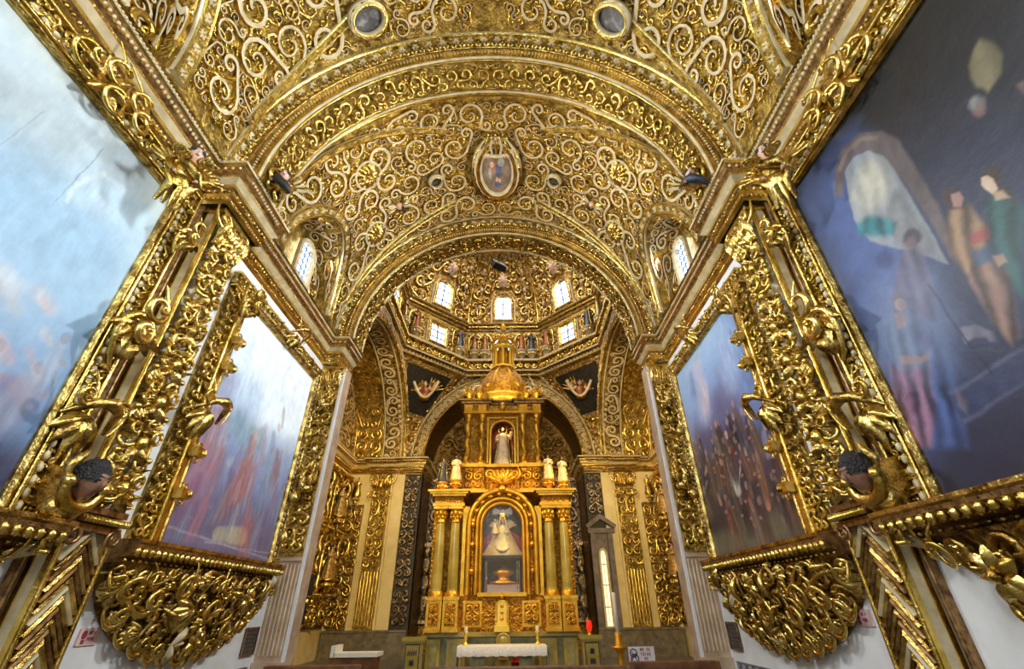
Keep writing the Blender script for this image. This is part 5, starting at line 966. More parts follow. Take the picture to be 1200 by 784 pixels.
# pendentives up to the octagon
OA = 5.15; tn = math.tan(pi / 8)
def octo(r, k): t = (k + .5) * pi / 4; return A_([r / cos(pi / 8) * sin(t), CY + r / cos(pi / 8) * cos(t)])
ZR = 12.6
for i, (sx, sy) in enumerate(((-1, 1), (1, 1), (-1, -1), (1, -1))):
    c = A_([sx * CX, CY + sy * 5.2, 8.3]); e0 = A_([sx * OA * tn, CY + sy * OA, ZR]); e1 = A_([sx * OA, CY + sy * OA * tn, ZR])
    q = np.linspace(0, 1, 14); v = []
    for t in q:
        top = e0 + (e1 - e0) * t; row = [c + (top - c) * w + A_([sx, sy, 0]) * .28 * sin(pi * w) * 1. for w in q]; v.append(row)
    mb = MB(); G = A_(v); mb.add(G.reshape(-1, 3), grid_faces(14, 14), 0); D_ = G[2:12, 6:13] - A_([sx, sy, 0]) * .05; mb.add(D_.reshape(-1, 3), grid_faces(10, 7), 1); pend = struct('wall_pendentive_%s' % ('rear_left', 'rear_right', 'front_left', 'front_right')[i], mb, [GOLDF, DARK])
    if sy > 0:
        mb = MB(); rg = np.random.default_rng(7)
        for a_i in range(14):
            for b_i in range(3, 14):
                if 2 <= a_i < 12 and 6 <= b_i < 13: continue
                p_ = G[a_i, b_i] - A_([sx, sy, 0]) * .05; ball(mb, p_, .07 + .06 * rg.random(), 6, 4, a_i % 2); ball(mb, p_ + rg.normal(size=3) * .1, .06, 6, 4, b_i % 2)
        mb.build('pendentive_carving', [GOLD, GOLDV], pend)
    if sy > 0:
        root = thing('pendentive_angel', 'carved angel with looping pale ribbon on the %s dark corner below the drum' % ('left' if sx < 0 else 'right'), 'angel', (sx * 4.0, CY + 4.0, 11.2))
        f = place((sx * 3.95, CY + 3.75, 10.9), 1, 0); 
        mb = MB(f); head(mb, (0, 0, .62), .15, 1, 2, 'curly'); lathe(mb, [(.05, -.3), (.26, -.2), (.3, .05), (.22, .3), (.08, .44), (.06, .5)], k=12, m=0)
        for e in (-1, 1): tube(mb, A_([(e * .2, 0, .35), (e * .42, -.1, .2), (e * .5, -.2, .45)]), [.08, .07, .05], 7, 1); hand(mb, (e * .5, -.2, .45), (0, -.2, 1), .04, 1)
        mb.build('body', [ROBES['orange'], SKIN, HAIR], root)
        for e in (-1, 1):
            mb = MB(f)
            for j in range(6): an = .1 + j * .25; sweep(mb, A_([(e * .1, .12, .3), (e * (.1 + .5 * cos(an)), .16, .3 + .5 * sin(an)), (e * (.1 + .8 * cos(an)), .12, .3 + .8 * sin(an))]), circ(1, 6) * A_([1, .35]), [.05, .08, .02], up=(0, 1, 0), m=0)
            mb.build('wing', GOLDV, root)
        mb = MB(f); t = np.linspace(-1, 1, 24); tube(mb, np.stack([-sx * .1 + .62 * t, -.35 + 0 * t, -.28 + .85 * t ** 2], -1), .07, 7, 0, up=(0, 1, 0)); mb.build('ribbon', CREAM, root)
        mb = MB(); # carved borders round the dark field
        for (p, q2) in ((e0, e1), (c, e0), (c, e1)):
            t = np.linspace(.02, .98, 20)[:, None]; P = p + (q2 - p) * t; P = P + (A_([sx, sy, 0]) * .28 * np.sin(pi * (P[:, 2:3] - 8.3) / 4.3)) - A_([sx, sy, 0]) * .1
            tube(mb, P, .09, 7, 0); 
            for pp in P: ball(mb, pp - A_([sx, sy, 0]) * .06, .10, 6, 4, 1)
        mb.build('pendentive_border', [GOLDV, CREAM], pend)

# ------------------------------------------------------------------ drum and dome
def octring(mb, prof, mats):
    P = A_([[*octo(1, k)] for k in range(8)]);
    v = []
    for (out, z) in prof:
        for k in range(8): v.append([*octo(OA - out, k), z])
    mb.add(A_(v), grid_faces(len(prof), 8, wrap=True), np.repeat(mats, 8), False)
mb = MB(); octring(mb, [(0, ZR - .1), (0, 15.6)], [0]); struct('wall_drum', mb, GOLDF)
mb = MB(); octring(mb, [(0, ZR - .15), (.25, ZR - .1), (.25, ZR), (.42, ZR + .12), (.42, ZR + .2), (.3, ZR + .24), (.3, ZR + .62), (.5, ZR + .72), (.5, ZR + .84), (0, ZR + .86)], [1, 0, 1, 2, 0, 3, 1, 2, 0])
for k in range(8):
    A, B = octo(OA, k - 1), octo(OA, k); d = unit(B - A); nrm = -A_([d[1], -d[0]]) * 1.; mid = (A + B) / 2
    if np.dot(nrm, A_([0, CY]) - mid) < 0: nrm = -nrm
    L = np.linalg.norm(B - A)
    ff = lambda v, A=A, d=d, nrm=nrm: np.stack([A[0] + d[0] * v[:, 0] + nrm[0] * v[:, 2], A[1] + d[1] * v[:, 0] + nrm[1] * v[:, 2], v[:, 1]], -1)
    mb.f = ff
    field(mb, (.15, L - .15, ZR + .25, ZR + .62), .05, .17, 150 + k, 'round', None, 'a', w=.25, h=.12, m=(0, 1), leaves=1.3, tries=300, n=10, h0=.3)
    beads(mb, (.1, ZR - .08, .27), (L - .1, ZR - .08, .27), 34, .05, 2, 5); beads(mb, (.15, ZR + .70, .48), (L - .15, ZR + .70, .48), 34, .05, 0, 5)
    mb.f = None
struct('trim_10', mb, [GOLD, GOLDV, CREAM, GOLDF])
mb = MB(); octring(mb, [(.02, 15.3), (.06, 15.42), (.18, 15.46), (.18, 15.54), (.3, 15.62), (.3, 15.7), (.42, 15.78), (.42, 15.86), (.1, 15.92)], [1, 0, 2, 0, 1, 0, 2, 0])
for k in range(8):
    A, B = octo(OA, k - 1), octo(OA, k); t = np.linspace(.03, .97, 40)[:, None]
    for out, z, r in ((.2, 15.5, .04), (.34, 15.66, .04), (.44, 15.82, .045)):
        cc = A_([0, CY]); P = A + (B - A) * t; P = cc + (P - cc) * ((OA - out - .01) / OA)
        for p in P: ball(mb, (*p, z), r, 5, 4, 0)
struct('trim_11', mb, [GOLDV, GOLD, CREAM])
# dome
ZD, RD, HD = 15.9, OA - .12, 4.9
def dome_pt(k, u, w):  # face k, u in -1..1 across, w 0..1 up
    ph = w * pi / 2; ap = RD * np.cos(ph); z = ZD + HD * np.sin(ph); ang = k * pi / 4
    x = ap * tn * u; return np.stack([ap * np.sin(ang) + x * np.cos(ang), CY + ap * np.cos(ang) - x * np.sin(ang), z], -1)
mb = MB(); w = np.linspace(0, .98, 24); u = np.linspace(-1, 1, 5)
for kf in range(8):
    W_, U_ = np.meshgrid(w, u, indexing='ij'); mb.add(dome_pt(kf, U_, W_).reshape(-1, 3), grid_faces(24, 5), 0)
dome = struct('ceiling', mb, GOLDF)
for kf in range(8):
    mb = MB(lambda v, kf=kf: dome_pt(kf, v[:, 0] / 2.1, v[:, 1] / 7.0) - np.stack([np.sin(kf * pi / 4) * v[:, 2], np.cos(kf * pi / 4) * v[:, 2], .3 * v[:, 2]], -1))
    field(mb, (-2.0, 2.0, .05, 6.4), .09, .34, 170 + kf, 'round', lambda a, b: ~((np.abs(a) < .75) & (b < 1.95)), 'a', w=.22, h=.14, m=(0, 1), leaves=1.2, tries=900, n=11)
    for e in (-1, 1):
        for b in (.5, 1.4, 2.4, 3.4): rosette(mb, (e * 1.45, b, .1), .26, .12, 8, 0, 1); ball(mb, (e * 1.45, b - .4, .12), (.12, .18, .12), 8, 6, 1)
    rosette(mb, (0, 2.5, .15), .4, .14, 9, 1, 0); ball(mb, (0, 2.5, .28), (.16, .2, .12), 8, 6, 2)
    mb.build('dome_carving', [GOLDV, PCREAM, SKIN], dome)
    P = np.stack([dome_pt(kf, np.full(20, 1.), np.linspace(0, .95, 20))], 0)[0]; mb = MB(); tube(mb, P, .10, 7, 0); mb.build('dome_rib', GOLD, dome)
widx = 5
def owin(kf, w, z0, z1, apo, arched, tilt):
    """window on face kf of the octagon"""
    global widx
    ang = kf * pi / 4; n = A_([sin(ang), cos(ang), 0]); d = A_([cos(ang), -sin(ang), 0]); st, ct = sin(tilt), cos(tilt)
    up = A_([0, 0, ct]) - n * st; nin = -n * ct - A_([0, 0, st])
    O = A_([0, CY, 0]) + n * apo + A_([0, 0, z0])
    f = lambda v: O + v[:, 0:1] * d + v[:, 1:2] * up + v[:, 2:3] * nin
    H = z1 - z0; out = [(w, 0)] + ([(w * cos(a), H - w + w * sin(a)) for a in np.linspace(0, pi, 13)] if arched else [(w, H), (-w, H)]) + [(-w, 0)]
    mb = MB(f); path_bar(mb, [(a, b, .0) for a, b in out], A_([(-.10, 0), (-.10, .16), (0, .2), (.07, .16), (.07, 0)]), 0, closed=True); path_bar(mb, [(a * 1.22, b * 1.05 - .08, .0) for a, b in out], A_([(-.04, 0), (-.04, .1), (.04, .1), (.04, 0)]), 1, closed=True)
    fr = struct('window_%d' % widx, mb, [GOLDV, CREAM]); widx += 1
    mb = MB(f); prism(mb, out, .02, .04); mb.build('pane', WINM, fr)
    mb = MB(f); box(mb, (-.04, 0, .04), (.04, H, .09))
    for q in ((.25, .62) if arched else (.33, .66)): box(mb, (-w, H * q - .03, .04), (w, H * q + .03, .09))
    if not arched or kf in (7,):
        for q in (-.5, .5): box(mb, (w * q - .02, 0, .04), (w * q + .02, H * (.95 if arched else 1), .07))
    mb.build('glazing_bar', BLUE, fr)
for kf in range(8):
    owin(kf, .56, 16.15, 17.85, RD - .05, True, R_(9)); owin(kf, .55, 13.75, 14.95, OA - .06, False, 0)
# statues of the drum: two beside every window
SL = {0: 'behind the altar crown', 1: 'on the right slanting side', 7: 'on the left slanting side', 2: 'on the far right side', 6: 'on the far left side'}
RB = [('wine', 'green'), ('wine', 'wine'), ('orange', 'brown'), ('blue', 'orange'), ('brown', 'green'), ('green', 'wine')]
for kf in (0, 1, 7, 2, 6):
    ang = kf * pi / 4
    for j, u in enumerate((-1.62, -1.05, 1.05, 1.62) if kf == 0 else (-1.45, 1.45)):
        n = A_([sin(ang), cos(ang)]); d = A_([cos(ang), -sin(ang)]); p = A_([0, CY]) + n * (OA - .30) + d * u
        a, b = RB[(kf * 2 + j) % 6]
        if kf == 0: lab = 'niche saint statue below the centre dome window, %s of the four' % ('leftmost', 'second from left', 'third from left', 'rightmost')[j]
        else: lab = 'niche saint statue of the drum %s, %s of its window' % (SL[kf], 'left' if u < 0 else 'right')
        saint((p[0], p[1], 14.0), 1.22, -ang, a, b, lab, 'saints round the drum', ('beard', 'long', 'short')[j % 3], (ARM_A, ARM_B, ARM_C)[(j + kf) % 3], wide=.95, pedm=CREAM)
        mb = MB(place((p[0], p[1], 14.05), 1, -ang)); t = np.linspace(0, pi, 15)
        tube(mb, np.stack([.36 * np.cos(t), 0 * t + .22, .75 + .45 * np.sin(t)], -1), .06, 6, 0, up=(0, 1, 0))
        for e in (-1, 1): tube(mb, A_([(e * .36, .22, -.3), (e * .36, .22, .75)]), .05, 6, 0, up=(0, 1, 0)); ball(mb, (e * .36, .16, .1), .08, 6, 4, 1)
        for q in t: leaf(mb, (.36 * cos(q), .75 + .45 * sin(q), 0), q, .01, .01, .01)
        tag = mb.build('niche_surround', [GOLD, GOLDV], bpy.data.objects['wall_drum'])
# little crest above windows (carving on the drum wall)
for kf in range(8):
    A, B = octo(OA, kf - 1), octo(OA, kf); d = unit(B - A); mid = (A + B) / 2; nrm = unit(A_([0, CY]) - mid); L = np.linalg.norm(B - A)
    mb = MB(lambda v, mid=mid, d=d, nrm=nrm: np.stack([mid[0] + d[0] * v[:, 0] + nrm[0] * v[:, 2], mid[1] + d[1] * v[:, 0] + nrm[1] * v[:, 2], v[:, 1]], -1))
    field(mb, (-L / 2 + .1, L / 2 - .1, 13.5, 15.3), .05, .16, 190 + kf, 'round', lambda a, b: ~((np.abs(a) < .75) & (b > 13.55) & (b < 15.15)), 'a', w=.24, h=.1, m=(0, 1), leaves=1.3, tries=700, n=9)
    mb.build('drum_carving', [GOLDV, PCREAM], bpy.data.objects['wall_drum'])
# black floodlight hung under the dome
root = thing('floodlight', 'black box floodlight hanging at the top under the dome edge', 'floodlight', (-.02, 13.0, 12.88))
mb = MB(place((-.02, 13.0, 12.88), 1, R_(35), R_(-30))); box(mb, (-.27, -.10, -.17), (.27, .10, .17)); mb.build('housing', BLACK, root)
mb = MB(place((-.02, 13.0, 12.88), 1, R_(35), R_(-30))); box(mb, (-.23, -.115, -.13), (.23, -.1, .13)); 
for j in range(7): box(mb, (-.25, .10, -.15 + j * .045), (.25, .14, -.13 + j * .045))
mb.build('lens_and_fins', MESHB, root)
mb = MB(); tube(mb, A_([(-.02, 13.0, 12.95), (-.02, 12.0, 14.2), (-.02, 11.2, 14.3)]), .02, 6); mb.build('bracket', BLACK, root)

# ------------------------------------------------------------------ cornice, pilasters and altarpieces of the arms
for s in (-1, 1):
    mb = MB(); K = 8.0 - 8.02
    path = [(s * XE, 11.2), (s * XE, YR), (s * 6.35, YR), (s * 6.35, YR - .22), (s * 5.15, YR - .22), (s * 5.15, YR - .02), (s * 4.85, YR - .02), (s * 4.85, YR - .3), (s * 4.0, YR - .3), (s * 4.0, YR), (s * AR, YR + .2), (s * AR, 24.5)]
    cornice(mb, path, [(a * 1.3, b) for a, b in PROF], PM, side=s)
    for (x0, y0), (x1, y1) in zip(path[:-1], path[1:]):
        L = math.hypot(x1 - x0, y1 - y0)
        if L < .5: continue
        if abs(x1 - x0) < .01: beads(mb, (x0 - s * .16, y0, 7.48), (x0 - s * .16, y1, 7.48), int(L / .11), .045, 2, 5); beads(mb, (x0 - s * .38, y0, 7.83), (x0 - s * .38, y1, 7.83), int(L / .1), .035, 3, 5)
        else: beads(mb, (x0, y0 - .16, 7.48), (x1, y0 - .16, 7.48), int(L / .11), .045, 2, 5); beads(mb, (x0, y0 - .38, 7.83), (x1, y0 - .38, 7.83), int(L / .1), .035, 3, 5)
    struct('trim_%d' % (12 if s < 0 else 13), mb, EMATS)
    fr = lambda v, s=s: np.stack([s * v[:, 0], YR - v[:, 2], v[:, 1]], -1)
    side = 'left' if s < 0 else 'right'
    mb = MB(fr); box(mb, (AR, 0, 0), (XE, 7.35, .03), 0); box(mb, (4.75, 0, 0), (5.2, 7.3, .12), 0); box(mb, (AR, 0, 0), (4.78, 7.3, .05), 1); box(mb, (AR - .02, 0, 0), (7.4, .9, .30), 2); box(mb, (AR - .02, .9, 0), (7.4, .98, .36), 2)
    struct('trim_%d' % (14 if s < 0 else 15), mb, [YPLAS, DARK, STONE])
    # rear pilaster
    root = thing('crossing_pilaster', 'ochre lit fluted pilaster with gilt scroll shaft on the rear wall, %s of the altar' % side, 'pilaster', (s * 5.75, YR, .98))
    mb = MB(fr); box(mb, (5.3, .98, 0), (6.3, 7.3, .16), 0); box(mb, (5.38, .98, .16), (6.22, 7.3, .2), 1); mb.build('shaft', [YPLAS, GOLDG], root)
    mb = MB(fr)
    for j in range(6): tube(mb, A_([(5.46 + j * .135, 1.1, .2), (5.46 + j * .135, 3.1, .2)]), .045, 7, 0, up=(1, 0, 0))
    mb.build('fluting', GOLD, root)
    mb = MB(fr); field(mb, (5.42, 6.18, 3.2, 6.6), .06, .2, 201, 'round', None, 'a', w=.2, h=.12, m=(0, 1), leaves=1.3, tries=700, n=12, h0=.2); mb.build('scroll_relief', [GOLD, GOLDV], root)
    mb = MB(fr)
    for e in (-1, 1): volute(mb, (5.8 + e * .4, 7.05, .32), .22, -pi / 2 * .6, e, rad=.22); volute(mb, (5.8 + e * .42, 6.3, .3), .16, pi / 2, -e, rad=.25)
    for j in range(8): leaf(mb, (5.4 + j * .115, 6.6, .2), pi / 2, .5, .07, .14, .05, j % 2, .12)
    head(mb, (5.8, 6.75, .42), .1, 0, 1) if False else ball(mb, (5.8, 6.75, .38), (.14, .2, .12), 8, 6, 0); mb.build('capital', [GOLD, GOLDV], root)
    # column of carving with a niche statue
    root = thing('niche_altar_panel', 'tall gilt scroll panel carrying a small statue, %s end of the rear wall' % side, 'altarpiece', (s * 6.85, YR, 1.0))
    mb = MB(fr); box(mb, (6.55, 1.0, 0), (7.3, 5.9, .12), 0); mb.build('backing', GOLDD, root)
    mb = MB(fr); field(mb, (6.5, 7.35, 1.05, 5.6), .08, .25, 205, 'round', None, 'a', w=.2, h=.22, m=(0, 1), leaves=1.3, tries=700, n=12, h0=.12)
    for b in (1.3, 5.55): 
        for e in (-1, 1): volute(mb, (6.92 + e * .24, b, .3), .18, pi / 2, e, rad=.25)
    mb.build('scroll_relief', [GOLD, GOLDV], root)
    saint((s * 6.92, YR - .32, 6.25), .85, 0, 'gold', 'brown', 'gilded saint statue on a bracket above the scroll panel, %s of the altar' % side, 'gilded bracket saints', 'long', ARM_B, wide=1.2)
    # end wall altarpiece
    fe = fwall(s, XE)
    root = thing('side_altarpiece', 'golden carved altarpiece covering the %s end wall of the crossing' % side, 'altarpiece', (s * 7.4, 18.5, 1.1))
    mb = MB(fe); box(mb, (14.0, 1.1, 0), (21.7, 7.2, .1), 0); 
    for z in (2.2, 4.6, 7.0): box(mb, (14.0, z - .07, 0), (21.7, z + .07, .4), 1); beads(mb, (14.0, z, .4), (21.7, z, .4), 60, .06, 2, 5)
    mb.build('backing', [GOLDD, GOLD, GOLDV], root)
    mb = MB(fe); field(mb, (14.0, 21.6, 1.15, 7.1), .10, .36, 211, 'round', None, 'a', w=.2, h=.25, m=(0, 1), leaves=1.4, tries=1200, n=12, h0=.1); mb.build('scroll_relief', [GOLD, GOLDV], root)
    for yy in (14.4, 16.6, 19.1, 21.2):
        for (za, zb) in ((2.3, 4.5), (4.7, 6.9)):
            mb = MB(fe); lathe(mb, [(.12, za), (.16, za + .1), (.1, za + .2), (.14, (za + zb) / 2), (.09, zb - .3), (.17, zb - .12), (.17, zb)], k=9) if False else None
            q = np.linspace(za, zb, 26); t = q * 9; P = np.stack([yy + .05 * np.cos(t), q, .36 + .05 * np.sin(t)], -1); tube(mb, P, .10, 7, 0, up=(1, 0, 0)); tube(mb, P + A_([.08, 0, .06]), .03, 5, 1, up=(1, 0, 0)); box(mb, (yy - .15, zb - .15, .2), (yy + .15, zb, .55), 1); box(mb, (yy - .15, za, .2), (yy + .15, za + .15, .55), 1)
            mb.build('twisted_column', [GOLDV, GOLD], root)
    for (yy, zz, rb, q) in ((17.85, 2.75, 'wine', 'lower'), (20.15, 2.75, 'brown', 'lower'), (20.15, 5.1, 'brown', 'upper'), (17.85, 5.1, 'wine', 'upper')):
        nm = '%s statue of the %s end wall altarpiece, %s rear wall' % (q, side, 'nearer the' if yy > 19 else 'farther from the')
        mb = MB(fe); a = np.linspace(0, pi, 16); P = [(yy + .48, zz - .4, .3)] + [(yy + .48 * cos(t), zz + .95 + .42 * sin(t), .3) for t in a] + [(yy - .48, zz - .4, .3)]
        tube(mb, A_(P), .07, 7, 0); prism(mb, A_(P)[:, :2], .1, .2, 1); mb.build('niche_frame', [GOLD, DARK], root)
        saint((s * (XE - .5), yy, zz), 1.25, s * -pi / 2 * .8, rb, 'green', nm, None, 'beard', ARM_A, ped=True, wide=1.2)
    # tarnished altarpiece strip beside the baldachin
    root = thing('tarnished_retable', 'dark silvery carved retable in the shadow of the apse, %s of the altar' % side, 'altarpiece', (s * 3.2, 24.4, 1.2))
    fa = lambda v, s=s: np.stack([s * v[:, 0], 24.45 - v[:, 2], v[:, 1]], -1)
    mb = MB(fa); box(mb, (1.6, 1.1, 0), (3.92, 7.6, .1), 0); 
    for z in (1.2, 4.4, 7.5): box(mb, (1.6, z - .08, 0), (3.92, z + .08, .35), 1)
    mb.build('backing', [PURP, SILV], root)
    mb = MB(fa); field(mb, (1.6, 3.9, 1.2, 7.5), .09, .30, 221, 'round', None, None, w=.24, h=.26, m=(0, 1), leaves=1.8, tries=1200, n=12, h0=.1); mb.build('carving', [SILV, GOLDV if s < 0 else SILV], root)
    for xx in (3.7, 2.9):
        mb = MB(fa); q = np.linspace(1.4, 4.3, 30); t = q * 8; P = np.stack([xx + .06 * np.cos(t), q, .42 + .06 * np.sin(t)], -1); tube(mb, P, .12, 7, 0, up=(1, 0, 0)); tube(mb, P + A_([.08, 0, .08]), .035, 5, 1, up=(1, 0, 0)); mb.build('twisted_column', [SILV, GOLDV], root)
    # carving on the jamb of the rear arch
    mb = MB(fr); field(mb, (4.02, 4.72, 1.1 if s < 0 else 5.4, 7.2), .06, .2, 231, 'round', None, 'a', w=.24, h=.2, m=(0, 1), leaves=1.6, tries=900, n=11, h0=.04)
    struct('trim_%d' % (16 if s < 0 else 17), mb, [SILV, GOLDV])
# dark stone doorway with a bright opening on the right
fd = lambda v: np.stack([v[:, 0], YR - .05 - v[:, 2], v[:, 1]], -1)
mb = MB(fd); box(mb, (3.95, .98, 0), (4.16, 4.7, .22), 0); box(mb, (4.72, .98, 0), (4.95, 4.7, .22), 0); box(mb, (3.85, 4.55, 0), (5.05, 4.75, .3), 0); path_bar(mb, [(3.8, 4.8, .15), (4.45, 5.25, .15), (5.1, 4.8, .15)], A_([(-.09, -.15), (-.09, .2), (.09, .2), (.09, -.15)]), 0)
op = [(4.60, .98)] + [(4.44 + .16 * cos(a), 3.55 + .36 * sin(a)) for a in np.linspace(0, pi, 11)] + [(4.28, .98)]
path_bar(mb, [(a, b, .12) for a, b in op], A_([(-.04, -.1), (-.04, .08), (.04, .08), (.04, -.1)]), 1, closed=True); box(mb, (4.16, .98, 0), (4.72, 4.6, .06), 0)
dr = struct('door_1', mb, [PURP, CREAM])
mb = MB(fd); prism(mb, op, .07, .09); mb.build('bright_opening', emis('pale_daylit_door_glass', (1., .90, .62), .75), dr)
mb = MB(fd)
for z in (1.7, 2.5, 3.3): box(mb, (4.22, z - .02, .09), (4.66, z + .02, .12))
box(mb, (4.43, .98, .09), (4.45, 3.9, .12)); mb.build('glazing_bar', CREAM, dr)

# ------------------------------------------------------------------ golden baldachin altar
BX, BY = .10, 16.3      # centre
YF = 14.5               # front plane of the lower stage
def ff(Y): return lambda v: np.stack([BX + v[:, 0], Y - v[:, 2], v[:, 1]], -1)
bal = thing('baldachin_altar', 'tall golden altar canopy with onyx columns standing in the middle of the crossing', 'altar', (BX, BY, 0))
def stepped(mb, hw, y0, y1, z0, z1, m, grow=0.):
    box(mb, (BX - hw - grow, y0 - grow, z0), (BX + hw + grow, y1 + grow, z1), m)
YB = BY * 2 - YF
mb = MB(); stepped(mb, 2.05, YF, YB, 0, 1.05, 0); stepped(mb, 2.15, YF - .1, YB, 1.05, 1.16, 1); 
for x0, x1 in ((-2.05, -1.62), (-1.5, -.95), (.95, 1.5), (1.62, 2.05)): box(mb, (BX + x0 + .03, YF - .12, .12), (BX + x1 - .03, YF, 1.0), 2); box(mb, (BX + x0 + .12, YF - .15, .22), (BX + x1 - .12, YF - .1, .92), 0)
mb.build('onyx_base', [ONYXG, ONYX, ONYX], bal)
mb = MB(); stepped(mb, 2.0, YF + .02, YB - .1, 1.16, 2.0, 0)
for x in (-1.87, -1.42, 1.42, 1.87): box(mb, (BX + x - .21, YF - .24, 1.2), (BX + x + .21, YF + .1, 1.92), 1); box(mb, (BX + x - .14, YF - .26, 1.3), (BX + x + .14, YF - .22, 1.82), 2)
for x in (-1.87, -1.42, 1.42, 1.87): box(mb, (BX + x - .24, YF - .28, 1.16), (BX + x + .24, YF + .1, 1.24), 1); box(mb, (BX + x - .24, YF - .28, 1.9), (BX + x + .24, YF + .1, 1.99), 1)
for x in (-.82, .82): box(mb, (BX + x - .26, YF - .05, 1.26), (BX + x + .26, YF + .05, 1.88), 1); box(mb, (BX + x - .2, YF - .065, 1.32), (BX + x + .2, YF, 1.82), 2)
mb.f = ff(YF - .05)
for x in (-.82, .82): field(mb, (x - .19, x + .19, 1.33, 1.81), .04, .1, 301, 'round', None, 'a', w=.25, h=.04, m=(1, 1), leaves=1, tries=200, n=9)
mb.f = ff(YF + .24)
for x in (-1.87, -1.42, 1.42, 1.87): field(mb, (x - .12, x + .12, 1.32, 1.8), .03, .07, 302, 'round', None, 'a', w=.25, h=.04, m=(1, 1), leaves=1, tries=150, n=8, h0=.5) if False else None
for x in (-1.87, -1.42, 1.42, 1.87):
    mb.f = ff(YF - .26); field(mb, (x - .12, x + .12, 1.32, 1.8), .03, .07, 302, 'round', None, 'a', w=.25, h=.04, m=(1, 1), leaves=1, tries=150, n=8)
mb.build('pedestal_stage', [ALTD, ALTG, ALTD], bal)
for i, x in enumerate((-1.87, -1.42, 1.42, 1.87)):
    for (yy, on) in ((YF - .02, True), (YF + .5, abs(x) > 1.6)):
        if not on: continue
        mb = MB(lambda v, x=x, yy=yy: v + A_([BX + x + (.0 if yy < YF + .2 else -math.copysign(.02, x)), yy, 0]))
        lathe(mb, [(.19, 1.99), (.19, 2.06), (.165, 2.10), (.17, 2.13), (.145, 2.16), (.15, 2.2), (.148, 2.8), (.13, 3.92)], k=18, m=0); lathe(mb, [(.2, 1.98), (.2, 2.07), (.17, 2.12)], k=16, m=1); shaft = mb.build('column', [ONYX, ALTG], bal); mb = MB(mb.f); lathe(mb, [(.13, 3.9), (.16, 3.93), (.13, 3.98), (.13, 4.05), (.19, 4.25), (.21, 4.32)], k=14, m=1)
        for t in np.arange(8) * pi / 4: mb2 = None; ball(mb, (.17 * cos(t), .17 * sin(t), 4.18), (.05, .05, .09), 6, 4, 1); ball(mb, (.15 * cos(t + .4), .15 * sin(t + .4), 4.07), (.04, .04, .06), 6, 4, 1)
        box(mb, (-.22, -.22, 4.3), (.22, .22, 4.38), 1)
        mb.build('capital', [ONYX, ALTG], shaft)
mb = MB()
for s in (-1, 1):
    x0, x1 = sorted((BX + s * 1.15, BX + s * 2.12))
    for z0, z1, g in ((4.38, 4.46, .0), (4.46, 4.66, -.05), (4.66, 4.72, .03), (4.72, 4.78, .1), (4.78, 4.84, .16)): box(mb, (x0 - g, YF - .26 - g, z0), (x1 + g, YB, z1), 0 if z1 != 4.66 else 1)
    for q in np.arange(x0, x1, .08): box(mb, (q, YF - .34, 4.66), (q + .045, YF - .26, 4.72), 0)
    # wall between columns
    box(mb, (x0, YF + .2, 2.0), (x1, YF + .3, 4.4), 1); box(mb, (BX + s * 1.1 - .1, YF, 2.0), (BX + s * 1.1 + .1, YF + .2, 4.4), 0)
mb.build('entablature', [ALTG, ALTD], bal)
# central niche: frame, reveal, back, glass
a = np.linspace(0, pi, 25); zi, ri = 3.86, .64
inner = [(ri, 2.06)] + [(ri * cos(t), zi + ri * sin(t)) for t in a] + [(-ri, 2.06)]
mb = MB(ff(YF)); 
for k_, (o_, h_, r_, m_) in enumerate(((0, .0, .05, 0), (.12, .04, .06, 0), (.24, .02, .035, 1), (.36, .10, .07, 0))):
    P = [(ri + o_, 2.02, h_)] + [((ri + o_) * cos(t), zi + (ri + o_) * sin(t), h_) for t in a] + [(-ri - o_, 2.02, h_)]; tube(mb, A_(P), r_, 8, m_)
P = np.array(inner); Q = P * 0; 
v = np.stack([np.c_[[(ri + .02) * x / ri if False else x for x in P[:, 0]], P[:, 1], np.zeros(len(P)) + 0], np.c_[P[:, 0] * 1.72, np.where(P[:, 1] > zi, zi + (P[:, 1] - zi) * 1.72, P[:, 1]), np.zeros(len(P))]], 1).reshape(-1, 3); mb.add(v, grid_faces(len(P), 2), 1)
v = np.stack([np.c_[P, np.zeros(len(P))], np.c_[P, np.full(len(P), -1.3)]], 1).reshape(-1, 3); mb.add(v, grid_faces(len(P), 2), 1)
path_bar(mb, [(-.7, 2.03, 0), (.7, 2.03, 0)], A_([(-.05, -.05), (-.05, .08), (.05, .08), (.05, -.05)]), 0)
for s in (-1, 1):
    for z in (2.6, 3.3, 3.85): ball(mb, (s * .88, z, .12), (.06, .09, .06), 8, 6, 0)
for t in np.linspace(.2, pi - .2, 9): leaf(mb, (.88 * cos(t), zi + .88 * sin(t), .1), t + pi / 2, .16, .06, .06, 0, 0)
ball(mb, (0, zi + 1.02, .15), (.12, .13, .1), 9, 6, 0)
mb.build('niche_frame', [ALTG, ALTD], bal)
mb = MB(); box(mb, (BX - .8, YF + 1.25, 2.0), (BX + .8, YF + 1.3, 4.6), 0); box(mb, (BX - .7, YF, 1.98), (BX + .7, YF + 1.3, 2.06), 1); 
for s in (-1, 1): v = A_([(BX + s * .64, YF + .7, 3.05), (BX + s * .30, YF + .9, 3.9), (BX + s * .64, YF + .95, 3.75), (BX + s * .64, YF + 1.1, 3.0)]); 
mb.build('niche_back', [DARK, ALTG], bal)
mb = MB()   # red curtains
for s in (-1, 1):
    q = np.linspace(0, 1, 12); t = np.linspace(0, 1, 8); Q, T2 = np.meshgrid(q, t, indexing='ij')
    x = BX + s * (.14 + .50 * Q); z = 3.08 + (.25 + .55 * (1 - Q * .55)) * T2; y = YF + .85 + .04 * np.sin(Q * 25); mb.add(np.stack([x, y, z], -1).reshape(-1, 3), grid_faces(12, 8), 0)
mb.build('red_curtain', RED, bal)
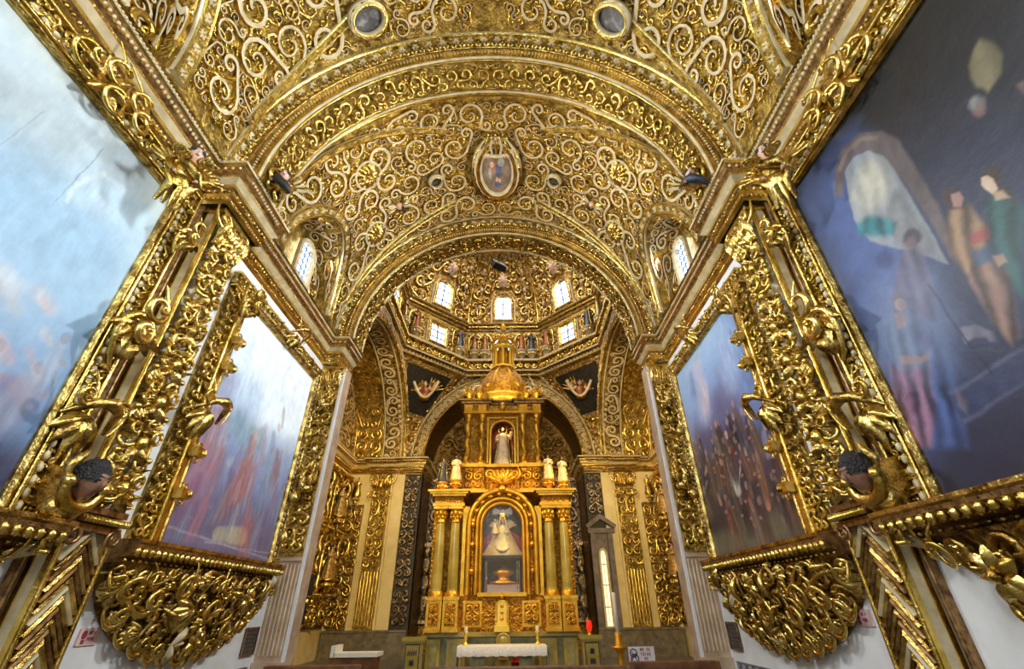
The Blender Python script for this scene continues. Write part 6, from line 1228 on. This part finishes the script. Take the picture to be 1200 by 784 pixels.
GL = bpy.data.materials.new('niche_glass'); GL.use_nodes = True; g = GL.node_tree.nodes['Principled BSDF']; g.inputs['Base Color'].default_value = (.98, 1, .99, 1); g.inputs['Roughness'].default_value = .02; g.inputs['Alpha'].default_value = .04; g.inputs['Specular IOR Level'].default_value = .5
mb = MB(ff(YF + .08)); prism(mb, inner, 0, .01, 0); mb.build('glass_pane', GL, bal)
# dark platform and miniature temple below the figure
mb = MB(); box(mb, (BX - .62, YF + .25, 2.98), (BX + .62, YF + .9, 3.05), 0); lathe(mb, [(.0, 2.86), (.1, 2.88), (.6, 2.96), (.62, 3.0)], (BX, YF + .6, 0), 20, 0, (1, .5)); box(mb, (BX - .45, YF + .5, 2.06), (BX + .52, YF + .9, 2.30), 1)
lathe(mb, [(.42, 2.32), (.44, 2.36), (.2, 2.4), (.16, 2.5), (.25, 2.53), (.27, 2.56), (.34, 2.6), (.20, 2.68), (.05, 2.74), (.0, 2.8)], (BX + .03, YF + .55, 0), 18, 2, (1, .6))
for q in (-.5, -.46, .44, .5): box(mb, (BX + q - .012, YF + .3, 2.06), (BX + q + .012, YF + .33, 2.9), 3)
mb.build('glazed_lower_shrine', [DARK, CLOTH, ALTG, SILV], bal)
# tabernacle
tab = [(.13, 1.22)] + [(.13 * cos(t), 1.75 + .13 * sin(t)) for t in a] + [(-.13, 1.22)]
mb = MB(ff(YF - .06)); prism(mb, tab, 0, .08, 0); path_bar(mb, [(x * 1.25, z, .06) for x, z in tab], A_([(-.02, 0), (-.02, .05), (.02, .05), (.02, 0)]), 1, closed=True); box(mb, (-.2, 1.16, 0), (.2, 1.3, .22), 0); box(mb, (-.15, 1.3, .0), (.15, 1.36, .16), 0)
for z in (1.45, 1.6, 1.75): ball(mb, (0, z, .09), (.05, .05, .03), 8, 5, 1)
ball(mb, (0, 1.98, .05), (.09, .06, .05), 8, 5, 1); mb.build('tabernacle', [TABM, ALTG], bal)
# second stage
Y2, f2 = 15.0, 1.0345
mb = MB()
for s in (-1, 1):
    for z0, z1, g, m in ((4.84, 5.02, .05, 0), (5.02, 5.72, .0, 1), (5.72, 5.84, .06, 0)): x0, x1 = sorted((BX + s * .62, BX + s * 1.32)); box(mb, (x0 - g, Y2 - .1 - g, z0), (x1 + g, BY + 1.2, z1), m)
box(mb, (BX - .7, Y2, 4.9), (BX + .7, BY + 1.2, 5.78), 1); box(mb, (BX - .62, Y2 - .14, 5.72), (BX + .62, Y2 + .9, 5.82), 0); box(mb, (BX - 2.1, YF, 4.82), (BX + 2.1, YB, 4.9), 0)
mb.f = ff(Y2 - .1); 
for s in (-1, 1): field(mb, tuple(sorted((s * .66, s * 1.28))) + (5.06, 5.7), .05, .15, 311, 'round', None, 'a', w=.25, h=.1, m=(0, 0), leaves=1, tries=300, n=10); volute(mb, (s * .42, 5.45, .1), .16, pi / 2, s, rad=.24)
for t in np.linspace(.5, pi - .5, 7): leaf(mb, (0, 5.15, .1), t, .5, .1, .1, .02, 0)
mb.build('upper_pedestal', [ALTG, ALTD], bal)
for x in (-1.22, -.73, .73, 1.22):
    mb = MB(lambda v, x=x: v + A_([BX + x, Y2 - .0, 0])); q = np.linspace(5.95, 7.35, 36); t = q * 11; P = np.stack([.025 * np.cos(t), .025 * np.sin(t), q], -1)
    tube(mb, P, .085, 10, 0, up=(0, 1, 0)); P2 = np.stack([.085 * np.cos(t), .085 * np.sin(t), q], -1); tube(mb, P2, .04, 6, 1, up=(0, 1, 0)); lathe(mb, [(.13, 5.84), (.13, 5.9), (.1, 5.95)], k=12, m=0); lathe(mb, [(.08, 7.34), (.12, 7.38), (.09, 7.42), (.14, 7.58), (.16, 7.62)], k=12, m=0)
    mb.build('twisted_column', [ALTG, ALTD], bal)
mb = MB()
box(mb, (BX - 1.38, Y2 - .16, 7.62), (BX + 1.38, BY + 1.2, 7.70), 0); box(mb, (BX - 1.34, Y2 - .1, 7.7), (BX + 1.34, BY + 1.1, 7.9), 1)
for x in (-1.22, -.73, .73, 1.22): box(mb, (BX + x - .14, Y2 - .2, 7.6), (BX + x + .14, Y2, 7.92), 0)
for z0, z1, g in ((7.9, 7.97, .05), (7.97, 8.05, .14), (8.05, 8.12, .22)): 
    box(mb, (BX - 1.34 - g, Y2 - .1 - g, z0), (BX - .55 + g, BY + 1.1 + g, z1), 2); box(mb, (BX + .55 - g, Y2 - .1 - g, z0), (BX + 1.34 + g, BY + 1.1 + g, z1), 2); box(mb, (BX - .6, Y2 + .05 - g, z0), (BX + .6, BY + 1.1 + g, z1), 2)
ball(mb, (BX, Y2 - .15, 7.85), (.12, .12, .17), 9, 6, 0); mb.build('upper_entablature', [ALTG, ALTD, BROWN], bal)
# upper niche with walls
a = np.linspace(0, pi, 21); r2 = .40; z2 = 7.0; in2 = [(r2, 5.86)] + [(r2 * cos(t), z2 + r2 * sin(t)) for t in a] + [(-r2, 5.86)]
mb = MB(ff(Y2 + .1)); v = np.stack([np.c_[in2, np.zeros(len(in2))], np.c_[A_(in2), np.full(len(in2), -.7)]], 1).reshape(-1, 3); mb.add(v, grid_faces(len(in2), 2), 1)
P = A_(in2); v = np.stack([np.c_[P, np.zeros(len(P))], np.c_[P[:, 0] * 1.55, np.where(P[:, 1] > z2, 7.66, P[:, 1]), np.zeros(len(P))]], 1).reshape(-1, 3); mb.add(v, grid_faces(len(P), 2), 2)
path_bar(mb, [(x * 1.06, z, .02) for x, z in in2], A_([(-.03, 0), (-.03, .08), (.03, .08), (.03, 0)]), 0); box(mb, (-.6, 5.84, -.9), (.6, 7.6, -.7), 1)
for s in (-1, 1): path_bar(mb, [(s * .52, 5.9, .02), (s * .52, 7.5, .02), (s * .05, 7.5, .02)], A_([(-.025, 0), (-.025, .06), (.025, .06), (.025, 0)]), 0)
mb.build('upper_niche', [ALTG, ROBES['orange'], ALTD], bal)
for s in (-1, 1):
    mb = MB(); box(mb, (BX + s * .62, Y2 + .12, 5.84), (BX + s * 1.3, Y2 + .9, 7.62), 0); mb.build('side_panel', ALTD, bal)
# dome of the baldachin
mb = MB(); c = (BX, BY - .1, 0)
lathe(mb, [(1.05, 8.12), (1.05, 8.2), (.92, 8.24), (.92, 8.55), (1.02, 8.6), (1.02, 8.68), (.9, 8.72)], c, 24, 0)
mb.build('dome_base', [TABM], bal)
mb = MB(); lathe(mb, [(.95, 8.7), (.96, 8.9), (.92, 9.15), (.80, 9.45), (.6, 9.75), (.42, 9.95), (.36, 10.02)], c, 24, 0)
for t in np.arange(8) * pi / 4 + pi / 8:
    q = np.linspace(0, 1, 9); P = np.stack([c[0] + np.interp(q, [0, .3, .7, 1], [1., .97, .7, .38]) * cos(t), c[1] + np.interp(q, [0, .3, .7, 1], [1., .97, .7, .38]) * sin(t), np.interp(q, [0, .3, .7, 1], [8.7, 9.05, 9.6, 10.0])], -1); tube(mb, P, .05, 6, 1)
for s in (-1, 0, 1): ball(mb, (BX + s * .55, c[1] - .88 + abs(s) * .15, 9.0), (.14, .08, .10), 9, 6, 1)
mb.build('dome', [ALTD, ALTG], bal)
mb = MB(); lathe(mb, [(.5, 10.0), (.5, 10.08), (.42, 10.12)], c, 18, 0); lathe(mb, [(.42, 10.85), (.52, 10.9), (.54, 10.98), (.42, 11.02), (.36, 11.1)], c, 18, 0); lathe(mb, [(.26, 10.1), (.26, 10.9)], c, 12, 1)
for t in np.arange(8) * pi / 4: tube(mb, A_([(c[0] + .4 * cos(t), c[1] + .4 * sin(t), 10.1), (c[0] + .4 * cos(t), c[1] + .4 * sin(t), 10.88)]), .05, 8, 0, up=(1, 0, 0))
for t in np.arange(8) * pi / 4 - pi / 2: q = MB; tube(mb, A_([(c[0] + .27 * cos(t), c[1] + .27 * sin(t), 10.2), (c[0] + .27 * cos(t), c[1] + .27 * sin(t), 10.65)]), .06, 8, 2, up=(1, 0, 0)) if abs(sin(t)) > .9 or abs(cos(t)) > .9 else None
mb.build('lantern', [TABM, ALTD, DARK], bal)
mb = MB(); 
for t in np.arange(10) * pi / 5: x, y = c[0] + .40 * cos(t), c[1] + .40 * sin(t); tube(mb, A_([(x, y, 11.05), (x + .1 * cos(t), y + .1 * sin(t), 11.3), (c[0] + .15 * cos(t), c[1] + .15 * sin(t), 11.6)]), [.05, .06, .03], 7, 0, up=(.1, .1, 1)); ball(mb, (x + .1 * cos(t), y + .1 * sin(t), 11.38), .07, 7, 5, 0)
lathe(mb, [(.22, 11.05), (.26, 11.3), (.16, 11.5), (.2, 11.62), (.1, 11.7), (.04, 11.8)], c, 14, 0); mb.build('crown', ALTG, bal)
mb = MB(); t = np.linspace(pi * 1.05, 1.95 * pi, 20); tube(mb, np.stack([BX + .34 * np.cos(t), 0 * t + c[1], 12.12 + .30 * np.sin(t)], -1), .05 * np.sin(np.linspace(.2, pi - .2, 20)) + .02, 7, 0, up=(0, 1, 0)); tube(mb, A_([(BX, c[1], 11.75), (BX, c[1], 12.05)]), .04, 6, 1, up=(0, 1, 0)); lathe(mb, [(.1, 11.9), (.12, 12.05), (.06, 12.25), (.03, 12.3)], c, 10, 1); ball(mb, (BX, c[1], 12.36), .06, 8, 6, 0)
for s in (-1, 1): ball(mb, (BX + s * .34, c[1], 12.1), .06, 7, 5, 1)
mb.build('crescent_finial', [CREAM, ALTG], bal)
# urn finials and scroll buttresses on the shoulders
for s in (-1, 1):
    for x, z, h in ((1.22, 8.12, .5), (.85, 8.12, .35)):
        mb = MB(); lathe(mb, [(.1, 0), (.12, .06), (.05, .12), (.13, .24), (.15, .34), (.06, .42), (.08, .48), (.0, .62)], (BX + s * x, Y2 + .05, z), 12, 0); mb.build('urn', ALTG, bal)
    mb = MB(ff(BY - .4)); volute(mb, (s * 1.0, 8.95, .1), .22, pi / 2 if s > 0 else pi / 2, s, rad=.2, tail=2.6); volute(mb, (s * 1.25, 8.4, .1), .18, 0 if s > 0 else pi, 1 if s > 0 else -1, rad=.22); mb.build('scroll_buttress', CREAM, bal)
    root = thing('cherub_statue', 'small gilded cherub sitting on the %s shoulder of the altar dome' % ('left' if s < 0 else 'right'), 'cherub', (BX + s * 1.2, BY - .5, 8.7)); loc = (BX + s * 1.2, BY - .5, 8.12)
    mb = MB(place(loc)); robed(mb, 1.0, 0, 1, 2, ARM_C, 'curly', wide=1.1); mb.build('body', [ROBES['brown'], SKIN, HAIR], root)
    mb = MB(place(loc)); 
    for e in (-1, 1):
        for j in range(4): sweep(mb, A_([(e * .05, .1, .7), (e * .25, .14, .8 + j * .06), (e * (.4 - j * .04), .12, .75 + j * .12)]), circ(1, 6) * A_([1, .35]), [.03, .05, .02], up=(0, 1, 0), m=0)
    mb.build('wings', GOLDV, root)

# figures of the baldachin
saint((BX, Y2 + .30, 5.86), 1.38, 0, 'ivory', 'blue', 'saint in ivory habit with dark cloak in the orange upper niche of the altar', None, 'beard', ARM_C, ped=False, halo=True)
mb = MB(place((BX, Y2 + .30, 5.86))); tube(mb, A_([(.33, -.14, 0), (.33, -.14, 1.42)]), .015, 6, 0, up=(1, 0, 0)); tube(mb, A_([(.22, -.14, 1.28), (.44, -.14, 1.28)]), .015, 6, 0, up=(0, 1, 0)); o = mb.build('staff_cross', GOLD); o['label'] = 'thin gilt staff cross held by the saint in the upper niche'; o['category'] = 'cross'
for x, rb, ck, l, hr in ((-1.92, 'blue', 'blue', 'dark robed saint standing at the far left of the altar upper ledge', 'short'), (-1.5, 'ivory', 'gold', 'pale robed saint on the left of the altar upper ledge beside the columns', 'beard'), (1.5, 'ivory', 'gold', 'pale robed saint on the right of the altar upper ledge beside the columns', 'short'), (1.95, 'ivory', 'blue', 'black cloaked saint standing at the far right of the altar upper ledge', 'beard')):
    saint((BX + x, YF + .05, 5.22 if abs(x) < 1.7 else 5.14), .80, 0, rb, ck, l, 'saints on the altar ledge', hr, ARM_B if x < 0 else ARM_A, ped=True, pedm=ALTG, wide=1.1)
# dressed madonna
loc = (BX - .0, YF + .62, 3.05); root = thing('madonna_statue', 'crowned madonna in a wide gold and white triangular robe behind the altar glass', 'statue', loc); f = place(loc)
mb = MB(f); k_ = 28; a_ = np.arange(k_) * 2 * pi / k_; S = [(0, .60, .3), (.03, .615, .31), (.1, .54, .29), (.35, .38, .22), (.6, .24, .16), (.8, .14, .12), (.88, .06, .06), (.9, .04, .04), (.95, .04, .04)]
v = np.stack([np.stack([rx * np.cos(a_) * (1 + .03 * np.cos(9 * a_)), ry * np.sin(a_) * (1 + .03 * np.cos(9 * a_)), np.full(k_, z)], -1) for z, rx, ry in S]); mb.add(v.reshape(-1, 3), grid_faces(len(S), k_, wrap=True), np.repeat([0, 0, 0, 0, 0, 0, 1, 1], k_)); head(mb, (0, -.03, 1.02), .085, 1, 2, 'long')
for e in (-1, 1): tube(mb, A_([(e * .13, 0, .78), (e * .2, -.08, .62), (e * .1, -.26, .62)]), [.06, .05, .035], 8, 0, up=(.1, .1, 1)); hand(mb, (e * .1, -.26, .62), (-e * .3, -1, .3), .03, 1)
mbody = mb.build('body', [VROBE, SKIN, HAIR], root)
mb = MB(f); t = np.linspace(-.25 * pi, 1.25 * pi, 20); S = [(.02, .66, .34), (.3, .46, .27), (.6, .30, .2), (.85, .17, .14), (1.0, .12, .11), (1.12, .09, .09)]
v = np.stack([np.stack([rx * np.cos(t), .02 + ry * np.sin(t), np.full(20, z)], -1) for z, rx, ry in S]).reshape(-1, 3); mb.add(v, grid_faces(6, 20), 0)
for j in (0, -1): tube(mb, v.reshape(6, 20, 3)[:, j], .02, 6, 1, up=(0, 1, 0))
mb.build('mantle', [CLOTH, TABM], root)
mb = MB(f); lathe(mb, [(.07, 1.12), (.09, 1.16), (.12, 1.27), (.05, 1.34), (.0, 1.36)], (0, -.02, 0), 12, 0)
for q in np.arange(8) * pi / 4: ball(mb, (.12 * cos(q), -.02 + .12 * sin(q), 1.29), .025, 6, 4, 0)
ball(mb, (0, -.02, 1.38), .03, 6, 4, 0); mb.build('crown', TABM, mbody)
mb = MB(f); t = np.linspace(pi * 1.08, 1.92 * pi, 22); tube(mb, np.stack([.22 * np.cos(t), -.33 + 0 * t, .28 + .18 * np.sin(t)], -1), .03 * np.sin(np.linspace(.1, pi - .1, 22)) + .004, 7, 0, up=(0, 1, 0)); mb.build('crescent_moon', SILV, root)
mb = MB(f)
for e in (-1, 1):
    for j in range(4): q = .5 + j * .28; P = A_([(e * .12, .25, .8), (e * (.12 + .2 * cos(q)), .27, .8 + .25 * sin(q)), (e * (.12 + .36 * cos(q)), .25, .75 + .36 * sin(q))]); sweep(mb, P, circ(1, 6) * A_([1, .3]), [.03, .06, .03], up=(0, 1, 0), m=0)
mb.build('silver_rays', CREAM, root)
loc2 = (BX - .24, YF + .34, 3.66); root2 = thing('infant_statue', 'small infant figure in gold and white held on the left arm side of the madonna', 'statue', loc2)
mb = MB(place(loc2, .36)); robed(mb, 1, 0, 1, 2, ARM_B, 'curly', wide=1.5); mb.build('body', [VROBE, SKIN, HAIR], root2); mb = MB(place(loc2, .36)); lathe(mb, [(.06, 1.0), (.11, 1.14), (.0, 1.2)], k=8, m=0); mb.build('crown', TABM, root2)
mb = MB(ff(YF + .3))   # pale bow of silk at the top of the niche
for s in (-1, 1): v = A_([(0, 4.27, 0), (s * .06, 4.33, .04), (s * .26, 4.42, 0), (s * .32, 4.32, .03), (s * .30, 4.20, 0), (s * .08, 4.24, .04)]); mb.add(v, [[0, 1, 2], [0, 2, 3], [0, 3, 4], [0, 4, 5]], 0); mb.add(v - A_([0, 0, .05]), [[0, 1, 2], [0, 2, 3], [0, 3, 4], [0, 4, 5]], 0)
ball(mb, (0, 4.28, .02), .05, 8, 6, 0); o = mb.build('silk_bow', CLOTH); o['label'] = 'pale silk bow hanging at the top of the madonna niche'; o['category'] = 'bow'

# ------------------------------------------------------------------ altar table and things round it
root = thing('altar_table', 'low altar table under a white lace cloth in front of the golden altar', 'table', (.13, 13.5, 0))
for x in (-.45, .70):
    mb = MB(); box(mb, (x - .16, 13.35, 0), (x + .16, 13.65, .84)); box(mb, (x - .2, 13.3, 0), (x + .2, 13.7, .1)); box(mb, (x - .2, 13.3, .76), (x + .2, 13.7, .84)); mb.build('pedestal_leg', ONYXG, root)
mb = MB(); box(mb, (-.93, 13.2, .84), (1.18, 13.85, .90)); mb.build('table_top', ONYX, root)
mb = MB(); q = np.linspace(-.97, 1.22, 90); z = .70 + .015 * np.abs(np.sin(q * 14)); y = 13.17 + .008 * np.sin(q * 40)
v = np.stack([np.c_[q, 0 * q + 13.9, 0 * q + .915], np.c_[q, 0 * q + 13.2, 0 * q + .915], np.c_[q, y, 0 * q + .90], np.c_[q, y - .01, z]], 0); mb.add(v.reshape(-1, 3), grid_faces(4, 90), 0)
for x, s in ((-.97, -1), (1.22, 1)):
    q = np.linspace(13.16, 13.9, 30); v = np.stack([np.c_[0 * q + x, q, 0 * q + .915], np.c_[x + s * (.02 + .01 * np.sin(q * 30)), q, 0 * q + .5], np.c_[x + s * (.05 + .02 * np.sin(q * 30)), q, .06 + .02 * np.sin(q * 18)]], 0); mb.add(v.reshape(-1, 3), grid_faces(3, 30), 0)
o = mb.build('lace_cloth', CLOTH); o['label'] = 'white lace cloth covering the altar table, hanging to the floor at both ends'; o['category'] = 'cloth'
for x, l in ((-.80, 'left'), (1.02, 'right')):
    root = thing('candlestick', 'short brass candlestick with ivory candle on the %s end of the altar table' % l, 'candlestick', (x, 13.55, .915), 'altar table candlesticks')
    mb = MB(lambda v, x=x: v + A_([x, 13.55, .915])); lathe(mb, [(0, 0), (.08, .0), (.08, .02), (.03, .05), (.02, .1), (.045, .14), (.02, .18), (.03, .24), (.06, .26), (.06, .28), (0, .28)], k=14, m=0); mb.build('stand', TABM, root)
    mb = MB(lambda v, x=x: v + A_([x, 13.55, .915])); lathe(mb, [(.045, .28), (.047, .30), (.047, .38), (.04, .39), (0, .385)], k=14, m=0); tube(mb, A_([(0, 0, .38), (0, .003, .41)]), .004, 5, 1, up=(1, 0, 0)); mb.build('candle', [CAND, INK], root)
mb = MB(); lathe(mb, [(0, 0), (.14, 0), (.15, .03), (.11, .07), (.15, .14), (.17, .16), (.15, .19), (.2, .24)], (.14, 14.2, .55), 16, 0); t = np.linspace(0, 2 * pi, 19)[:-1]; 
tube(mb, np.stack([.14 + .17 * np.cos(t), 14.2 + 0 * t, .95 + .17 * np.sin(t)], -1), .03, 7, 0, up=(0, 1, 0), closed=True); lathe(mb, [(0, -.02), (.155, -.02), (.155, .02), (0, .02)], (0, 0, 0), 20, 0) if False else ball(mb, (.14, 14.2, .95), (.15, .03, .15), 14, 8, 0)
box(mb, (-.06, 14.1, 0), (.34, 14.3, .55), 0); o = mb.build('onyx_medallion_stand', ONYX); o['label'] = 'round onyx medallion on a block seen under the altar table'; o['category'] = 'stand'
root = thing('chair', 'dark red upholstered chair seen behind the altar table legs', 'chair', (.62, 13.98, 0)); mb = MB(); box(mb, (.36, 13.95, .42), (.84, 14.3, .52)); box(mb, (.38, 14.26, .52), (.82, 14.32, .85)); mb.build('cushion', RED, root)
for x in (.38, .82):
    for y in (13.96, 14.3): mb = MB(); tube(mb, A_([(x, y, 0), (x, y, .44)]), .022, 6, up=(1, 0, 0)); mb.build('leg', WOOD, root)
def frbox(name, lab, cat, parts, loc):
    root = thing(name, lab, cat, loc)
    for nm, fn, m in parts: mb = MB(); fn(mb); mb.build(nm, m, root)
    return root
for s, x in ((-1, -2.10), (1, 2.36)):
    l = 'left' if s < 0 else 'right'
    def base(mb): box(mb, (x - .20, 13.42, 0), (x + .20, 13.8, 1.02)); box(mb, (x - .23, 13.39, 0), (x + .23, 13.83, .1))
    def slab(mb): box(mb, (x - .27, 13.36, 1.02), (x + .27, 13.86, 1.10)); box(mb, (x - .24, 13.39, .98), (x + .24, 13.83, 1.02))
    def emb(mb):
        mb.f = lambda v: np.stack([x + v[:, 0], 13.42 - v[:, 2], v[:, 1]], -1)
        path_bar(mb, [(-.17, .12, 0), (.17, .12, 0), (.17, .95, 0), (-.17, .95, 0)], A_([(-.012, 0), (-.012, .01), (.012, .01), (.012, 0)]), 0, closed=True)
        for j, z in enumerate((.78, .58, .36)):
            w = (.10, .04, .05)[j] if s < 0 else (.04, .055, .06)[j]
            for q in range(5): prism(mb, [(-w + q * w * .5 - .02, z - .06), (-w + q * w * .5 + .012, z - .05), (-w + q * w * .5 + .01, z + .06), (-w + q * w * .5 - .012, z + .04)], .0, .006, 0)
            box(mb, (-w, z - .008, 0), (w, z + .008, .006), 0)
    frbox('onyx_pedestal', 'pale onyx pedestal with dark painted emblems standing on the %s of the altar' % l, 'pedestal', [('block', base, ONYX), ('top_slab', slab, ONYX), ('painted_emblem', emb, INK)], (x, 13.6, 0))
root = thing('votive_candle', 'glowing red votive candle standing on the right onyx pedestal', 'candle', (2.36, 13.6, 1.10))
mb = MB(); lathe(mb, [(0, 0), (.07, 0), (.07, .02), (.03, .04), (.05, .08), (.05, .09), (0, .09)], (2.36, 13.6, 1.10), 14, 0); mb.build('foot', ALTG, root)
mb = MB(); lathe(mb, [(0, .09), (.05, .09), (.07, .16), (.065, .27), (.05, .30), (0, .29)], (2.36, 13.6, 1.10), 14, 0); mb.build('red_glass', REDL, root)
root = thing('brass_candle_stand', 'turned brass paschal candle stand beside the doorway on the right', 'candle stand', (3.05, 13.2, 0))
mb = MB(); lathe(mb, [(0, 0), (.22, .0), (.22, .05), (.12, .1), (.06, .2), (.09, .3), (.05, .4), (.08, .55), (.05, .7), (.1, .8), (.19, .85), (.19, .88), (.1, .9), (.09, 1.15), (0, 1.15)], (3.0, 13.2, 0), 16, 0); mb.build('stand', ALTG, root)
mb = MB(); lathe(mb, [(0, 1.15), (.05, 1.15), (.05, 2.0), (.04, 2.02), (0, 2.02)], (3.0, 13.2, 0), 14, 0); mb.build('candle', CAND, root)
# notice board
root = thing('notice_board', 'pinkish white notice board with round black emblem beside the right benches', 'sign', (3.32, 12.4, 0))
mb = MB(); v0 = A_([3.03, 12.4, .60]); box(mb, (3.03, 12.38, .58), (3.62, 12.41, .92)); mb.build('board', SIGNW, root)
mb = MB(); 
for x in (3.1, 3.55): tube(mb, A_([(x, 12.42, 0), (x, 12.42, .9)]), .012, 6, up=(1, 0, 0))
mb.build('easel_leg', BLACK, root)
mb = MB(lambda v: np.stack([v[:, 0], 12.38 - v[:, 2], v[:, 1]], -1))
for cx, cz, rx, rz in ((3.14, .80, .075, .075), (3.16, .69, .085, .09)):
    t = np.linspace(0, 2 * pi, 21)[:-1]; tube(mb, np.stack([cx + rx * np.cos(t), cz + rz * np.sin(t), 0 * t + .002], -1), .012, 6, 0, closed=True)
tube(mb, A_([(3.08, .66, .002), (3.15, .77, .002), (3.22, .64, .002)]), .012, 6, 0); tube(mb, A_([(3.10, .82, .002), (3.15, .72, .002), (3.20, .8, .002)]), .012, 6, 0)
text(mb, 'NO SE', 3.30, .895, .06, 0, 1); text(mb, 'TOCAR', 3.30, .81, .06, 0, 1); text(mb, 'NI', 3.38, .725, .055, 0, 1); text(mb, 'SE APOYE', 3.28, .645, .035, 0, 1)
mb.build('emblem_and_lettering', [INK, INKR], root)
# benches: only their top rails reach the picture
def bench(x0, x1, y, label, zt=.865):
    root = thing('pew', label, 'pew', ((x0 + x1) / 2, y, 0)); 
    mb = MB(); box(mb, (x0, y - .03, zt - .07), (x1, y + .03, zt)); tube(mb, A_([(x0, y, zt), (x1, y, zt)]), .028, 8); mb.build('top_rail', WOOD, root)
    mb = MB(); box(mb, (x0, y - .015, .45), (x1, y + .015, zt - .07)); mb.build('backrest', WOOD, root); mb = MB(); box(mb, (x0, y - .48, .41), (x1, y - .02, .45)); mb.build('seat', WOOD, root)
    for x in (x0, x1): mb = MB(); prism_pts = A_([(y - .5, 0), (y + .1, 0), (y + .05, zt + .02), (y - .08, zt + .02), (y - .12, .6), (y - .5, .55)]); mb.f = lambda v, x=x: np.stack([x + v[:, 2], v[:, 0], v[:, 1]], -1); prism(mb, prism_pts, -.03, .03); mb.build('end_panel', WOOD, root)
bench(-.95, 2.25, 9.0, 'long dark wooden pew with its back rail across the foot of the altar')
bench(2.45, 3.95, 9.6, 'dark wooden pew at the right near the fluted pilaster', .86)
bench(-3.9, -2.3, 9.6, 'dark wooden pew at the left near the fluted pilaster', .86)
root = thing('kneeler', 'cream topped wooden kneeling desk low at the left below the ochre pilaster', 'kneeler', (-3.35, 12.6, 0)); mb = MB(); box(mb, (-3.8, 12.45, 0), (-2.75, 12.9, .78)); mb.build('body', WOOD, root); mb = MB(); box(mb, (-3.7, 12.4, .78), (-2.7, 12.95, .86)); box(mb, (-3.78, 12.4, .78), (-3.68, 12.95, 1.0)); mb.build('top_cloth', CAND, root)

# ------------------------------------------------------------------ light
def area(name, loc, rot, size, power, col, sy=None, spread=180):
    l = bpy.data.lights.new(name, 'AREA'); l.energy = power; l.color = col; l.size = size; l.spread = R_(spread)
    if sy: l.shape = 'RECTANGLE'; l.size_y = sy
    o = bpy.data.objects.new(name, l); COL.objects.link(o); o.location = loc; o.rotation_euler = rot; return o
def spot(name, loc, target, power, col, ang=60, blend=.6, rad=.15):
    l = bpy.data.lights.new(name, 'SPOT'); l.energy = power; l.color = col; l.spot_size = R_(ang); l.spot_blend = blend; l.shadow_soft_size = rad
    o = bpy.data.objects.new(name, l); COL.objects.link(o); o.location = loc
    import mathutils
    o.rotation_euler = (mathutils.Vector(target) - mathutils.Vector(loc)).to_track_quat('-Z', 'Y').to_euler(); return o
W = bpy.data.worlds.new('daylight_behind'); SC.world = W; W.use_nodes = True
bg = W.node_tree.nodes['Background']; bg.inputs['Color'].default_value = (.80, .88, 1, 1); bg.inputs['Strength'].default_value = LWORLD
# daylight falling in through the side windows
for yc in (8.2, 2.2):
    for s in (-1, 1):
        area('window_daylight', (s * 4.35, yc, 9.0), (0, s * R_(75), 0), .8, 190 if s < 0 else 260, (.86, .93, 1), 1.2, 120)
# added fill light behind the camera, standing for unmodelled windows
area('added_entrance_fill', (-1.2, -2.6, 6.5), (R_(80), 0, R_(-8)), 3.0, 330, (.86, .92, 1), 3.0)
# warm lamps that light altar and crossing
for x in (-3.4, 3.4): spot('altar_lamp', (x, 11.9, 7.2), (BX, 15, 3.0), 700, (1, .66, .20), 62)
for s in (-1, 1): spot('transept_lamp', (s * 3.2, 12.6, 4.4), (s * 6.4, 21.5, 4.0), 1500, (1, .72, .26), 75)
for s in (-1, 1): spot('cornice_lamp', (s * 3.0, 14.2, 8.6), (s * 6.0, 21, 9.5), 900, (1, .78, .42), 80)
spot('niche_lamp', (BX, Y2 + .16, 7.2), (BX, Y2 + .5, 6.4), 22, (1, .42, .10), 150, rad=.05)
spot('shrine_lamp', (BX, YF + .35, 4.36), (BX, YF + .6, 3.2), 9, (1, .86, .5), 150, rad=.06)
for s in (-1, 1): spot('vault_uplight', (s * 3.7, 6.1, 8.25), (-s * 1.0, 8.0, 12), 260, (1, .84, .56), 110)
area('drum_daylight', (0, CY, 19.5), (0, 0, 0), 4.0, 560, (1, .93, .84))
for s in (-1, 1): spot('added_altar_dome_spot', (s * 2.6, 12.0, 8.8), (BX, BY, 9.2), 420, (1, .74, .28), 45)  # spots added to brighten the altar dome, no fitting modelled
cam = bpy.data.cameras.new('camera'); co = bpy.data.objects.new('camera', cam); COL.objects.link(co); SC.camera = co
import mathutils
T_, YW, RL = R_(31.8), R_(.37), R_(-.64)
fv = mathutils.Vector((sin(YW) * cos(T_), cos(YW) * cos(T_), sin(T_))); rv = fv.cross(mathutils.Vector((0, 0, 1))).normalized(); uv = rv.cross(fv)
r2_ = rv * cos(RL) + uv * sin(RL); u2_ = -rv * sin(RL) + uv * cos(RL)
M = mathutils.Matrix((r2_, u2_, -fv)).transposed().to_4x4(); M.translation = (.37, 0, 1.7); co.matrix_world = M
cam.sensor_fit = 'HORIZONTAL'; cam.sensor_width = 36; cam.lens = 517 / 1200 * 36; cam.clip_start = .05; cam.clip_end = 200
vs = SC.view_settings; vs.view_transform = 'Standard'; vs.look = 'None'; vs.gamma = 1; vs.use_curve_mapping = False; vs.exposure = EXPO
SC.display_settings.display_device = 'sRGB'
SC.cycles.use_denoising = True
SC.cycles.max_bounces = 7; SC.cycles.diffuse_bounces = 4; SC.cycles.glossy_bounces = 4; SC.cycles.transparent_max_bounces = 6; SC.cycles.sample_clamp_indirect = 6
